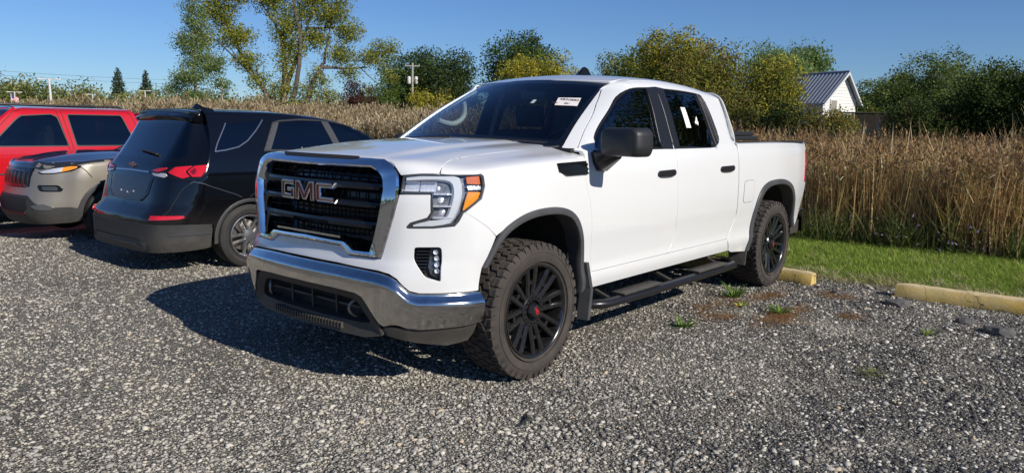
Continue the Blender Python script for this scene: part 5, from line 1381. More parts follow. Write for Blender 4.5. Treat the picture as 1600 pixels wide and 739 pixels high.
panel('windscreen', [(-1.70, .60), (-1.70, -.60), (-2.40, -.56), (-2.40, .56)], lambda x, y: [x, y, jp_top(x, y)+.006], M['glass_d'], JP, step=.12, depth=.006)
# grille: seven slots
def nose_f(y, z): P = J.pt(y, z); return P
panel('grille_panel', sym([(0, .700), (.30, .705), (.452, .722), (.470, .90), (.44, .925), (0, .925)]), J.pt, M['plastic_g'], JP, step=.06, depth=.03, off=.002)
for k in range(7):
    y = -.375+k*.125
    panel('grille_slot', rnd([(y-.040, .735), (y+.040, .735), (y+.043, .895), (y-.043, .895)], .02, 3), J.pt, M['shut'], JP, holes=(), step=.04, depth=.01, off=.004)
    gapline(JP, J.pt, [(y-.044, .73), (y-.047, .90), (y+.047, .90), (y+.044, .73), (y-.044, .73)], M['hood_dark'], .012, .014, name='slot_rim')
for sg in (0, 1):
    kw = dict(mirror=bool(sg))
    hl_ = panel('headlamp', rnd([(.555, .895), (.75, .955), (1.00, .985), (1.125, .985), (1.13, .965), (1.00, .915), (.80, .885), (.62, .878)], .015, 3), J.pt, M['plastic_g'], JP, step=.04, depth=.02, off=.004, **kw)
    panel('lamp_lens', [(.585, .897), (.75, .942), (.87, .958), (.87, .905), (.78, .892), (.65, .886)], J.pt, M['lampchrome'], hl_, step=.03, depth=.01, off=.012, **kw)
    panel('turn_signal', [(.875, .958), (.99, .973), (1.07, .972), (1.07, .955), (.97, .925), (.875, .905)], J.pt, M['lens_o'], hl_, step=.03, depth=.01, off=.012, **kw)
    panel('fog_lamp', rnd([(.58, .742), (.86, .745), (.915, .700), (.90, .665), (.64, .668)], .04, 4), J.pt, M['plastic_g'], JP, step=.03, depth=.03, off=.004, **kw)
    panel('lamp_lens', rnd([(.66, .725), (.83, .727), (.86, .69), (.84, .680), (.68, .682)], .03, 4), J.pt, M['lampdark'], JP, step=.03, depth=.01, off=.010, **kw)
    panel('lower_lamp_trim', [(.55, .485), (.72, .515), (.86, .47), (.80, .44), (.62, .445)], J.pt, M['chrome_dim'], JP, step=.04, depth=.02, off=.016, **kw)
gapline(JP, J.pt, [(1.13, .965), (1.20, .92), (1.27, .84)], M['shut'], .007, .006, both=True)
lowj = [(0, .25), (.6, .26), (1.0, .28), (jS(jw+.44), .30), (jS(jw+.43), .455), (1.02, .472), (.75, .467), (.60, .525), (.45, .605), (0, .605)]
panel('lower_bumper', sym(lowj), J.pt, M['clad'], JP, step=.06, depth=.05, off=.008)
panel('lower_intake', sym([(0, .41), (.42, .41), (.50, .46), (.46, .57), (0, .585)]), J.pt, M['shut'], JP, step=.06, depth=.01, off=.012)
panel('tow_trim', sym([(0, .36), (.40, .365), (.45, .40), (0, .40)]), J.pt, M['tow_red'], JP, step=.06, depth=.01, off=.014)
panel('sill_cladding', [(jS(jw-.44), .24), (jS(jr+.44), .24), (jS(jr+.44), .42), (jS(jw-.44), .42)], J.pt, M['clad'], JP, both=True, step=.1, depth=.05, off=.010)
for ar in (ar1, ar2):
    xc_ = (ar[0][0]+ar[-1][0])/2
    flare_on(JP, J.pt, [(jS(xc_+(x-xc_)*1.09), .35+(z-.35)*1.09) for x, z in ar], [(jS(xc_+(x-xc_)*.94), .35+(z-.35)*.94) for x, z in ar], M['clad']); liner(JP, J.pt, [(jS(xc_+(x-xc_)*.94), .35+(z-.35)*.94) for x, z in ar], M['under'])
for x, sg in ((jw, 1), (jw, -1), (jr, 1), (jr, -1)): plain_wheel(JP, (x, sg*.925, .36), sg, .36, .222, .23, M['rimb'], 5, 1)
b_ = MB(); b_.box((-2.25, 0, .42), (4.1, 1.38, .30)); b_.box((-.75, 0, .72), (1.0, 1.2, .45)); b_.box((-2.6, 0, .8), (2.6, 1.5, .6)); b_.build('underbody', M['under'], JP)
MB().box((-1.62, 1.03, 1.13), (.12, .20, .15), bev=.04).build('side_mirror', M['plastic'], JP)

# ================================================================== red crew-cab pickup, side on
RT = thing('pickup_truck', 'red crew cab pickup truck with a chrome mirror, standing behind the warm grey SUV', 'pickup truck', (-.20, -10.32, -.17))
RTT = tab([(-5.6, 1.25), (-3.0, 1.25), (-2.99, 1.25), (-1.0, 1.25), (1.2, 1.25)])
rp_ = M['red_paint']
def ry(z): return .995+tab([(.3, -.06), (.5, -.02), (.8, 0), (1.05, .0), (1.2, -.012), (1.3, -.035), (1.5, -.105), (1.7, -.175), (1.83, -.235), (1.9, -.29)])(z)
_ryt = tab([(z, ry(z)) for z in rng(.3, 1.9, 32)])
def rsd(x, z):
    if z <= 1.79: return [x, _ryt(z)-.02*sm((x-1.2)/.8), z]
    t = cl((z-1.79)/.14); A = [x, _ryt(1.79), 1.79]; B = [x, A[1]-.13, 1.832+.012*sm((x+2.6)/.5)]; return bez(A, [x, A[1]-.035, 1.828], B, t)
cabp = [(.30, .52), (-2.30, .52), (-2.30, 1.27), (-2.22, 1.55), (-2.12, 1.79), (-2.06, 1.93), (-.50, 1.93), (-.36, 1.84), (-.12, 1.62), (.13, 1.36), (.24, 1.27), (.33, 1.22)]
w1 = rnd([(.035, 1.255), (.02, 1.30), (-.33, 1.645), (-.42, 1.715), (-.845, 1.745), (-.925, 1.70), (-1.015, 1.255)], .03, 3)
w2 = rnd([(-1.13, 1.255), (-1.075, 1.745), (-1.905, 1.745), (-2.065, 1.255)], .035, 3)
panel('cab', list(reversed(cabp)), rsd, rp_, RT, both=True, holes=[w1, w2], step=.08, depth=.02, flip=True)
for w_ in (w1, w2):
    for mr_ in (False, True):
        panel('side_window', w_, rsd, M['glass_t'] if w_ is w1 else M['glass_d'], RT, step=.12, depth=.004, off=-.012, flip=True, mirror=mr_)
        gapline(RT, rsd, w_+[w_[0]], M['plastic'], .018, .002, flip=True, both=False, name='window_seal') if not mr_ else None
gapline(RT, rsd, [(-.985, .56), (-1.01, .8), (-1.02, 1.2), (-.96, 1.60), (-.93, 1.80), (-.90, 1.84), (-.50, 1.845), (-.33, 1.78), (.06, 1.38), (.15, 1.25), (.17, .9), (.16, .56), (-.985, .56)], M['shut'], .008, .002, flip=True)
gapline(RT, rsd, [(-1.045, .56), (-1.07, .8), (-1.08, 1.2), (-1.02, 1.62), (-.99, 1.82), (-2.02, 1.83), (-2.10, 1.66), (-2.20, 1.25), (-2.20, .7), (-2.10, .56), (-1.045, .56)], M['shut'], .008, .002, flip=True)
gapline(RT, rsd, [(.30, .845), (-2.30, .845)], M['chrome_dim'], .022, .008, flip=True, name='side_moulding')
for x0 in (-.88, -2.04): MB().box((x0, rsd(x0, 1.155)[1]+.012, 1.155), (.17, .03, .045), bev=.010).build('door_handle', M['plastic'], RT)
def rroof(x, y): return [x, y, 1.832+.012*sm((x+2.6)/.5)+.018*(1-(y/.66)**2)-.05*sm((x+.75)/.35)]
panel('roof', [(-.38, .62), (-2.12, .64), (-2.12, -.64), (-.38, -.62)], rroof, rp_, RT, step=.15, depth=.02)
def rws(u, t): return [.33-.70*t+.10*(1-u*u), u*(.86-.20*t), 1.24+.585*t]
panel('windscreen', [(-1, 0), (1, 0), (1, 1), (-1, 1)], rws, M['glass_t'], RT, step=.15, depth=.005)
for sg in (1, -1): MB().tube([(.33, sg*.90, 1.24), (0, sg*.845, 1.52), (-.37, sg*.72, 1.82)], .035, 6).build('windscreen_pillar', rp_, RT)
MB().box((-2.22, 0, 1.18), (.05, 1.70, 1.22), bev=.02).build('cab_back', rp_, RT)
# bonnet and wings (run out of the picture to the left)
V = []; F = []; n1 = 18
for i in range(n1+1):
    x = .26+1.62*i/n1; f = sm((x-1.5)/.4)
    for y, z in ((-.90, 1.10), (-.97, 1.13), (-.90, 1.21), (-.6, 1.245), (-.3, 1.262), (0, 1.265), (.3, 1.262), (.6, 1.245), (.90, 1.21), (.97, 1.13), (.90, 1.10)): V.append((x, y*(1-.06*f), z-.10*f*f-.03*(x-.26)/1.6))
for i in range(n1):
    for j in range(10): F.append((i*11+j, i*11+11+j, i*11+12+j, i*11+j+1))
MB().add(V, F).build('bonnet', rp_, RT, angle=50)
arx = arch_pts(1.08, .42, .46, .36, None, 16)
wingp = [(1.95, .52), (1.95, 1.14), (.33, 1.20), (.30, .52)]+[(x, z) for x, z in reversed(arx[1:-1])]
panel('front_wing', wingp, rsd, rp_, RT, both=True, step=.09, depth=.03, flip=True)
bedp = [(-2.36, .52), (-2.36, 1.27), (-4.35, 1.27), (-4.35, .60)]+[(x, z) for x, z in arch_pts(-3.25, .42, .46, .52, None, 16)[::-1]]
panel('bed_side', bedp, rsd, rp_, RT, both=True, step=.09, depth=.03, flip=True)
b_ = MB(); b_.box((-3.35, 0, .85), (1.95, 1.7, .05)); b_.box((-4.33, 0, 1.0), (.04, 1.86, .55)); b_.build('bed_liner', M['galv'], RT)
b_ = MB(); b_.box((1.98, 0, .92), (.12, 1.55, .34), bev=.02); b_.build('grille', M['chrome_dim'], RT)
MB().box((2.05, 0, .60), (.16, 1.92, .22), bev=.04).build('front_bumper', M['chrome'], RT)
MB().box((-4.46, 0, .60), (.16, 1.90, .20), bev=.04).build('rear_bumper', M['chrome'], RT)
for sg in (1, -1):
    b_ = MB(); b_.tube([(.45, sg*1.02, .40), (-2.25, sg*1.02, .40)], .055, 10, flat=.6); b_.build('running_board', M['paint_w'], RT)
    liner_pts = None
    ms2 = MB(); ms2.box((.13, sg*1.14, 1.30), (.10, .20, .25), bev=.035); mr2 = ms2.build('side_mirror', M['chrome'], RT)
    MB().box((.075, sg*1.14, 1.30), (.008, .15, .19)).build('mirror_glass', M['plastic_g'], mr2)
    MB().tube([(.12, sg*.96, 1.20), (.13, sg*1.06, 1.20)], .022, 6).build('mirror_arm', M['plastic'], mr2)
    for x in (1.08, -3.25): plain_wheel(RT, (x, sg*.95, .38), sg, .38, .215, .25, M['rimsilver'], 6, 0)
b_ = MB(); b_.box((-1.2, 0, .48), (5.6, 1.2, .24)); b_.box((-1.0, 0, .75), (2.5, 1.7, .4)); b_.box((1.1, 0, .8), (1.4, 1.1, .5)); b_.build('underbody', M['under'], RT)
b_ = MB()
for y in (-.42, .42): b_.box((-.85, y, 1.15), (.16, .50, .62), bev=.05); b_.box((-.90, y, 1.50), (.10, .28, .16), bev=.04)
b_.box((-1.85, 0, 1.1), (.16, 1.4, .6), bev=.05); b_.build('seats', M['seat'], RT)
ro = [(-.20-.08*math.sin(a), .42+.19*math.cos(a), 1.25+.19*math.sin(a)) for a in rng(0, 2*math.pi, 20)]; MB().tube(ro, .014, 6, cap=False).build('steering_wheel', M['seat'], RT)
# ================================================================== dark vehicle just showing above the red roof
DK = thing('suv', 'dark SUV of which only the black roof shows above the red pickup', 'SUV', (.9, -13.3, -.12))
DT = tab([(-5.0, 1.55), (-4.7, 1.72), (-4.0, 1.83), (-2.5, 1.86), (-1.7, 1.80), (-1.0, 1.35), (-.6, 1.16), (0, 1.02), (.2, .98)])
def dk_top(x, y): return DT(x)-.04*(abs(y)/.72)**2
D_ = Shell([(-.5, -.03, -.5), (0, 0, 0), (.5, -.04, .5), (.75, -.12, .735), (.92, -.25, .85), (1.1, -.40, .94), (1.4, -.70, .96)], [(.3, 0), (.6, 0), (.9, -.05), (1.1, -.12)], [(-5.0, .85), (-4.5, .94), (-.7, .96)],
           [(.2, -.05), (.4, 0), (1.0, 0), (1.2, -.04), (1.5, -.13), (1.8, -.24)], dk_top, vsd=.09, lb=.13, d=.10, fw=(.7, .7))
dS = D_.S; a1 = arch_pts(-.95, .38, .44, .32, dS, 14); a2 = arch_pts(-3.9, .38, .44, .32, dS, 14)
dp = [(0, .32), (dS(-.51), .32)]+a1[1:-1]+[(dS(-1.39), .32), (dS(-3.46), .32)]+a2[1:-1]+[(dS(-4.34), .32), (dS(-4.85), .35)]+[(q, D_.vs(q)+D_.LB) for q in [dS(x) for x in rng(-4.85, -.75, 36)]+rng(1.35, 0, 14)]
V, F, N = panel_data(dp, D_.pt, step=.10, depth=.02)
mesh('body', V, F, bp_, DK, normals=N); mesh('body', [Vector((v.x, -v.y, v.z)) for v in V], [f[::-1] for f in F], bp_, DK, normals=[Vector((n_.x, -n_.y, n_.z)) for n_ in N])
top_skin(DK, D_, 'roof', bp_, -.05, -4.9, 40)
for g_ in ([(-1.5, 1.18), (-2.0, 1.62), (-2.65, 1.66), (-2.65, 1.18)], [(-2.75, 1.18), (-2.75, 1.66), (-3.6, 1.66), (-3.75, 1.18)], [(-3.9, 1.2), (-3.8, 1.64), (-4.5, 1.6), (-4.7, 1.24)]):
    panel('side_window', list(reversed([(dS(x), z) for x, z in g_])), D_.pt, M['glass_d'], DK, both=True, step=.1, depth=.006, off=.004)
for sg in (1, -1):
    MB().tube([(-1.95, sg*.64, 1.80), (-2.05, sg*.64, 1.875), (-4.3, sg*.62, 1.875), (-4.45, sg*.62, 1.80)], .02, 8).build('roof_rail', M['plastic'], DK)
    for x in (-.95, -3.9): plain_wheel(DK, (x, sg*.94, .38), sg, .38, .23, .24, M['rimsilver'], 5, 0)
for x in (-2.5, -3.8): MB().tube([(x, -.64, 1.89), (x, .64, 1.89)], .018, 6).build('cross_bar', M['plastic'], DK)
MB().box((-2.4, 0, .45), (4.2, 1.3, .3)).build('underbody', M['under'], DK)
# ------------------------------------------------------------------ plants
def leafmat(name, trans=.35, rough=.55):
    return mat(name, (1, 1, 1), rough, attr=True, trans=trans, spec=.12)
M['leaf'] = leafmat('leaves', .45, .7); M['reed'] = leafmat('dry_reed', .25, .8); M['grassm'] = leafmat('grass_blade', .35, .6)
M['bark'] = mat('bark', (.085, .070, .055), .9, var=(6, .8, (.16, .14, .115)), bump=(22, .8, .02))
M['bark_pale'] = mat('pale_bark', (.26, .25, .21), .85, var=(8, .7, (.13, .12, .09)), bump=(20, .6, .02))
def blade(V, F, C, base_, h, lean, az, w, col, seg=3, curl=.6, tip=None):
    """one bent blade as a tapering strip"""
    n0 = len(V); dx, dy = math.cos(az), math.sin(az); px, py = -dy, dx
    for i in range(seg+1):
        t = i/seg; r_ = lean*(t+curl*t*t); z = h*t*(1-.25*curl*t*lean/max(h, .01)); ww = w*(1-t)**.6 if i < seg else 0
        x = base_[0]+dx*r_; y = base_[1]+dy*r_; c_ = col if tip is None else tuple(a+(b2-a)*t for a, b2 in zip(col, tip))
        if i < seg:
            V += [(x-px*ww/2, y-py*ww/2, base_[2]+z), (x+px*ww/2, y+py*ww/2, base_[2]+z)]; C += [c_, c_]
        else: V.append((x, y, base_[2]+z)); C.append(c_)
    for i in range(seg-1):
        a = n0+i*2; F.append((a, a+1, a+3)); F.append((a, a+3, a+2))
    a = n0+(seg-1)*2; F.append((a, a+1, a+2))
def jit(c, rk, s=.2): 
    k = 1+rk.uniform(-s, s); return tuple(max(0, v*k*(1+rk.uniform(-.08, .08))) for v in c)
def tri_source(name, V, F, C, m): return source(name, V, F, m, col=np.array(C))
def make_cattail(seed):
    """clump of cattail / sedge: upright tan blades, some green, a few brown heads"""
    rk = random.Random(seed); V = []; F = []; C = []
    for k in range(30):
        a = rk.uniform(0, 6.28); r_ = .30*rk.random()**.5; b0 = (r_*math.cos(a), r_*math.sin(a), 0)
        u = rk.random(); col = (.50, .37, .20) if u < .32 else (.31, .21, .11) if u < .60 else (.13, .085, .05) if u < .78 else (.36, .37, .12) if u < .87 else (.78, .66, .42)
        h = rk.uniform(.70, 1.45)*(1 if u < .8 else .85)
        blade(V, F, C, b0, h, rk.uniform(.01, .16), rk.uniform(0, 6.28), rk.uniform(.013, .027), jit(col, rk, .3), 3, rk.uniform(.2, 1.2), tip=jit((.38, .275, .13), rk, .35))
    for k in range(9):   # blades snapped over near the top
        a = rk.uniform(0, 6.28); r_ = .28*rk.random()**.5; bx, by = r_*math.cos(a), r_*math.sin(a); z = rk.uniform(.55, 1.25); col = jit(rk.choice([(.60, .47, .27), (.40, .29, .15), (.80, .70, .46), (.34, .36, .12)]), rk, .3); w_ = rk.uniform(.014, .026); az = rk.uniform(0, 6.28)
        blade(V, F, C, (bx, by, z), -rk.uniform(.10, .45), rk.uniform(.10, .34), az, w_, col, 2, .3)
    for k in range(7):   # strongly leaning ones that cross the rest
        a = rk.uniform(0, 6.28); b0 = (rk.uniform(-.25, .25), rk.uniform(-.25, .25), 0); blade(V, F, C, b0, rk.uniform(.7, 1.2), rk.uniform(.25, .6), a, rk.uniform(.012, .022), jit(rk.choice([(.62, .48, .26), (.32, .20, .10), (.46, .44, .16)]), rk, .3), 3, .6)
    for k in range(3):   # ragged seed heads
        a = rk.uniform(0, 6.28); b0 = (.2*math.cos(a), .2*math.sin(a), rk.uniform(1.15, 1.42))
        for j in range(7): blade(V, F, C, (b0[0], b0[1], b0[2]+.03*j), rk.uniform(.0, .09), rk.uniform(.02, .05), rk.uniform(0, 6.28), .024, jit((.27, .19, .10), rk, .3), 2, .4)
    for k in range(5):   # broken blades hanging
        a = rk.uniform(0, 6.28); b0 = (rk.uniform(-.3, .3), rk.uniform(-.3, .3), rk.uniform(.25, .8)); blade(V, F, C, b0, rk.uniform(-.2, .3), rk.uniform(.3, .55), a, .012, jit((.42, .30, .15), rk), 3, .3)
    C = [(min(.95, c_[0]*1.16), min(.95, c_[1]*1.08), c_[2]*1.02) for c_ in C]
    return tri_source('cattail_clump', V, F, C, M['reed'])
def make_reed(seed):
    """clump of common reed: stems with leaves and fluffy drooping plumes"""
    rk = random.Random(seed); V = []; F = []; C = []
    for k in range(15):
        a = rk.uniform(0, 6.28); r_ = .34*rk.random()**.5; bx, by = r_*math.cos(a), r_*math.sin(a); h = rk.uniform(1.45, 2.15); az = rk.uniform(0, 6.28); ln = rk.uniform(.03, .22)
        blade(V, F, C, (bx, by, 0), h, ln, az, .013, jit((.40, .31, .16), rk), 4, .5)
        for j in range(7):
            t = rk.uniform(.15, .85); z = h*t; x = bx+math.cos(az)*ln*(t+.5*t*t); y = by+math.sin(az)*ln*(t+.5*t*t)
            col = (.33, .36, .11) if rk.random() < .6 else (.50, .42, .18) if rk.random() < .6 else (.30, .20, .10)
            blade(V, F, C, (x, y, z), rk.uniform(.05, .30), rk.uniform(.18, .42), rk.uniform(0, 6.28), rk.uniform(.014, .024), jit(col, rk, .25), 3, .8)
        tx = bx+math.cos(az)*ln*1.5; ty = by+math.sin(az)*ln*1.5
        pc = (.40, .31, .19) if rk.random() < .55 else (.56, .47, .31)
        for j in range(20):
            q = rk.random(); blade(V, F, C, (tx+math.cos(az)*.10*q, ty+math.sin(az)*.10*q, h*.95+.26*q*(1-.3*q)), rk.uniform(-.05, .11), rk.uniform(.03, .085)*(1.2-q), az+rk.uniform(-1.6, 1.6), rk.uniform(.016, .030), jit(pc, rk, .3), 2, .6)
    return tri_source('reed_clump', V, F, C, M['reed'])
def make_grass(seed, hmin, hmax, n, rad, cols, w=.006, lean=.06):
    rk = random.Random(seed); V = []; F = []; C = []
    for k in range(n):
        a = rk.uniform(0, 6.28); r_ = rad*rk.random()**.5; c_ = jit(rk.choice(cols), rk, .3)
        blade(V, F, C, (r_*math.cos(a), r_*math.sin(a), -.005), rk.uniform(hmin, hmax), rk.uniform(.2, 1)*lean, rk.uniform(0, 6.28), w*rk.uniform(.7, 1.3), c_, 2, .8, tip=tuple(min(1, v*1.35) for v in c_))
    return tri_source('grass_tuft', V, F, C, M['grassm'])
cattails = [make_cattail(k) for k in range(9)]; reeds = [make_reed(50+k) for k in range(9)]
rs = np.random.RandomState(11)
def field_front(y): return -7.62+.16*math.sin(y*1.3)+.10*math.sin(y*3.1+.6)
def scatter_field(name, n, ylo, yhi, depth, src, s0, s1, front, seedv=0):
    P = []; R_ = []; S_ = []; I = []
    while len(P) < n:
        y = rs.uniform(ylo, yhi); d_ = depth*rs.rand()**1.7; x = front(y)-d_
        P.append((x, y, gh(x, y)-.02)); R_.append((rs.uniform(-.07, .07), rs.uniform(-.07, .07), rs.uniform(0, 6.28))); k = rs.uniform(s0, s1)*(.80+.20*sm((-y-12.5)/4.5) if src is reeds else 1)*(1+.14*math.sin(x*.9+y*1.7)*math.sin(y*.63+x*.5)); S_.append((k*rs.uniform(.9, 1.15), k*rs.uniform(.9, 1.15), k)); I.append(rs.randint(0, len(src)))
    return scatter(name, P, R_, S_, I, src)
scatter_field('cattails', 10500, -9.5, 24.0, 15.0, cattails, .74, .98, field_front)
def reed_front(y): return field_front(y) if y < -8 else -10.5
scatter_field('reeds', 9500, -62.0, -7.0, 26.0, reeds, .86, 1.05, lambda y: field_front(y)-.1)
# the mown strip
gl = [(.18, .27, .04), (.24, .33, .05), (.32, .39, .08), (.11, .17, .03)]
lawn_t = [make_grass(200+k, .035, .075, 46, .13, gl+[(.26, .24, .10)] if k % 3 == 0 else gl) for k in range(6)]
def along(n, xlo, xhi, ylo, yhi, fn=None):
    out = []
    while len(out) < n:
        x = rs.uniform(xlo, xhi); y = rs.uniform(ylo, yhi)
        if fn is None or fn(x, y): out.append((x, y, gh(x, y)-.004))
    return np.array(out)
def rz(n, t=.12): return np.column_stack([rs.uniform(-t, t, n), rs.uniform(-t, t, n), rs.uniform(0, 6.28, n)])
P = along(9000, -7.8, -4.35, -2.5, 13.0, lambda x, y: x < lot_edge(y)-.12+rs.uniform(-.25, .12)); n = len(P)
dens = np.array([.75+.5*sm((-x-4.7)/1.5) for x, y, z in P]); scatter('grass', P, rz(n), dens*rs.uniform(.8, 1.2, n), rs.randint(0, 6, n), lawn_t)
P = along(1300, -8.0, -4.4, -40, -2.5); n = len(P); scatter('grass', P, rz(n), rs.uniform(1.2, 1.8, n), rs.randint(0, 6, n), lawn_t)
# taller green and straw growth at the foot of the cattails
foot_t = [make_grass(300+k, .12, .38, 34, .16, [(.12, .18, .04), (.20, .24, .06), (.36, .31, .15), (.09, .13, .035)], .008, .16) for k in range(5)]
P = along(1500, -8.1, -7.0, -2.5, 13, lambda x, y: x < -7.28+.25*math.sin(y*2.3)+.15*math.sin(y*5.1)); n = len(P); scatter('undergrowth', P, rz(n), rs.uniform(.6, 1.7, n), rs.randint(0, 5, n), foot_t)
# straw-dry grass along the ragged edge and behind the kerb stops
dry_t = [make_grass(400+k, .02, .07, 40, .12, [(.52, .45, .30), (.42, .35, .21), (.30, .26, .15), (.18, .20, .07)], .006, .10) for k in range(4)]
P = along(650, -5.2, -4.2, -2, 12, lambda x, y: abs(x-(lot_edge(y)-.15)) < .30*rs.rand()**.5+.05); n = len(P); scatter('dry_grass', P, rz(n, .3), rs.uniform(.6, 1.15, n), rs.randint(0, 4, n), dry_t)
P = along(420, -7.4, -4.6, -2, 12); n = len(P); scatter('dry_grass', P, rz(n, .3), rs.uniform(.8, 1.3, n), rs.randint(0, 4, n), dry_t)
# brown matted straw patches on the stones
straw_t = []
for k in range(4):
    rk = random.Random(500+k); V = []; F = []; C = []
    for j in range(60):
        a = rk.uniform(0, 6.28); r_ = .12*rk.random()**.5; blade(V, F, C, (r_*math.cos(a), r_*math.sin(a), rk.uniform(.002, .014)), rk.uniform(-.004, .012), rk.uniform(.02, .07), rk.uniform(0, 6.28), .0035, jit(rk.choice([(.34, .18, .07), (.42, .26, .12), (.26, .13, .05)]), rk, .3), 2, .2)
    straw_t.append(tri_source('straw_tuft', V, F, C, M['grassm']))
P = []
for cx_, cy_, rx, ry_, n in ((-2.62, 1.58, .36, .10, 34), (-2.2, 1.22, .16, .06, 10), (-3.35, 1.20, .45, .08, 18), (-2.55, 1.0, .30, .06, 12), (-3.0, 2.0, .12, .06, 7), (-3.75, 1.65, .30, .14, 10)):
    for _ in range(n): x = cx_+rs.normal()*rx*.55; y = cy_+rs.normal()*ry_*.55; P.append((x, y, gh(x, y)+.004))
n = len(P); scatter('matted_straw', P, rz(n, .1), rs.uniform(.6, 1.1, n), rs.randint(0, 4, n), straw_t)

# ---- single weeds, each a thing
def weed(name, label, loc, seed, n, hmin, hmax, cols, w, lean, cat='weed', group=None, rad=.05):
    rk = random.Random(seed); V = []; F = []; C = []
    for k in range(n):
        a = rk.uniform(0, 6.28); r_ = rad*rk.random(); blade(V, F, C, (r_*math.cos(a), r_*math.sin(a), 0), rk.uniform(hmin, hmax), rk.uniform(.3, 1)*lean, a+rk.uniform(-.6, .6), w*rk.uniform(.6, 1.3), jit(rk.choice(cols), rk, .25), 3, .7)
    o = npmesh(name, np.array(V), np.array(F), M['leaf'], col=np.array(C)); o.location = (loc[0], loc[1], gh(*loc)+.004); return tag(o, label, cat, group)
gr = [(.16, .27, .05), (.22, .34, .07), (.12, .20, .04)]
weed('weed', 'leafy green weed growing in the rust-brown straw patch ahead of the short parking stop', (-2.67, 1.52), 1, 46, .02, .085, gr, .022, .09)
weed('weed', 'tiny bright green weed alone on the dark gravel in front of the long kerb stop', (-2.83, 2.60), 2, 20, .015, .06, [(.30, .42, .10), (.2, .3, .06)], .016, .05)
weed('weed', 'faint yellowish grass tuft on the dark gravel, nearest the bottom right', (-1.50, 2.55), 3, 46, .01, .045, [(.32, .33, .12), (.24, .28, .08)], .006, .09)
weed('weed', 'green weed sprouting under the middle of the side step', (-1.75, 1.13), 4, 36, .02, .09, gr, .020, .09)
weed('weed', 'green weed at the rear end of the side step beside the rear wheel', (-2.98, .98), 5, 50, .03, .15, gr, .022, .12)
weed('weed', 'low sprig left of the leafy weed, with a small yellow flower', (-2.70, 1.18), 6, 26, .01, .04, gr+[(.75, .62, .05)], .014, .06)
for k, (x, y, h, lb_) in enumerate(((-7.30, 1.95, 1.05, 'tall yellow-green blade clump standing in front of the brown cattails, the tallest of them'), (-7.42, .15, .75, 'yellow-green blade clump in front of the cattails just right of the truck tail'), (-7.35, 2.25, .55, 'spindly straw-coloured stalks leaning in front of the cattails'))):
    weed('reed_clump', lb_, (x, y), 20+k, 16, h*.5, h, [(.42, .42, .10), (.55, .50, .16)] if k < 2 else [(.60, .48, .26)], .022 if k < 2 else .010, .22, 'reed clump')
def aster(x, y, seed, lb_):
    rk = random.Random(seed); V = []; F = []; C = []
    for k in range(420):
        a = rk.uniform(0, 6.28); r_ = .34*rk.random()**.5; z = rk.uniform(.05, .62)*(1-.4*r_/.34)
        u = rk.random(); col = (.10, .15, .045) if u < .6 else (.15, .20, .06) if u < .9 else (.42, .30, .50)
        blade(V, F, C, (r_*math.cos(a), r_*math.sin(a), z), rk.uniform(0, .05), rk.uniform(.02, .06), rk.uniform(0, 6.28), .018 if u < .9 else .022, jit(col, rk), 2, .4)
    for k in range(24):
        a = rk.uniform(0, 6.28); blade(V, F, C, (0, 0, 0), rk.uniform(.3, .6), rk.uniform(.05, .3), a, .008, (.10, .11, .04), 3, .5)
    o = npmesh('aster_bush', np.array(V), np.array(F), M['leaf'], col=np.array(C)); o.location = (x, y, 0); tag(o, lb_, 'flowering plant', 'low green bushes with purple flowers')
aster(-7.15, 1.35, 1, 'dark bush with purple flowers below the cattails, left of the tall yellow blade'); aster(-7.22, 2.1, 2, 'dark green bush dotted with purple, right of the tall yellow blade'); aster(-7.25, .55, 3, 'low dark green bush at the foot of the cattails nearest the truck tail')

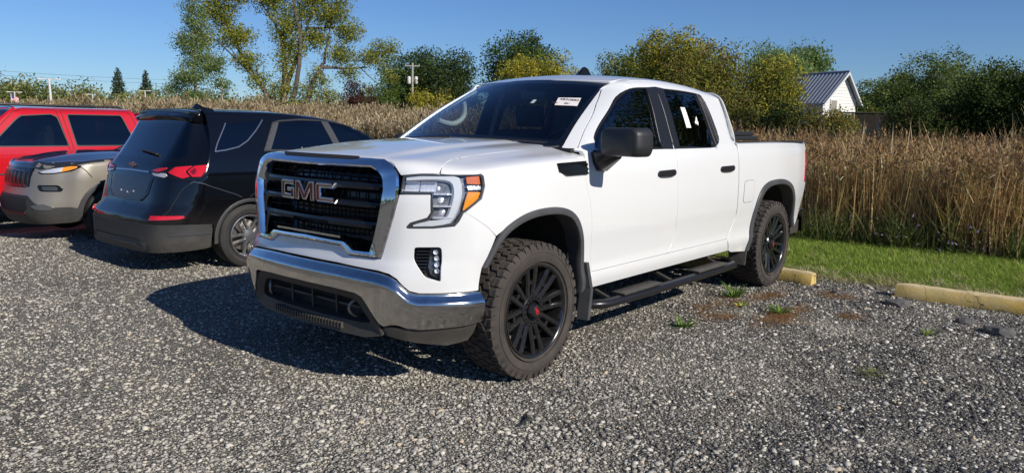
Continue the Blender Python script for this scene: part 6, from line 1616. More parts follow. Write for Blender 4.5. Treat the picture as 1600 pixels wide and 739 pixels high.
# ------------------------------------------------------------------ trees
def limb_path(a, b_, rk, bend=.12, n=5):
    a = Vector(a); b_ = Vector(b_); L = (b_-a).length; off = Vector((rk.uniform(-1, 1), rk.uniform(-1, 1), rk.uniform(-.3, .3)))*L*bend
    return [a.lerp(b_, i/n)+off*math.sin(math.pi*i/n)+Vector((rk.uniform(-1, 1), rk.uniform(-1, 1), 0))*L*.015 for i in range(n+1)]
def crown_mesh(name, blobs, n, size, pal, rk_seed, par=None, clump=.32, droop=0, fill=.55, mt=None, clumps_per=None, flat=0.6):
    """many small leaf faces gathered in clumps spread through the crown's volume"""
    r_ = np.random.RandomState(rk_seed); vol = np.array([b_[3]*b_[4]*b_[5] for b_ in blobs])**.75; vol /= vol.sum()
    V = []; C = []; pal = np.array(pal)
    for b_, w_ in zip(blobs, vol):
        m = max(6, int(n*w_)); nc = max(5, int(m/42)) if clumps_per is None else clumps_per
        d = r_.normal(size=(nc, 3)); d /= np.linalg.norm(d, axis=1)[:, None]; rad = fill+(1-fill)*r_.rand(nc)**.6; rad = np.where(r_.rand(nc) < .22, rad*r_.rand(nc), rad)
        rad *= 1+.16*np.sin(d[:, 0]*5+rk_seed)*np.cos(d[:, 2]*4+b_[0])
        cc = np.array(b_[:3])+d*rad[:, None]*np.array(b_[3:6])
        ci = r_.randint(0, nc, m); cs = clump*(.6+.8*r_.rand(nc)); tone = r_.rand(nc)
        g_ = r_.normal(size=(m, 3)); gl_ = np.linalg.norm(g_, axis=1)[:, None]; g_ *= np.minimum(1, 1.7/gl_); p = cc[ci]+g_*cs[ci][:, None]*np.array([1, 1, .75])
        if droop: p[:, 2] -= droop*np.abs(r_.normal(size=m))*cs[ci]
        s_ = size*(.6+.8*r_.rand(m)); a = r_.normal(size=(m, 3)); a /= np.linalg.norm(a, axis=1)[:, None]; q = r_.normal(size=(m, 3)); q -= a*(q*a).sum(1)[:, None]; q /= np.linalg.norm(q, axis=1)[:, None]
        a *= s_[:, None]*.5; q *= s_[:, None]*.5*flat
        if droop: a[:, 2] -= np.abs(a[:, 2])*.5+droop*size*.3
        V.append(np.stack([p-a, p+q, p+a, p-q], 1)); ti = np.clip(tone[ci]+.22*r_.normal(size=m), 0, .999)
        col = pal[(ti*len(pal)).astype(int)]*(.8+.4*r_.rand(m))[:, None]; C.append(np.repeat(col[:, None], 4, 1))
    V = np.concatenate(V).reshape(-1, 3); C = np.concatenate(C).reshape(-1, 3); F = np.arange(len(V)).reshape(-1, 4)
    return npmesh(name, V, F, mt or M['leaf'], par, col=C)
def tree(name, label, loc, trunk, limbs, blobs, n, size, pal, seed, cat='tree', group=None, bark='bark', **k):
    """trunk [(x,y,z,r)...]; limbs list of (start, end, r)"""
    t = thing(name, label, cat, (loc[0], loc[1], -.02), 0, group); rk = random.Random(seed); t.scale = (k.pop('scale', 1),)*3
    b_ = MB(); b_.tube([p[:3] for p in trunk], [p[3] for p in trunk], 9); tr__ = b_.build('trunk', M[bark], t, angle=60)
    if limbs:
        for i, (a, e, r_) in enumerate(limbs):
            pth = limb_path(a, e, rk); q = MB().tube(pth, [r_*(1-.75*j/5)+.004 for j in range(6)], 6)
            for s_ in range(3):
                st = pth[2+s_]; en = st+(Vector(e)-Vector(a)).normalized()*rk.uniform(.25, .5)*(Vector(e)-Vector(a)).length*.6+Vector((rk.uniform(-.6, .6), rk.uniform(-.6, .6), rk.uniform(0, .6)))*.8
                q.tube(limb_path(st, en, rk, .1, 3), [r_*.4, r_*.28, r_*.16, .006], 5)
            q.build('limb', M[bark], t, angle=60)
    crown_mesh('crown', blobs, n, size, pal, seed, t, **k); return t
def auto(name, label, loc, H, wid, n, size, pal, seed, low=.15, cat='tree', group=None, lobes=7, dep=None, bark='bark', **k):
    """a broad crown of uneven lobes over a trunk with limbs reaching into each lobe"""
    wid *= 1.12; n = int(n*2.9); size *= .80; rk = random.Random(seed); dep = dep or wid; blobs = []; limbs = []; z0 = H*low
    for i in range(lobes):
        a = rk.uniform(0, 6.28); q = rk.random()**.6; zz = z0+(H-z0)*(.22+.62*rk.random()); env = math.sin(math.pi*cl((zz-z0)/(H-z0), .12, .93))**.6
        x = math.cos(a)*q*wid*.34*env; y = math.sin(a)*q*dep*.34*env; s_ = rk.uniform(.20, .32)
        blobs.append((x, y, zz, wid*s_, dep*s_, min((H-zz)*1.0, (H-z0)*rk.uniform(.20, .30))))
        limbs.append(((0, 0, z0*.5+H*.08), (x*.8, y*.8, zz), H*.014))
    blobs.append((0, 0, z0+(H-z0)*.42, wid*.33, dep*.33, (H-z0)*.40))
    return tree(name, label, loc, [(0, 0, -.3, H*.035), (.05, 0, H*.2, H*.028), (0, .05, H*.5, H*.018), (0, 0, H*.75, H*.006)], limbs, blobs, n, size, pal, seed, cat, group, bark, **k)
G_ = dict(olive=[(0.155, 0.178, 0.039), (0.248, 0.264, 0.054), (0.372, 0.341, 0.062), (0.101, 0.124, 0.031)], yel=[(0.465, 0.403, 0.054), (0.589, 0.480, 0.062), (0.310, 0.310, 0.054), (0.217, 0.232, 0.046)],
  gsun=[(.10, .15, .035), (.145, .19, .045), (.19, .22, .05), (.07, .11, .03)], green=[(0.085, 0.147, 0.034), (0.124, 0.202, 0.046), (0.171, 0.248, 0.054), (0.062, 0.101, 0.028)], dark=[(0.034, 0.062, 0.022), (0.054, 0.090, 0.028), (0.078, 0.116, 0.034), (0.109, 0.132, 0.043)],
  spruce=[(0.046, 0.074, 0.040), (0.065, 0.099, 0.053), (0.093, 0.127, 0.070)], will=[(0.186, 0.279, 0.093), (0.248, 0.341, 0.116), (0.139, 0.217, 0.070), (0.310, 0.388, 0.155)],
  ash=[(0.202, 0.232, 0.039), (0.341, 0.341, 0.054), (0.465, 0.419, 0.062), (0.132, 0.171, 0.034), (0.248, 0.295, 0.062)], cotton=[(0.139, 0.202, 0.070), (0.202, 0.264, 0.093), (0.279, 0.326, 0.132), (0.093, 0.139, 0.046)],
  purple=[(0.085, 0.034, 0.034), (0.132, 0.054, 0.050), (0.062, 0.031, 0.028)], bronze=[(0.248, 0.155, 0.070), (0.341, 0.232, 0.078), (0.186, 0.186, 0.054), (0.139, 0.124, 0.046)])
# right-hand tree line behind the cattails
auto('tree', 'broad yellow-green tree, the biggest mass behind the pickup bed', (-31.9, -14.9), 6.5, 4.6, 15000, .15, G_['olive']+G_['yel'][:2], 31, .05, lobes=11, clump=.30)
auto('tree', 'olive tree with rusty leaves, between the biggest yellow-green mass and the house', (-29.3, -11.6), 5.7, 4.6, 13000, .14, G_['olive']+[(.22, .15, .05)], 32, .04, lobes=10, clump=.28)
auto('tree', 'yellow-green tree partly hiding the left end of the house roof', (-26.3, -8.1), 4.45, 3.2, 11000, .125, G_['olive']+G_['yel'][1:3], 33, .03, lobes=9, clump=.24)
auto('tree', 'smaller olive tree at the left foot of the biggest yellow-green mass, above the cab', (-34.5, -18.6), 6.0, 4.0, 9000, .15, G_['olive']+G_['green'][:1], 34, .05, lobes=8, clump=.28)
auto('tree', 'dark green tree standing over the cab roof with yellow leaves beneath it', (-38.9, -31.0), 8.0, 5.4, 12000, .19, G_['dark']+G_['green'][:2], 35, .12, lobes=10, clump=.36)
auto('tree', 'yellow-leaved low tree in front of the dark green tree over the cab roof', (-35.7, -27.4), 6.1, 5.2, 9000, .17, G_['yel']+G_['olive'][:1], 36, .08, lobes=8, clump=.30)
auto('tree', 'thin feathery green tree just behind the roof antenna', (-40.3, -24.4), 6.3, 3.6, 3800, .15, G_['cotton'], 37, .2, lobes=8, clump=.34)
auto('tree', 'blue-green tree peeking between the roof antenna and the biggest yellow-green mass', (-41.0, -21.2), 7.0, 3.0, 4500, .16, G_['cotton']+G_['green'][:2], 38, .2, lobes=7, clump=.32)
auto('tree', 'tall conifer beyond the right edge, seen only as a reflection in the door glass', (-21.0, 7.2), 12.5, 7.0, 7000, .20, G_['dark']+G_['green'][:1], 98, .08, lobes=12, clump=.34)
auto('bush', 'olive bush low behind the cattails left of the truck tail', (-21.9, -7.8), 2.85, 2.3, 6000, .10, G_['olive']+G_['bronze'][:1], 39, 0, 'bush', lobes=7, clump=.20)
auto('bush', 'dark olive bush low behind the cattails above the tail lamp', (-22.6, -6.2), 2.6, 2.0, 5500, .10, G_['olive'][:2]+G_['dark'], 40, 0, 'bush', lobes=7, clump=.20)
auto('bush', 'bronze and green bush below the left eave of the house', (-27.0, -6.1), 2.55, 2.2, 6000, .11, G_['bronze']+G_['olive'], 41, 0, 'bush', lobes=8, clump=.22)
auto('bush', 'thin bronze bush in front of the white gable', (-33.0, -6.9), 2.3, 1.7, 700, .10, G_['bronze']+[(.30, .24, .14)], 42, .0, 'bush', lobes=7, clump=.26)
auto('tree', 'windblown grey-green willow left of the house roof', (-66.4, -23.6), 9.4, 6.0, 6500, .24, G_['will'], 43, .2, lobes=8, clump=.5, droop=.3)
auto('tree', 'windblown grey-green willow rising right behind the house ridge', (-76.8, -24.4), 10.4, 6.4, 8000, .26, G_['will']+G_['green'][:1], 44, .2, lobes=9, clump=.5, droop=.3)
auto('tree', 'far green tree just right of the house gable', (-88.0, -19.4), 8.3, 6.0, 6000, .28, G_['gsun']+G_['olive'][:1], 45, .1, lobes=8, clump=.5)
auto('tree', 'pale olive tree beyond the dark fence', (-54.6, -10.9), 5.2, 2.7, 5500, .17, G_['olive']+G_['will'][:2], 46, .1, lobes=8, clump=.34)
auto('tree', 'far green tree behind the pale olive tree', (-80.0, -13.4), 8.0, 7.0, 6000, .27, G_['gsun']+G_['olive'][:2], 47, .1, lobes=9, clump=.5)
auto('tree', 'open-crowned green tree, the tallest on the right', (-37.7, -4.7), 5.9, 4.0, 5200, .125, G_['cotton']+G_['gsun'], 48, .22, lobes=13, clump=.24)
auto('tree', 'shaded green tree low between the dark fence and the tallest right-hand tree', (-36.6, -5.1), 3.7, 2.3, 5500, .12, G_['gsun']+G_['dark'][2:], 49, .02, lobes=7, clump=.24)
auto('tree', 'dense dark tree at the right edge of the picture', (-32.1, -.9), 4.30, 3.6, 11000, .12, G_['dark']+G_['gsun'][:2], 50, .0, lobes=10, clump=.26)
auto('tree', 'dark low tree in front of the tallest right-hand tree', (-30.3, -3.0), 3.0, 2.6, 8500, .11, G_['dark']+G_['gsun'][:1]+[(.09, .06, .03)], 51, .0, lobes=8, clump=.22)
auto('tree', 'green tree just beyond the right edge of the picture', (-31.5, 2.2), 4.9, 4.0, 6000, .13, G_['green'], 52, .0, lobes=8, clump=.26)
for k, (x, y, h, w_, nm) in enumerate(((-30.0, 6.6, 5.4, 4.8, 'green'), (-27.0, 11.5, 6.2, 5.2, 'olive'), (-22.5, 16.5, 6.6, 5.6, 'green'), (-15.0, 21.5, 7.4, 6.0, 'dark'), (-6.0, 25.5, 8.4, 6.6, 'green'))):
    auto('tree', ['green tree first beyond the right edge, seen only in the rear door glass', 'olive tree second beyond the right edge, seen only in the rear door glass', 'green tree third beyond the right edge, seen only in the door glass', 'dark tree fourth beyond the right edge, seen only in the door glass', 'green tree farthest round beyond the right edge, seen only in reflections'][k], (x, y), h, w_, 4500, .17, G_[nm], 60+k, .05, lobes=7, clump=.34)
# left of the cab
auto('tree', 'dark green tree behind the pole with two transformers', (-29.2, -31.6), 6.1, 4.6, 9500, .16, G_['dark']+G_['green'][:2], 70, .08, lobes=9, clump=.32)
auto('tree', 'dark green tree right of the transformer pole, touching the windscreen pillar', (-29.0, -28.4), 5.8, 4.4, 9500, .16, G_['dark'], 71, .08, lobes=9, clump=.32)
auto('bush', 'round purple-leaved bush at the edge of the reeds', (-20.1, -26.1), 3.55, 1.8, 4200, .10, G_['purple'], 72, .1, 'bush', lobes=5, clump=.16)
auto('bush', 'green bush right of the purple one', (-22.2, -26.9), 3.7, 2.6, 5200, .11, G_['green']+G_['olive'][:1], 73, .1, 'bush', lobes=6, clump=.18)
auto('bush', 'bright yellow bush below the transformer pole', (-21.2, -22.9), 3.1, 1.5, 2600, .10, G_['yel'], 74, .1, 'bush', lobes=5, clump=.18)
auto('bush', 'yellow bush touching the windscreen pillar', (-21.8, -21.6), 3.35, 1.5, 2600, .10, G_['yel']+G_['bronze'][:1], 75, .1, 'bush', lobes=5, clump=.18)
# the big spreading tree: several trunks, open crown, leaning out to the right
cR = Vector((-.7734, .6339, 0)).normalized()   # across the view, to the right
cR = Vector((-math.sin(yaw+math.pi)*-1, 0, 0))
vdir = Vector((-19.6-CAMP.x, -31.3-CAMP.y, 0)).normalized(); cR = Vector((vdir.y, -vdir.x, 0)); 
def bt(u, w_, z): return (cR.x*u+vdir.x*w_, cR.y*u+vdir.y*w_, z)
tr_l = [((0, 0, .8), bt(-1.6, .3, 4.2), .24), (bt(-1.6, .3, 4.2), bt(-2.9, .5, 7.0), .13), (bt(-1.0, .3, 3.2), bt(-3.2, -.4, 5.6), .07), ((0, 0, 1.6), bt(.15, .1, 9.2), .15), (bt(.05, 0, 3.0), bt(1.3, .5, 6.6), .17), (bt(1.3, .5, 6.6), bt(2.0, .3, 8.6), .08),
        (bt(1.1, 0, 1.6), bt(2.2, -.3, 4.8), .20), (bt(2.0, -.3, 4.4), bt(4.4, .2, 4.5), .085), (bt(1.3, 0, 2.0), bt(2.8, .5, 2.9), .13), (bt(2.1, -.2, 4.6), bt(2.6, .4, 7.2), .08), (bt(.1, 0, 5), bt(-1.0, .4, 7.6), .08), (bt(1.3, .4, 6.4), bt(3.4, .3, 6.5), .06), (bt(4.0, .2, 4.5), bt(5.2, .2, 3.4), .03)]
bl_ = [(*bt(-3.1, .2, 6.9), .9, .9, .8), (*bt(-2.2, .4, 5.9), .9, .9, .7), (*bt(-3.7, 0, 5.6), .55, .6, .5), (*bt(-1.7, .3, 4.6), .7, .7, .5), (*bt(-2.5, 0, 8.2), 1.0, 1, .9), (*bt(-.6, .3, 7.9), 1.0, 1, 1.0), (*bt(.2, 0, 6.4), .8, .8, .9), (*bt(.1, 0, 4.8), .42, .5, .9), (*bt(.0, 0, 3.2), .5, .5, .7),
       (*bt(1.5, .4, 8.3), 1.2, 1.1, 1.0), (*bt(2.5, .3, 7.2), 1.0, 1, .8), (*bt(1.6, .3, 6.0), .7, .8, .6), (*bt(3.4, .2, 6.3), .8, .8, .5), (*bt(2.9, -.1, 5.1), .8, .8, .5), (*bt(4.5, .1, 5.0), .8, .7, .4), (*bt(5.3, .1, 5.5), .65, .6, .45), (*bt(5.5, .2, 4.1), .30, .4, .6), (*bt(3.4, 0, 4.1), .5, .5, .45), (*bt(1.9, -.1, 3.9), .45, .5, .6), (*bt(.6, .1, 9.3), 1.3, 1.2, .8), (*bt(3.2, .1, 8.6), .9, .9, .6), (*bt(-1.0, .2, 2.5), .35, .4, .5), (*bt(.8, 0, 2.3), .7, .5, .5), (*bt(4.3, .1, 3.1), .25, .3, .4)]
tree('tree', 'big old tree with several leaning trunks and thin yellowing leaves, towering over the reeds', (-19.6, -31.3), [(*bt(.1, 0, -.3), .30), (*bt(.05, 0, 1.2), .22), (*bt(0, 0, 2.6), .17), (*bt(.12, .1, 4.4), .12), (*bt(.05, .1, 6.4), .08)], tr_l+[(bt(.9, 0, .1), bt(1.25, 0, 2.3), .2)], bl_+[(*bt(-1.2, .2, 3.6), .5, .5, .5), (*bt(.6, .2, 5.3), .5, .5, .6), (*bt(1.0, .2, 7.2), .6, .6, .5), (*bt(2.3, 0, 3.0), .5, .5, .35), (*bt(.05, 0, 1.9), .6, .6, .5), (*bt(1.2, 0, 3.1), .45, .5, .5)], 66000, .098, G_['ash'], 80, clump=.27, fill=.30)
bl2 = [(.1, .1, 8.2, .55, .5, .6), (-.2, 0, 7.3, .75, .7, .6), (.2, -.2, 6.2, 1.0, .9, .6), (-.4, .2, 5.2, 1.1, 1.1, .5), (.4, 0, 4.3, 1.0, 1.2, .4), (-.2, .1, 3.2, 1.1, 1.2, .4), (.9, -.6, 3.6, .6, .6, .4), (-1.0, .6, 4.9, .5, .5, .5), (-1.2, .8, 3.9, .5, .5, .4)]
tree('tree', 'slim pale-stemmed poplar left of the big spreading tree', (-14.1, -29.9), [(0, 0, -.3, .13), (0, .03, 3, .10), (.05, 0, 6, .06), (0, 0, 8.6, .02)], [((0, 0, 2.2+.6*i), (math.cos(i*2.1)*1.0, math.sin(i*2.1)*1.0, 3.2+.62*i), .03) for i in range(8)], bl2, 19000, .10, [(.17, .25, .08), (.25, .32, .11), (.33, .38, .15), (.12, .18, .06)], 81, bark='bark_pale', clump=.24, scale=.80)
def spruce(label, loc, H, Wd, seed):
    t = thing('spruce_tree', label, 'spruce', (*loc, 0), 0, 'pointed spruces far beyond the reeds'); MB().tube([(0, 0, 0), (0, 0, H*.95)], [.22, .03], 7).build('trunk', M['bark'], t)
    r_ = np.random.RandomState(seed); bl = []
    for i in range(26):
        z = H*(.22+.76*i/26); w_ = Wd*.5*(1-i/26.5)**.85*(.85+.3*r_.rand()); a = r_.uniform(0, 6.28)
        for j in range(3): aa = a+j*2.1; bl.append((math.cos(aa)*w_*.55, math.sin(aa)*w_*.55, z, w_*.5+.08, w_*.5+.08, .16))
    crown_mesh('crown', bl, 5200, .30, G_['spruce'], seed, t, clump=.16, fill=.2, droop=.3)
spruce('left one of the two pointed dark spruces on the skyline', (-54.8, -134.4), 10.6, 4.2, 90); spruce('right one of the two pointed dark spruces on the skyline', (-58.8, -132.7), 10.3, 4.0, 91)
# far woods: one mass of crowns along the horizon
def woods(name, pts, n, size, pal, seed, z0=0):
    o = crown_mesh(name, pts, n, size, pal, seed, None, clump=.75, fill=.15, clumps_per=110); o['kind'] = 'stuff'; return o
rk = random.Random(5); wl = []
for i in range(84):
    a = R(259-i*.95+rk.uniform(-.4, .4)); D_i = rk.uniform(118, 150); x = CAMP.x+D_i*math.cos(a); y = CAMP.y+D_i*math.sin(a); h = rk.uniform(4.8, 6.3)*(1.12 if i < 12 else 1); wl.append((x, y, h*.55, rk.uniform(3, 5), rk.uniform(3, 5), h*.48))
woods('distant_woods', wl, 200000, .38, [(.14, .18, .06), (.20, .24, .08), (.28, .29, .09), (.10, .14, .05), (.36, .33, .09)], 95)
wl = []
for i in range(120):
    a = R(178-i*2.3+rk.uniform(-1, 1)); D_i = rk.uniform(75, 120)
    if 178-i*2.3 > -98: x = CAMP.x+D_i*math.cos(a); y = CAMP.y+D_i*math.sin(a); h = rk.uniform(5, 10); wl.append((x, y, h*.5, rk.uniform(3, 5), rk.uniform(3, 5), h*.5))
woods('distant_woods', wl, 90000, .62, [(.14, .18, .06), (.20, .23, .075), (.10, .13, .05)], 96)  # unseen ring behind the camera, added as a dark band for chrome reflections
auto('tree', 'yellow far tree between the two spruces', (-57.0, -132.0), 6.2, 5.5, 2600, .4, G_['yel'], 97, .1, lobes=5, clump=.5)
# ------------------------------------------------------------------ kerb stops
def kerb_stop(label, loc, rz_, L, seed):
    rk = random.Random(seed); prof = [(-.075, 0), (-.080, .03), (-.062, .118), (-.050, .130), (.050, .130), (.062, .118), (.080, .03), (.075, 0)]
    n = 34; V = []; F = []
    for i in range(n+1):
        y = -L/2+L*i/n; e = min(i, n-i); k = .82 if e == 0 else .95 if e == 1 else 1; yy = y
        for j, (x, z) in enumerate(prof): V.append((x*(k if z > .02 else 1)+rk.uniform(-.0025, .0025), yy, z*(k*.5+.5)+rk.uniform(-.0025, .0025)*(z > .02)))
    m = len(prof)
    for i in range(n):
        for j in range(m-1): F.append((i*m+j, i*m+m+j, i*m+m+j+1, i*m+j+1))
    F.append(tuple(range(m))); F.append(tuple(n*m+j for j in range(m-1, -1, -1)))
    b_ = MB().add(V, F); o = b_.build('parking_stop', M['stop'], None, angle=40); o.location = (*loc, gh(*loc)-.004); o.rotation_euler = (0, 0, rz_)
    return tag(o, label, 'parking stop')
m_stop, nt, b = nodes_mat('worn_yellow_concrete_sunlit_top'); tc_ = nd(nt, 'ShaderNodeTexCoord').outputs['Object']; gm = nd(nt, 'ShaderNodeNewGeometry')
n1_ = noise_(nt, tc_, 5, 8, .7); n2_ = noise_(nt, tc_, 40, 8, .7); yl = mix(nt, maprange(nt, n1_, .35, .65), (.56, .37, .075), (.66, .47, .14))
worn = maprange(nt, math_(nt, 'ADD', n1_, math_(nt, 'MULTIPLY', n2_, .8)), .80, 1.12); sepz = nd(nt, 'ShaderNodeSeparateXYZ'); nt.links.new(tc_, sepz.inputs[0])
sunlit_top = maprange(nt, sepz.outputs[2], .10, .128); c = mix(nt, math_(nt, 'MAXIMUM', math_(nt, 'MULTIPLY', sunlit_top, .62), math_(nt, 'MULTIPLY', worn, .4)), yl, (.58, .50, .35))  # sunlit paleness painted onto the top face, with noise wear beside it
ck = nd(nt, 'ShaderNodeTexVoronoi', feature='DISTANCE_TO_EDGE'); ck.inputs['Scale'].default_value = 2.2
wv = nd(nt, 'ShaderNodeVectorMath', operation='ADD'); nt.links.new(tc_, wv.inputs[0]); nz = nd(nt, 'ShaderNodeTexNoise'); nz.inputs['Scale'].default_value = 9; nt.links.new(tc_, nz.inputs['Vector']); sc_ = nd(nt, 'ShaderNodeVectorMath', operation='SCALE'); nt.links.new(nz.outputs['Color'], sc_.inputs[0]); sc_.inputs['Scale'].default_value = .25; nt.links.new(sc_.outputs[0], wv.inputs[1]); nt.links.new(wv.outputs[0], ck.inputs['Vector'])
c = mix(nt, maprange(nt, ck.outputs['Distance'], .012, .0), c, (.05, .045, .03)); c = mix(nt, maprange(nt, n2_, .62, .75), c, (.12, .10, .07)); nt.links.new(c, b.inputs['Base Color']); b.inputs['Roughness'].default_value = .9
bp = nd(nt, 'ShaderNodeBump'); bp.inputs['Strength'].default_value = .7; bp.inputs['Distance'].default_value = .006; nt.links.new(n2_, bp.inputs['Height']); nt.links.new(bp.outputs[0], b.inputs['Normal']); M['stop'] = m_stop
kerb_stop('yellow parking stop behind the rear wheel of the white pickup, one end showing', (-4.15, .42), R(-3), 1.80, 1)
kerb_stop('long cracked yellow parking stop on the right, running out of the picture', (-4.17, 2.98), R(1.5), 1.83, 2)
rkk = random.Random(77)
for k, (x, y, s_, lb_) in enumerate(((-3.78, 2.18, .10, 'flat dark lump of asphalt lying against the near corner of the long parking stop'), (-3.45, 2.75, .075, 'dark lump of asphalt right of the corner lump, in front of the long stop'), (-3.25, 3.02, .10, 'large dark flat stone near the right edge, in front of the long stop'), (-3.86, 1.62, .06, 'grey rock between the two parking stops'))):
    bm = bmesh.new(); bmesh.ops.create_icosphere(bm, subdivisions=2, radius=1)
    for v in bm.verts:
        f = 1+.22*math.sin(v.co.x*3+k)+.15*math.sin(v.co.y*5+k*2)+rkk.uniform(-.07, .07); v.co = Vector((v.co.x*s_*f*1.25, v.co.y*s_*f, v.co.z*s_*.42*f))
    me = bpy.data.meshes.new('rock'); bm.to_mesh(me); bm.free(); me.materials.append(M['rock']); o = bpy.data.objects.new('rock', me); link(o); o.location = (x, y, gh(x, y)+s_*.12); o.rotation_euler = (0, 0, k*1.3); tag(o, lb_, 'rock')
# ------------------------------------------------------------------ house
H = thing('house', 'white gabled house with a grey ribbed metal roof, half hidden by trees', 'house', (-63.63, -16.06, 0))
rd = Vector((-62.25+63.63, -20.23+16.06, 0)).normalized()      # ridge direction, away to the left
hv = Vector((-63.63-CAMP.x, -16.06-CAMP.y, 0)).normalized(); hr = Vector((hv.y, -hv.x, 0))
rd = (-hr*.62+hv*.50).normalized(); gd = Vector((-rd.y, rd.x, 0));
if gd.dot(hr) < 0: gd = -gd
def hp(g_, d_, z): v = gd*g_+rd*d_; return (v.x, v.y, z)
zr = 6.42; sl_l, sl_r = (-2.7, 3.75), (1.9, 3.75); Ld = 9.0
def wallp(name, pts, m): 
    n = len(pts); return MB().add(pts, [tuple(range(n))]).build(name, m, H, smooth=False)
b_ = MB(); V = [hp(-2.35, .45, 0), hp(1.62, .45, 0), hp(1.62, .45, 3.95), hp(0, .45, 6.15), hp(-2.35, .45, 3.95)]; V += [hp(-2.35, Ld, 0), hp(1.62, Ld, 0), hp(1.62, Ld, 3.95), hp(0, Ld, 6.15), hp(-2.35, Ld, 3.95)]
b_.add(V, [(0, 1, 2, 3, 4), (9, 8, 7, 6, 5), (1, 6, 7, 2), (0, 4, 9, 5)]); b_.build('wall', M['siding'], H, smooth=False)
for k in range(12):
    z = 3.05+k*.26; hw_l = 2.35 if z < 3.95 else 2.35*(6.15-z)/2.2; hw_r = 1.62 if z < 3.95 else 1.62*(6.15-z)/2.2
    if hw_l > .1: a = Vector(hp(-hw_l, .435, z)); e = Vector(hp(hw_r, .435, z)); d3 = -rd*.018; MB().add([a, e, e+d3, a+d3, a+Vector((0, 0, .03)), e+Vector((0, 0, .03))], [(0, 1, 2, 3), (3, 2, 5, 4)]).build('siding_board', M['siding'], H, smooth=False)
for nm, (ex, ez) in (('roof', sl_l), ('roof', sl_r)):
    V = [hp(0, 0, zr), hp(ex, 0, ez), hp(ex, Ld+.4, ez), hp(0, Ld+.4, zr)]; V += [(x, y, z-.12) for x, y, z in V]
    rf = MB().add(V, [(0, 1, 2, 3), (7, 6, 5, 4), (0, 4, 5, 1), (1, 5, 6, 2), (2, 6, 7, 3)]).build(nm, M['metal_roof'], H, smooth=False)
    for k in range(24):
        d_ = .2+k*.385; a = Vector(hp(0, d_, zr+.02)); e = Vector(hp(ex, d_, ez+.02)); MB().tube([a, e], .028, 4).build('roof_rib', M['metal_roof'], rf)
    a = Vector(hp(0, -.03, zr-.05)); e = Vector(hp(ex*1.02, -.03, ez-.07)); d3 = Vector((rd.x, rd.y, 0))*.05; dn = Vector((0, 0, -.20)); MB().add([a, e, e+dn, a+dn, a+d3, e+d3, e+d3+dn, a+d3+dn], [(0, 1, 2, 3), (7, 6, 5, 4), (0, 4, 5, 1), (3, 2, 6, 7), (1, 5, 6, 2), (0, 3, 7, 4)]).build('bargeboard', M['paint_w'], H, smooth=False)
MB().tube([hp(0, 0, zr+.03), hp(0, Ld+.4, zr+.03)], .07, 5).build('ridge_cap', M['metal_roof'], H)
wf = MB(); c_ = Vector(hp(-1.15, .42, 3.55)); wf.box(c_, (.0, .0, .0)); 
def hb_(g0, g1, z0, z1, d0, d1):
    V = [hp(g, d_, z) for g in (g0, g1) for d_ in (d0, d1) for z in (z0, z1)]; return V, [(0, 1, 3, 2), (4, 6, 7, 5), (0, 4, 5, 1), (2, 3, 7, 6), (0, 2, 6, 4), (1, 5, 7, 3)]
wn_ = MB().add(*hb_(-1.55, -.75, 2.9, 4.1, .37, .44)).build('window', M['paint_w'], H, smooth=False); MB().add(*hb_(-1.47, -.83, 2.98, 4.02, .355, .372)).build('pane', M['win_far'], wn_, smooth=False)
# dark board fence right of the house
FN = thing('fence', 'dark weathered board fence right of the white house', 'fence', (-44.8, -9.3, 0)); fv = Vector((-44.8-CAMP.x, -9.3-CAMP.y, 0)).normalized(); fr = Vector((fv.y, -fv.x, 0))
for k in range(16):
    c_ = fr*(-1.35+k*.18); V = []; z1 = 2.52+.03*math.sin(k*2.3)
    for a in (-.083, .083):
        for d_ in (0, .03):
            for z in (0, z1): v = c_+fr*a+fv*d_; V.append((v.x, v.y, z))
    MB().add(V, [(0, 1, 3, 2), (4, 6, 7, 5), (0, 4, 5, 1), (2, 3, 7, 6), (0, 2, 6, 4), (1, 5, 7, 3)]).build('board', M['oldwood'], FN, smooth=False)
for z in (.6, 2.2): MB().tube([tuple(fr*-1.45+fv*.07+Vector((0, 0, z))), tuple(fr*1.45+fv*.07+Vector((0, 0, z)))], .05, 4).build('rail', M['oldwood'], FN)
MB().tube([tuple(fr*-1.6+Vector((0, 0, 2.60))), tuple(fr*1.6+Vector((0, 0, 2.60)))], .05, 4).build('cap_rail', M['oldwood'], FN)
for k, (x, y, dx, h, lb_) in enumerate(((-36.0, -6.55, .22, 2.15, 'thin pale stick leaning right of the dark fence'), (-34.5, -6.9, .38, 1.75, 'short pale stick leaning low in front of the dark fence'))):
    o = MB().tube([(0, 0, 0), (-dx*.6, dx*.7, h)], .022, 5).build('stick', M['paint_w']); o.location = (x, y, 0); tag(o, lb_, 'stick')
# ------------------------------------------------------------------ poles
def lamp_pole(label, loc, H_, heads, lean=0, r_=.09):
    t = thing('light_pole', label, 'light pole', (*loc, -.2), 0, 'white light poles of the lot beyond'); v = Vector((loc[0]-CAMP.x, loc[1]-CAMP.y, 0)).normalized(); a = Vector((v.y, -v.x, 0))
    MB().tube([(0, 0, 0), (-a.x*lean, -a.y*lean, H_)], [r_, r_*.75], 8).build('pole', M['paint_w'], t)
    for s_ in heads:
        p0 = Vector((-a.x*lean, -a.y*lean, H_-.05)); p1 = p0+a*s_*.42; MB().tube([p0, p1], .035, 5).build('arm', M['paint_w'], t)
        MB().box(p1+a*s_*.16+Vector((0, 0, .0)), (.42, .42, .09), Matrix.Rotation(math.atan2(a.y, a.x), 3, 'Z'), bev=.02).build('lamp_head', M['paint_w'], t)
lamp_pole('tallest white light pole with two lamp heads, above the red truck', (-19.4, -62.5), 4.75, (-1, 1), .12, .11)
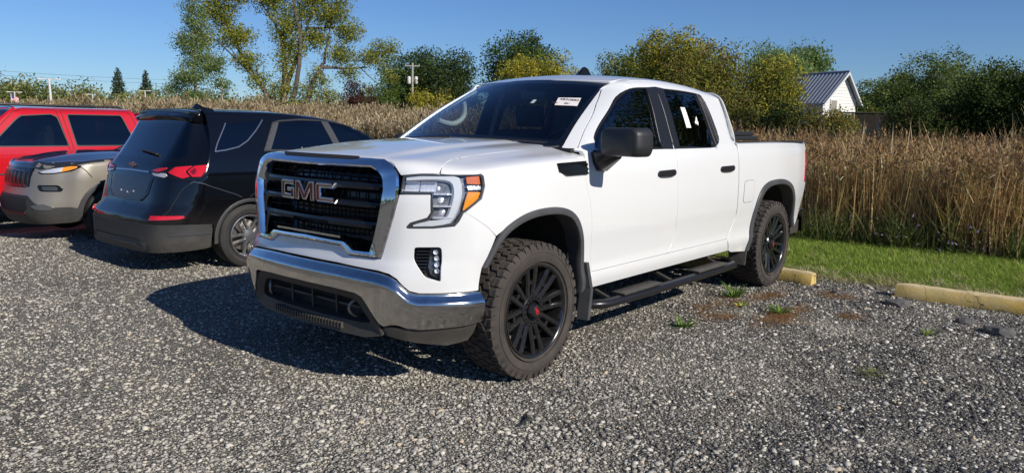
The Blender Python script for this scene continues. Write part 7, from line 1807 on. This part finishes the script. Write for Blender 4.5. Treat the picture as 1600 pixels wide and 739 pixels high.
lamp_pole('short white light pole behind the flag at the left edge', (-28.8, -101.4), 4.75, (-1, 1)); lamp_pole('small white pole with a single lamp head right of the tallest pole', (-36.6, -98.8), 4.75, (-1,)); lamp_pole('small white pole with lamp heads in front of the right spruce', (-46.2, -105.5), 5.75, (-1, 1))
pv = Vector((-37.0-CAMP.x, -40.5-CAMP.y, 0)).normalized(); pa = Vector((pv.y, -pv.x, 0))
UP = thing('utility_pole', 'pale utility pole with a crossarm and two white transformers in front of the dark trees', 'utility pole', (-26.55, -28.95, 0))
MB().tube([(0, 0, 0), (0, 0, 4.95)], [.08, .055], 8).build('pole', M['pole_wood'], UP); MB().tube([tuple(-pa*.42+Vector((0, 0, 4.78))), tuple(pa*.42+Vector((0, 0, 4.78)))], .035, 5).build('crossarm', M['pole_wood'], UP)
for s_ in (-1, 1): MB().lathe([(.001, .42), (.09, .40), (.105, .34), (.105, .05), (.08, 0), (.001, 0)], 12, 'z', tuple(pa*.20*s_+Vector((0, 0, 3.78)))).build('transformer', M['paint_w'], UP)
for s_ in (-.9, 0, .9): MB().lathe([(.001, .10), (.022, .09), (.022, 0)], 6, 'z', tuple(pa*.42*s_+Vector((0, 0, 4.80)))).build('insulator', M['pole_wood'], UP)
o = thing('utility_pole', 'faint grey utility pole standing right of the slim poplar', 'utility pole', (-45.4, -83.4, 0)); MB().tube([(0, 0, 0), (0, 0, 6.6)], .13, 6).build('pole', M['pole_wood'], o); MB().tube([(-.9, .4, 5.4), (.9, -.4, 5.4)], .06, 4).build('crossarm', M['pole_wood'], o)
for k, (z0, z1) in enumerate(((7.0, 6.2), (6.55, 5.75))):
    pts_ = [(-14+(-45.4+14)*t+.0, -96+(-83.4+96)*t, z0+(z1-z0)*t-.35*math.sin(math.pi*t)+.9*(1-t)*0) for t in rng(0, 1, 14)]; tag(MB().tube(pts_, .014, 4).build('power_line', M['wire']), ['upper faint power line across the sky at the left', 'lower faint power line across the sky at the left'][k], 'power line')
for k, (x, y, h, lb_) in enumerate(((-7.45, -7.9, 1.72, 'dark metal stake right where the bonnet ends, against the reeds'), (-7.5, -12.2, 1.55, 'dark metal stake among the reeds above the black SUV roof'))):
    b_ = MB(); b_.box((0, 0, h/2), (.035, .008, h)); b_.box((.012, 0, h/2), (.008, .035, h))
    o = b_.build('fence_stake', M['under'], smooth=False); o.location = (x, y, 0); tag(o, lb_, 'fence stake')
# small flag
FL = thing('flag', 'small drooping American flag beside the short light pole at the left edge', 'flag', (-13.9, -53.6, 0)); MB().tube([(0, 0, 0), (0, 0, 3.05)], .022, 6).build('staff', M['paint_w'], FL)
fv_ = Vector((-13.9-CAMP.x, -53.6-CAMP.y, 0)).normalized(); fa = Vector((fv_.y, -fv_.x, 0))
def fp(u, w_): off = .05*math.sin(u*9+w_*3); v = fa*(u*.42)+fv_*off; return (v.x, v.y, 3.0-w_*.42-u*.22*(1))
def cloth(name, u0, u1, w0, w1, mt):
    V = []; F = []; n = 8
    for i in range(n+1):
        for j in (0, 1): V.append(fp(u0+(u1-u0)*i/n, w0+(w1-w0)*j))
    for i in range(n): F.append((i*2, i*2+1, i*2+3, i*2+2))
    MB().add(V, F).build(name, mt, FL)
for k in range(9): cloth('stripe', .40 if k < 5 else 0, 1, k/9, (k+1)/9, M['flag_r'] if k % 2 == 0 else M['paperw'])
cloth('canton', 0, .40, 0, 5/9, M['flag_b'])
# twigs on the gravel
for k, (x, y, L_, a, lb_) in enumerate(((-.02+.62, 1.42, .15, .5, 'short dark twig on the gravel in front of the front wheel'), (-.35, 2.95, .16, 2.2, 'thin pale curved twig on the gravel near the bottom right'))):
    o = MB().tube([(-L_/2, 0, .012), (0, .02, .022), (L_/2, -.01, .012)], [.006, .009, .004] if k == 0 else [.003, .003, .002], 5).build('twig', M['under'] if k == 0 else M['bark_pale']); o.location = (x, y, gh(x, y)); o.rotation_euler = (0, 0, a); tag(o, lb_, 'twig')
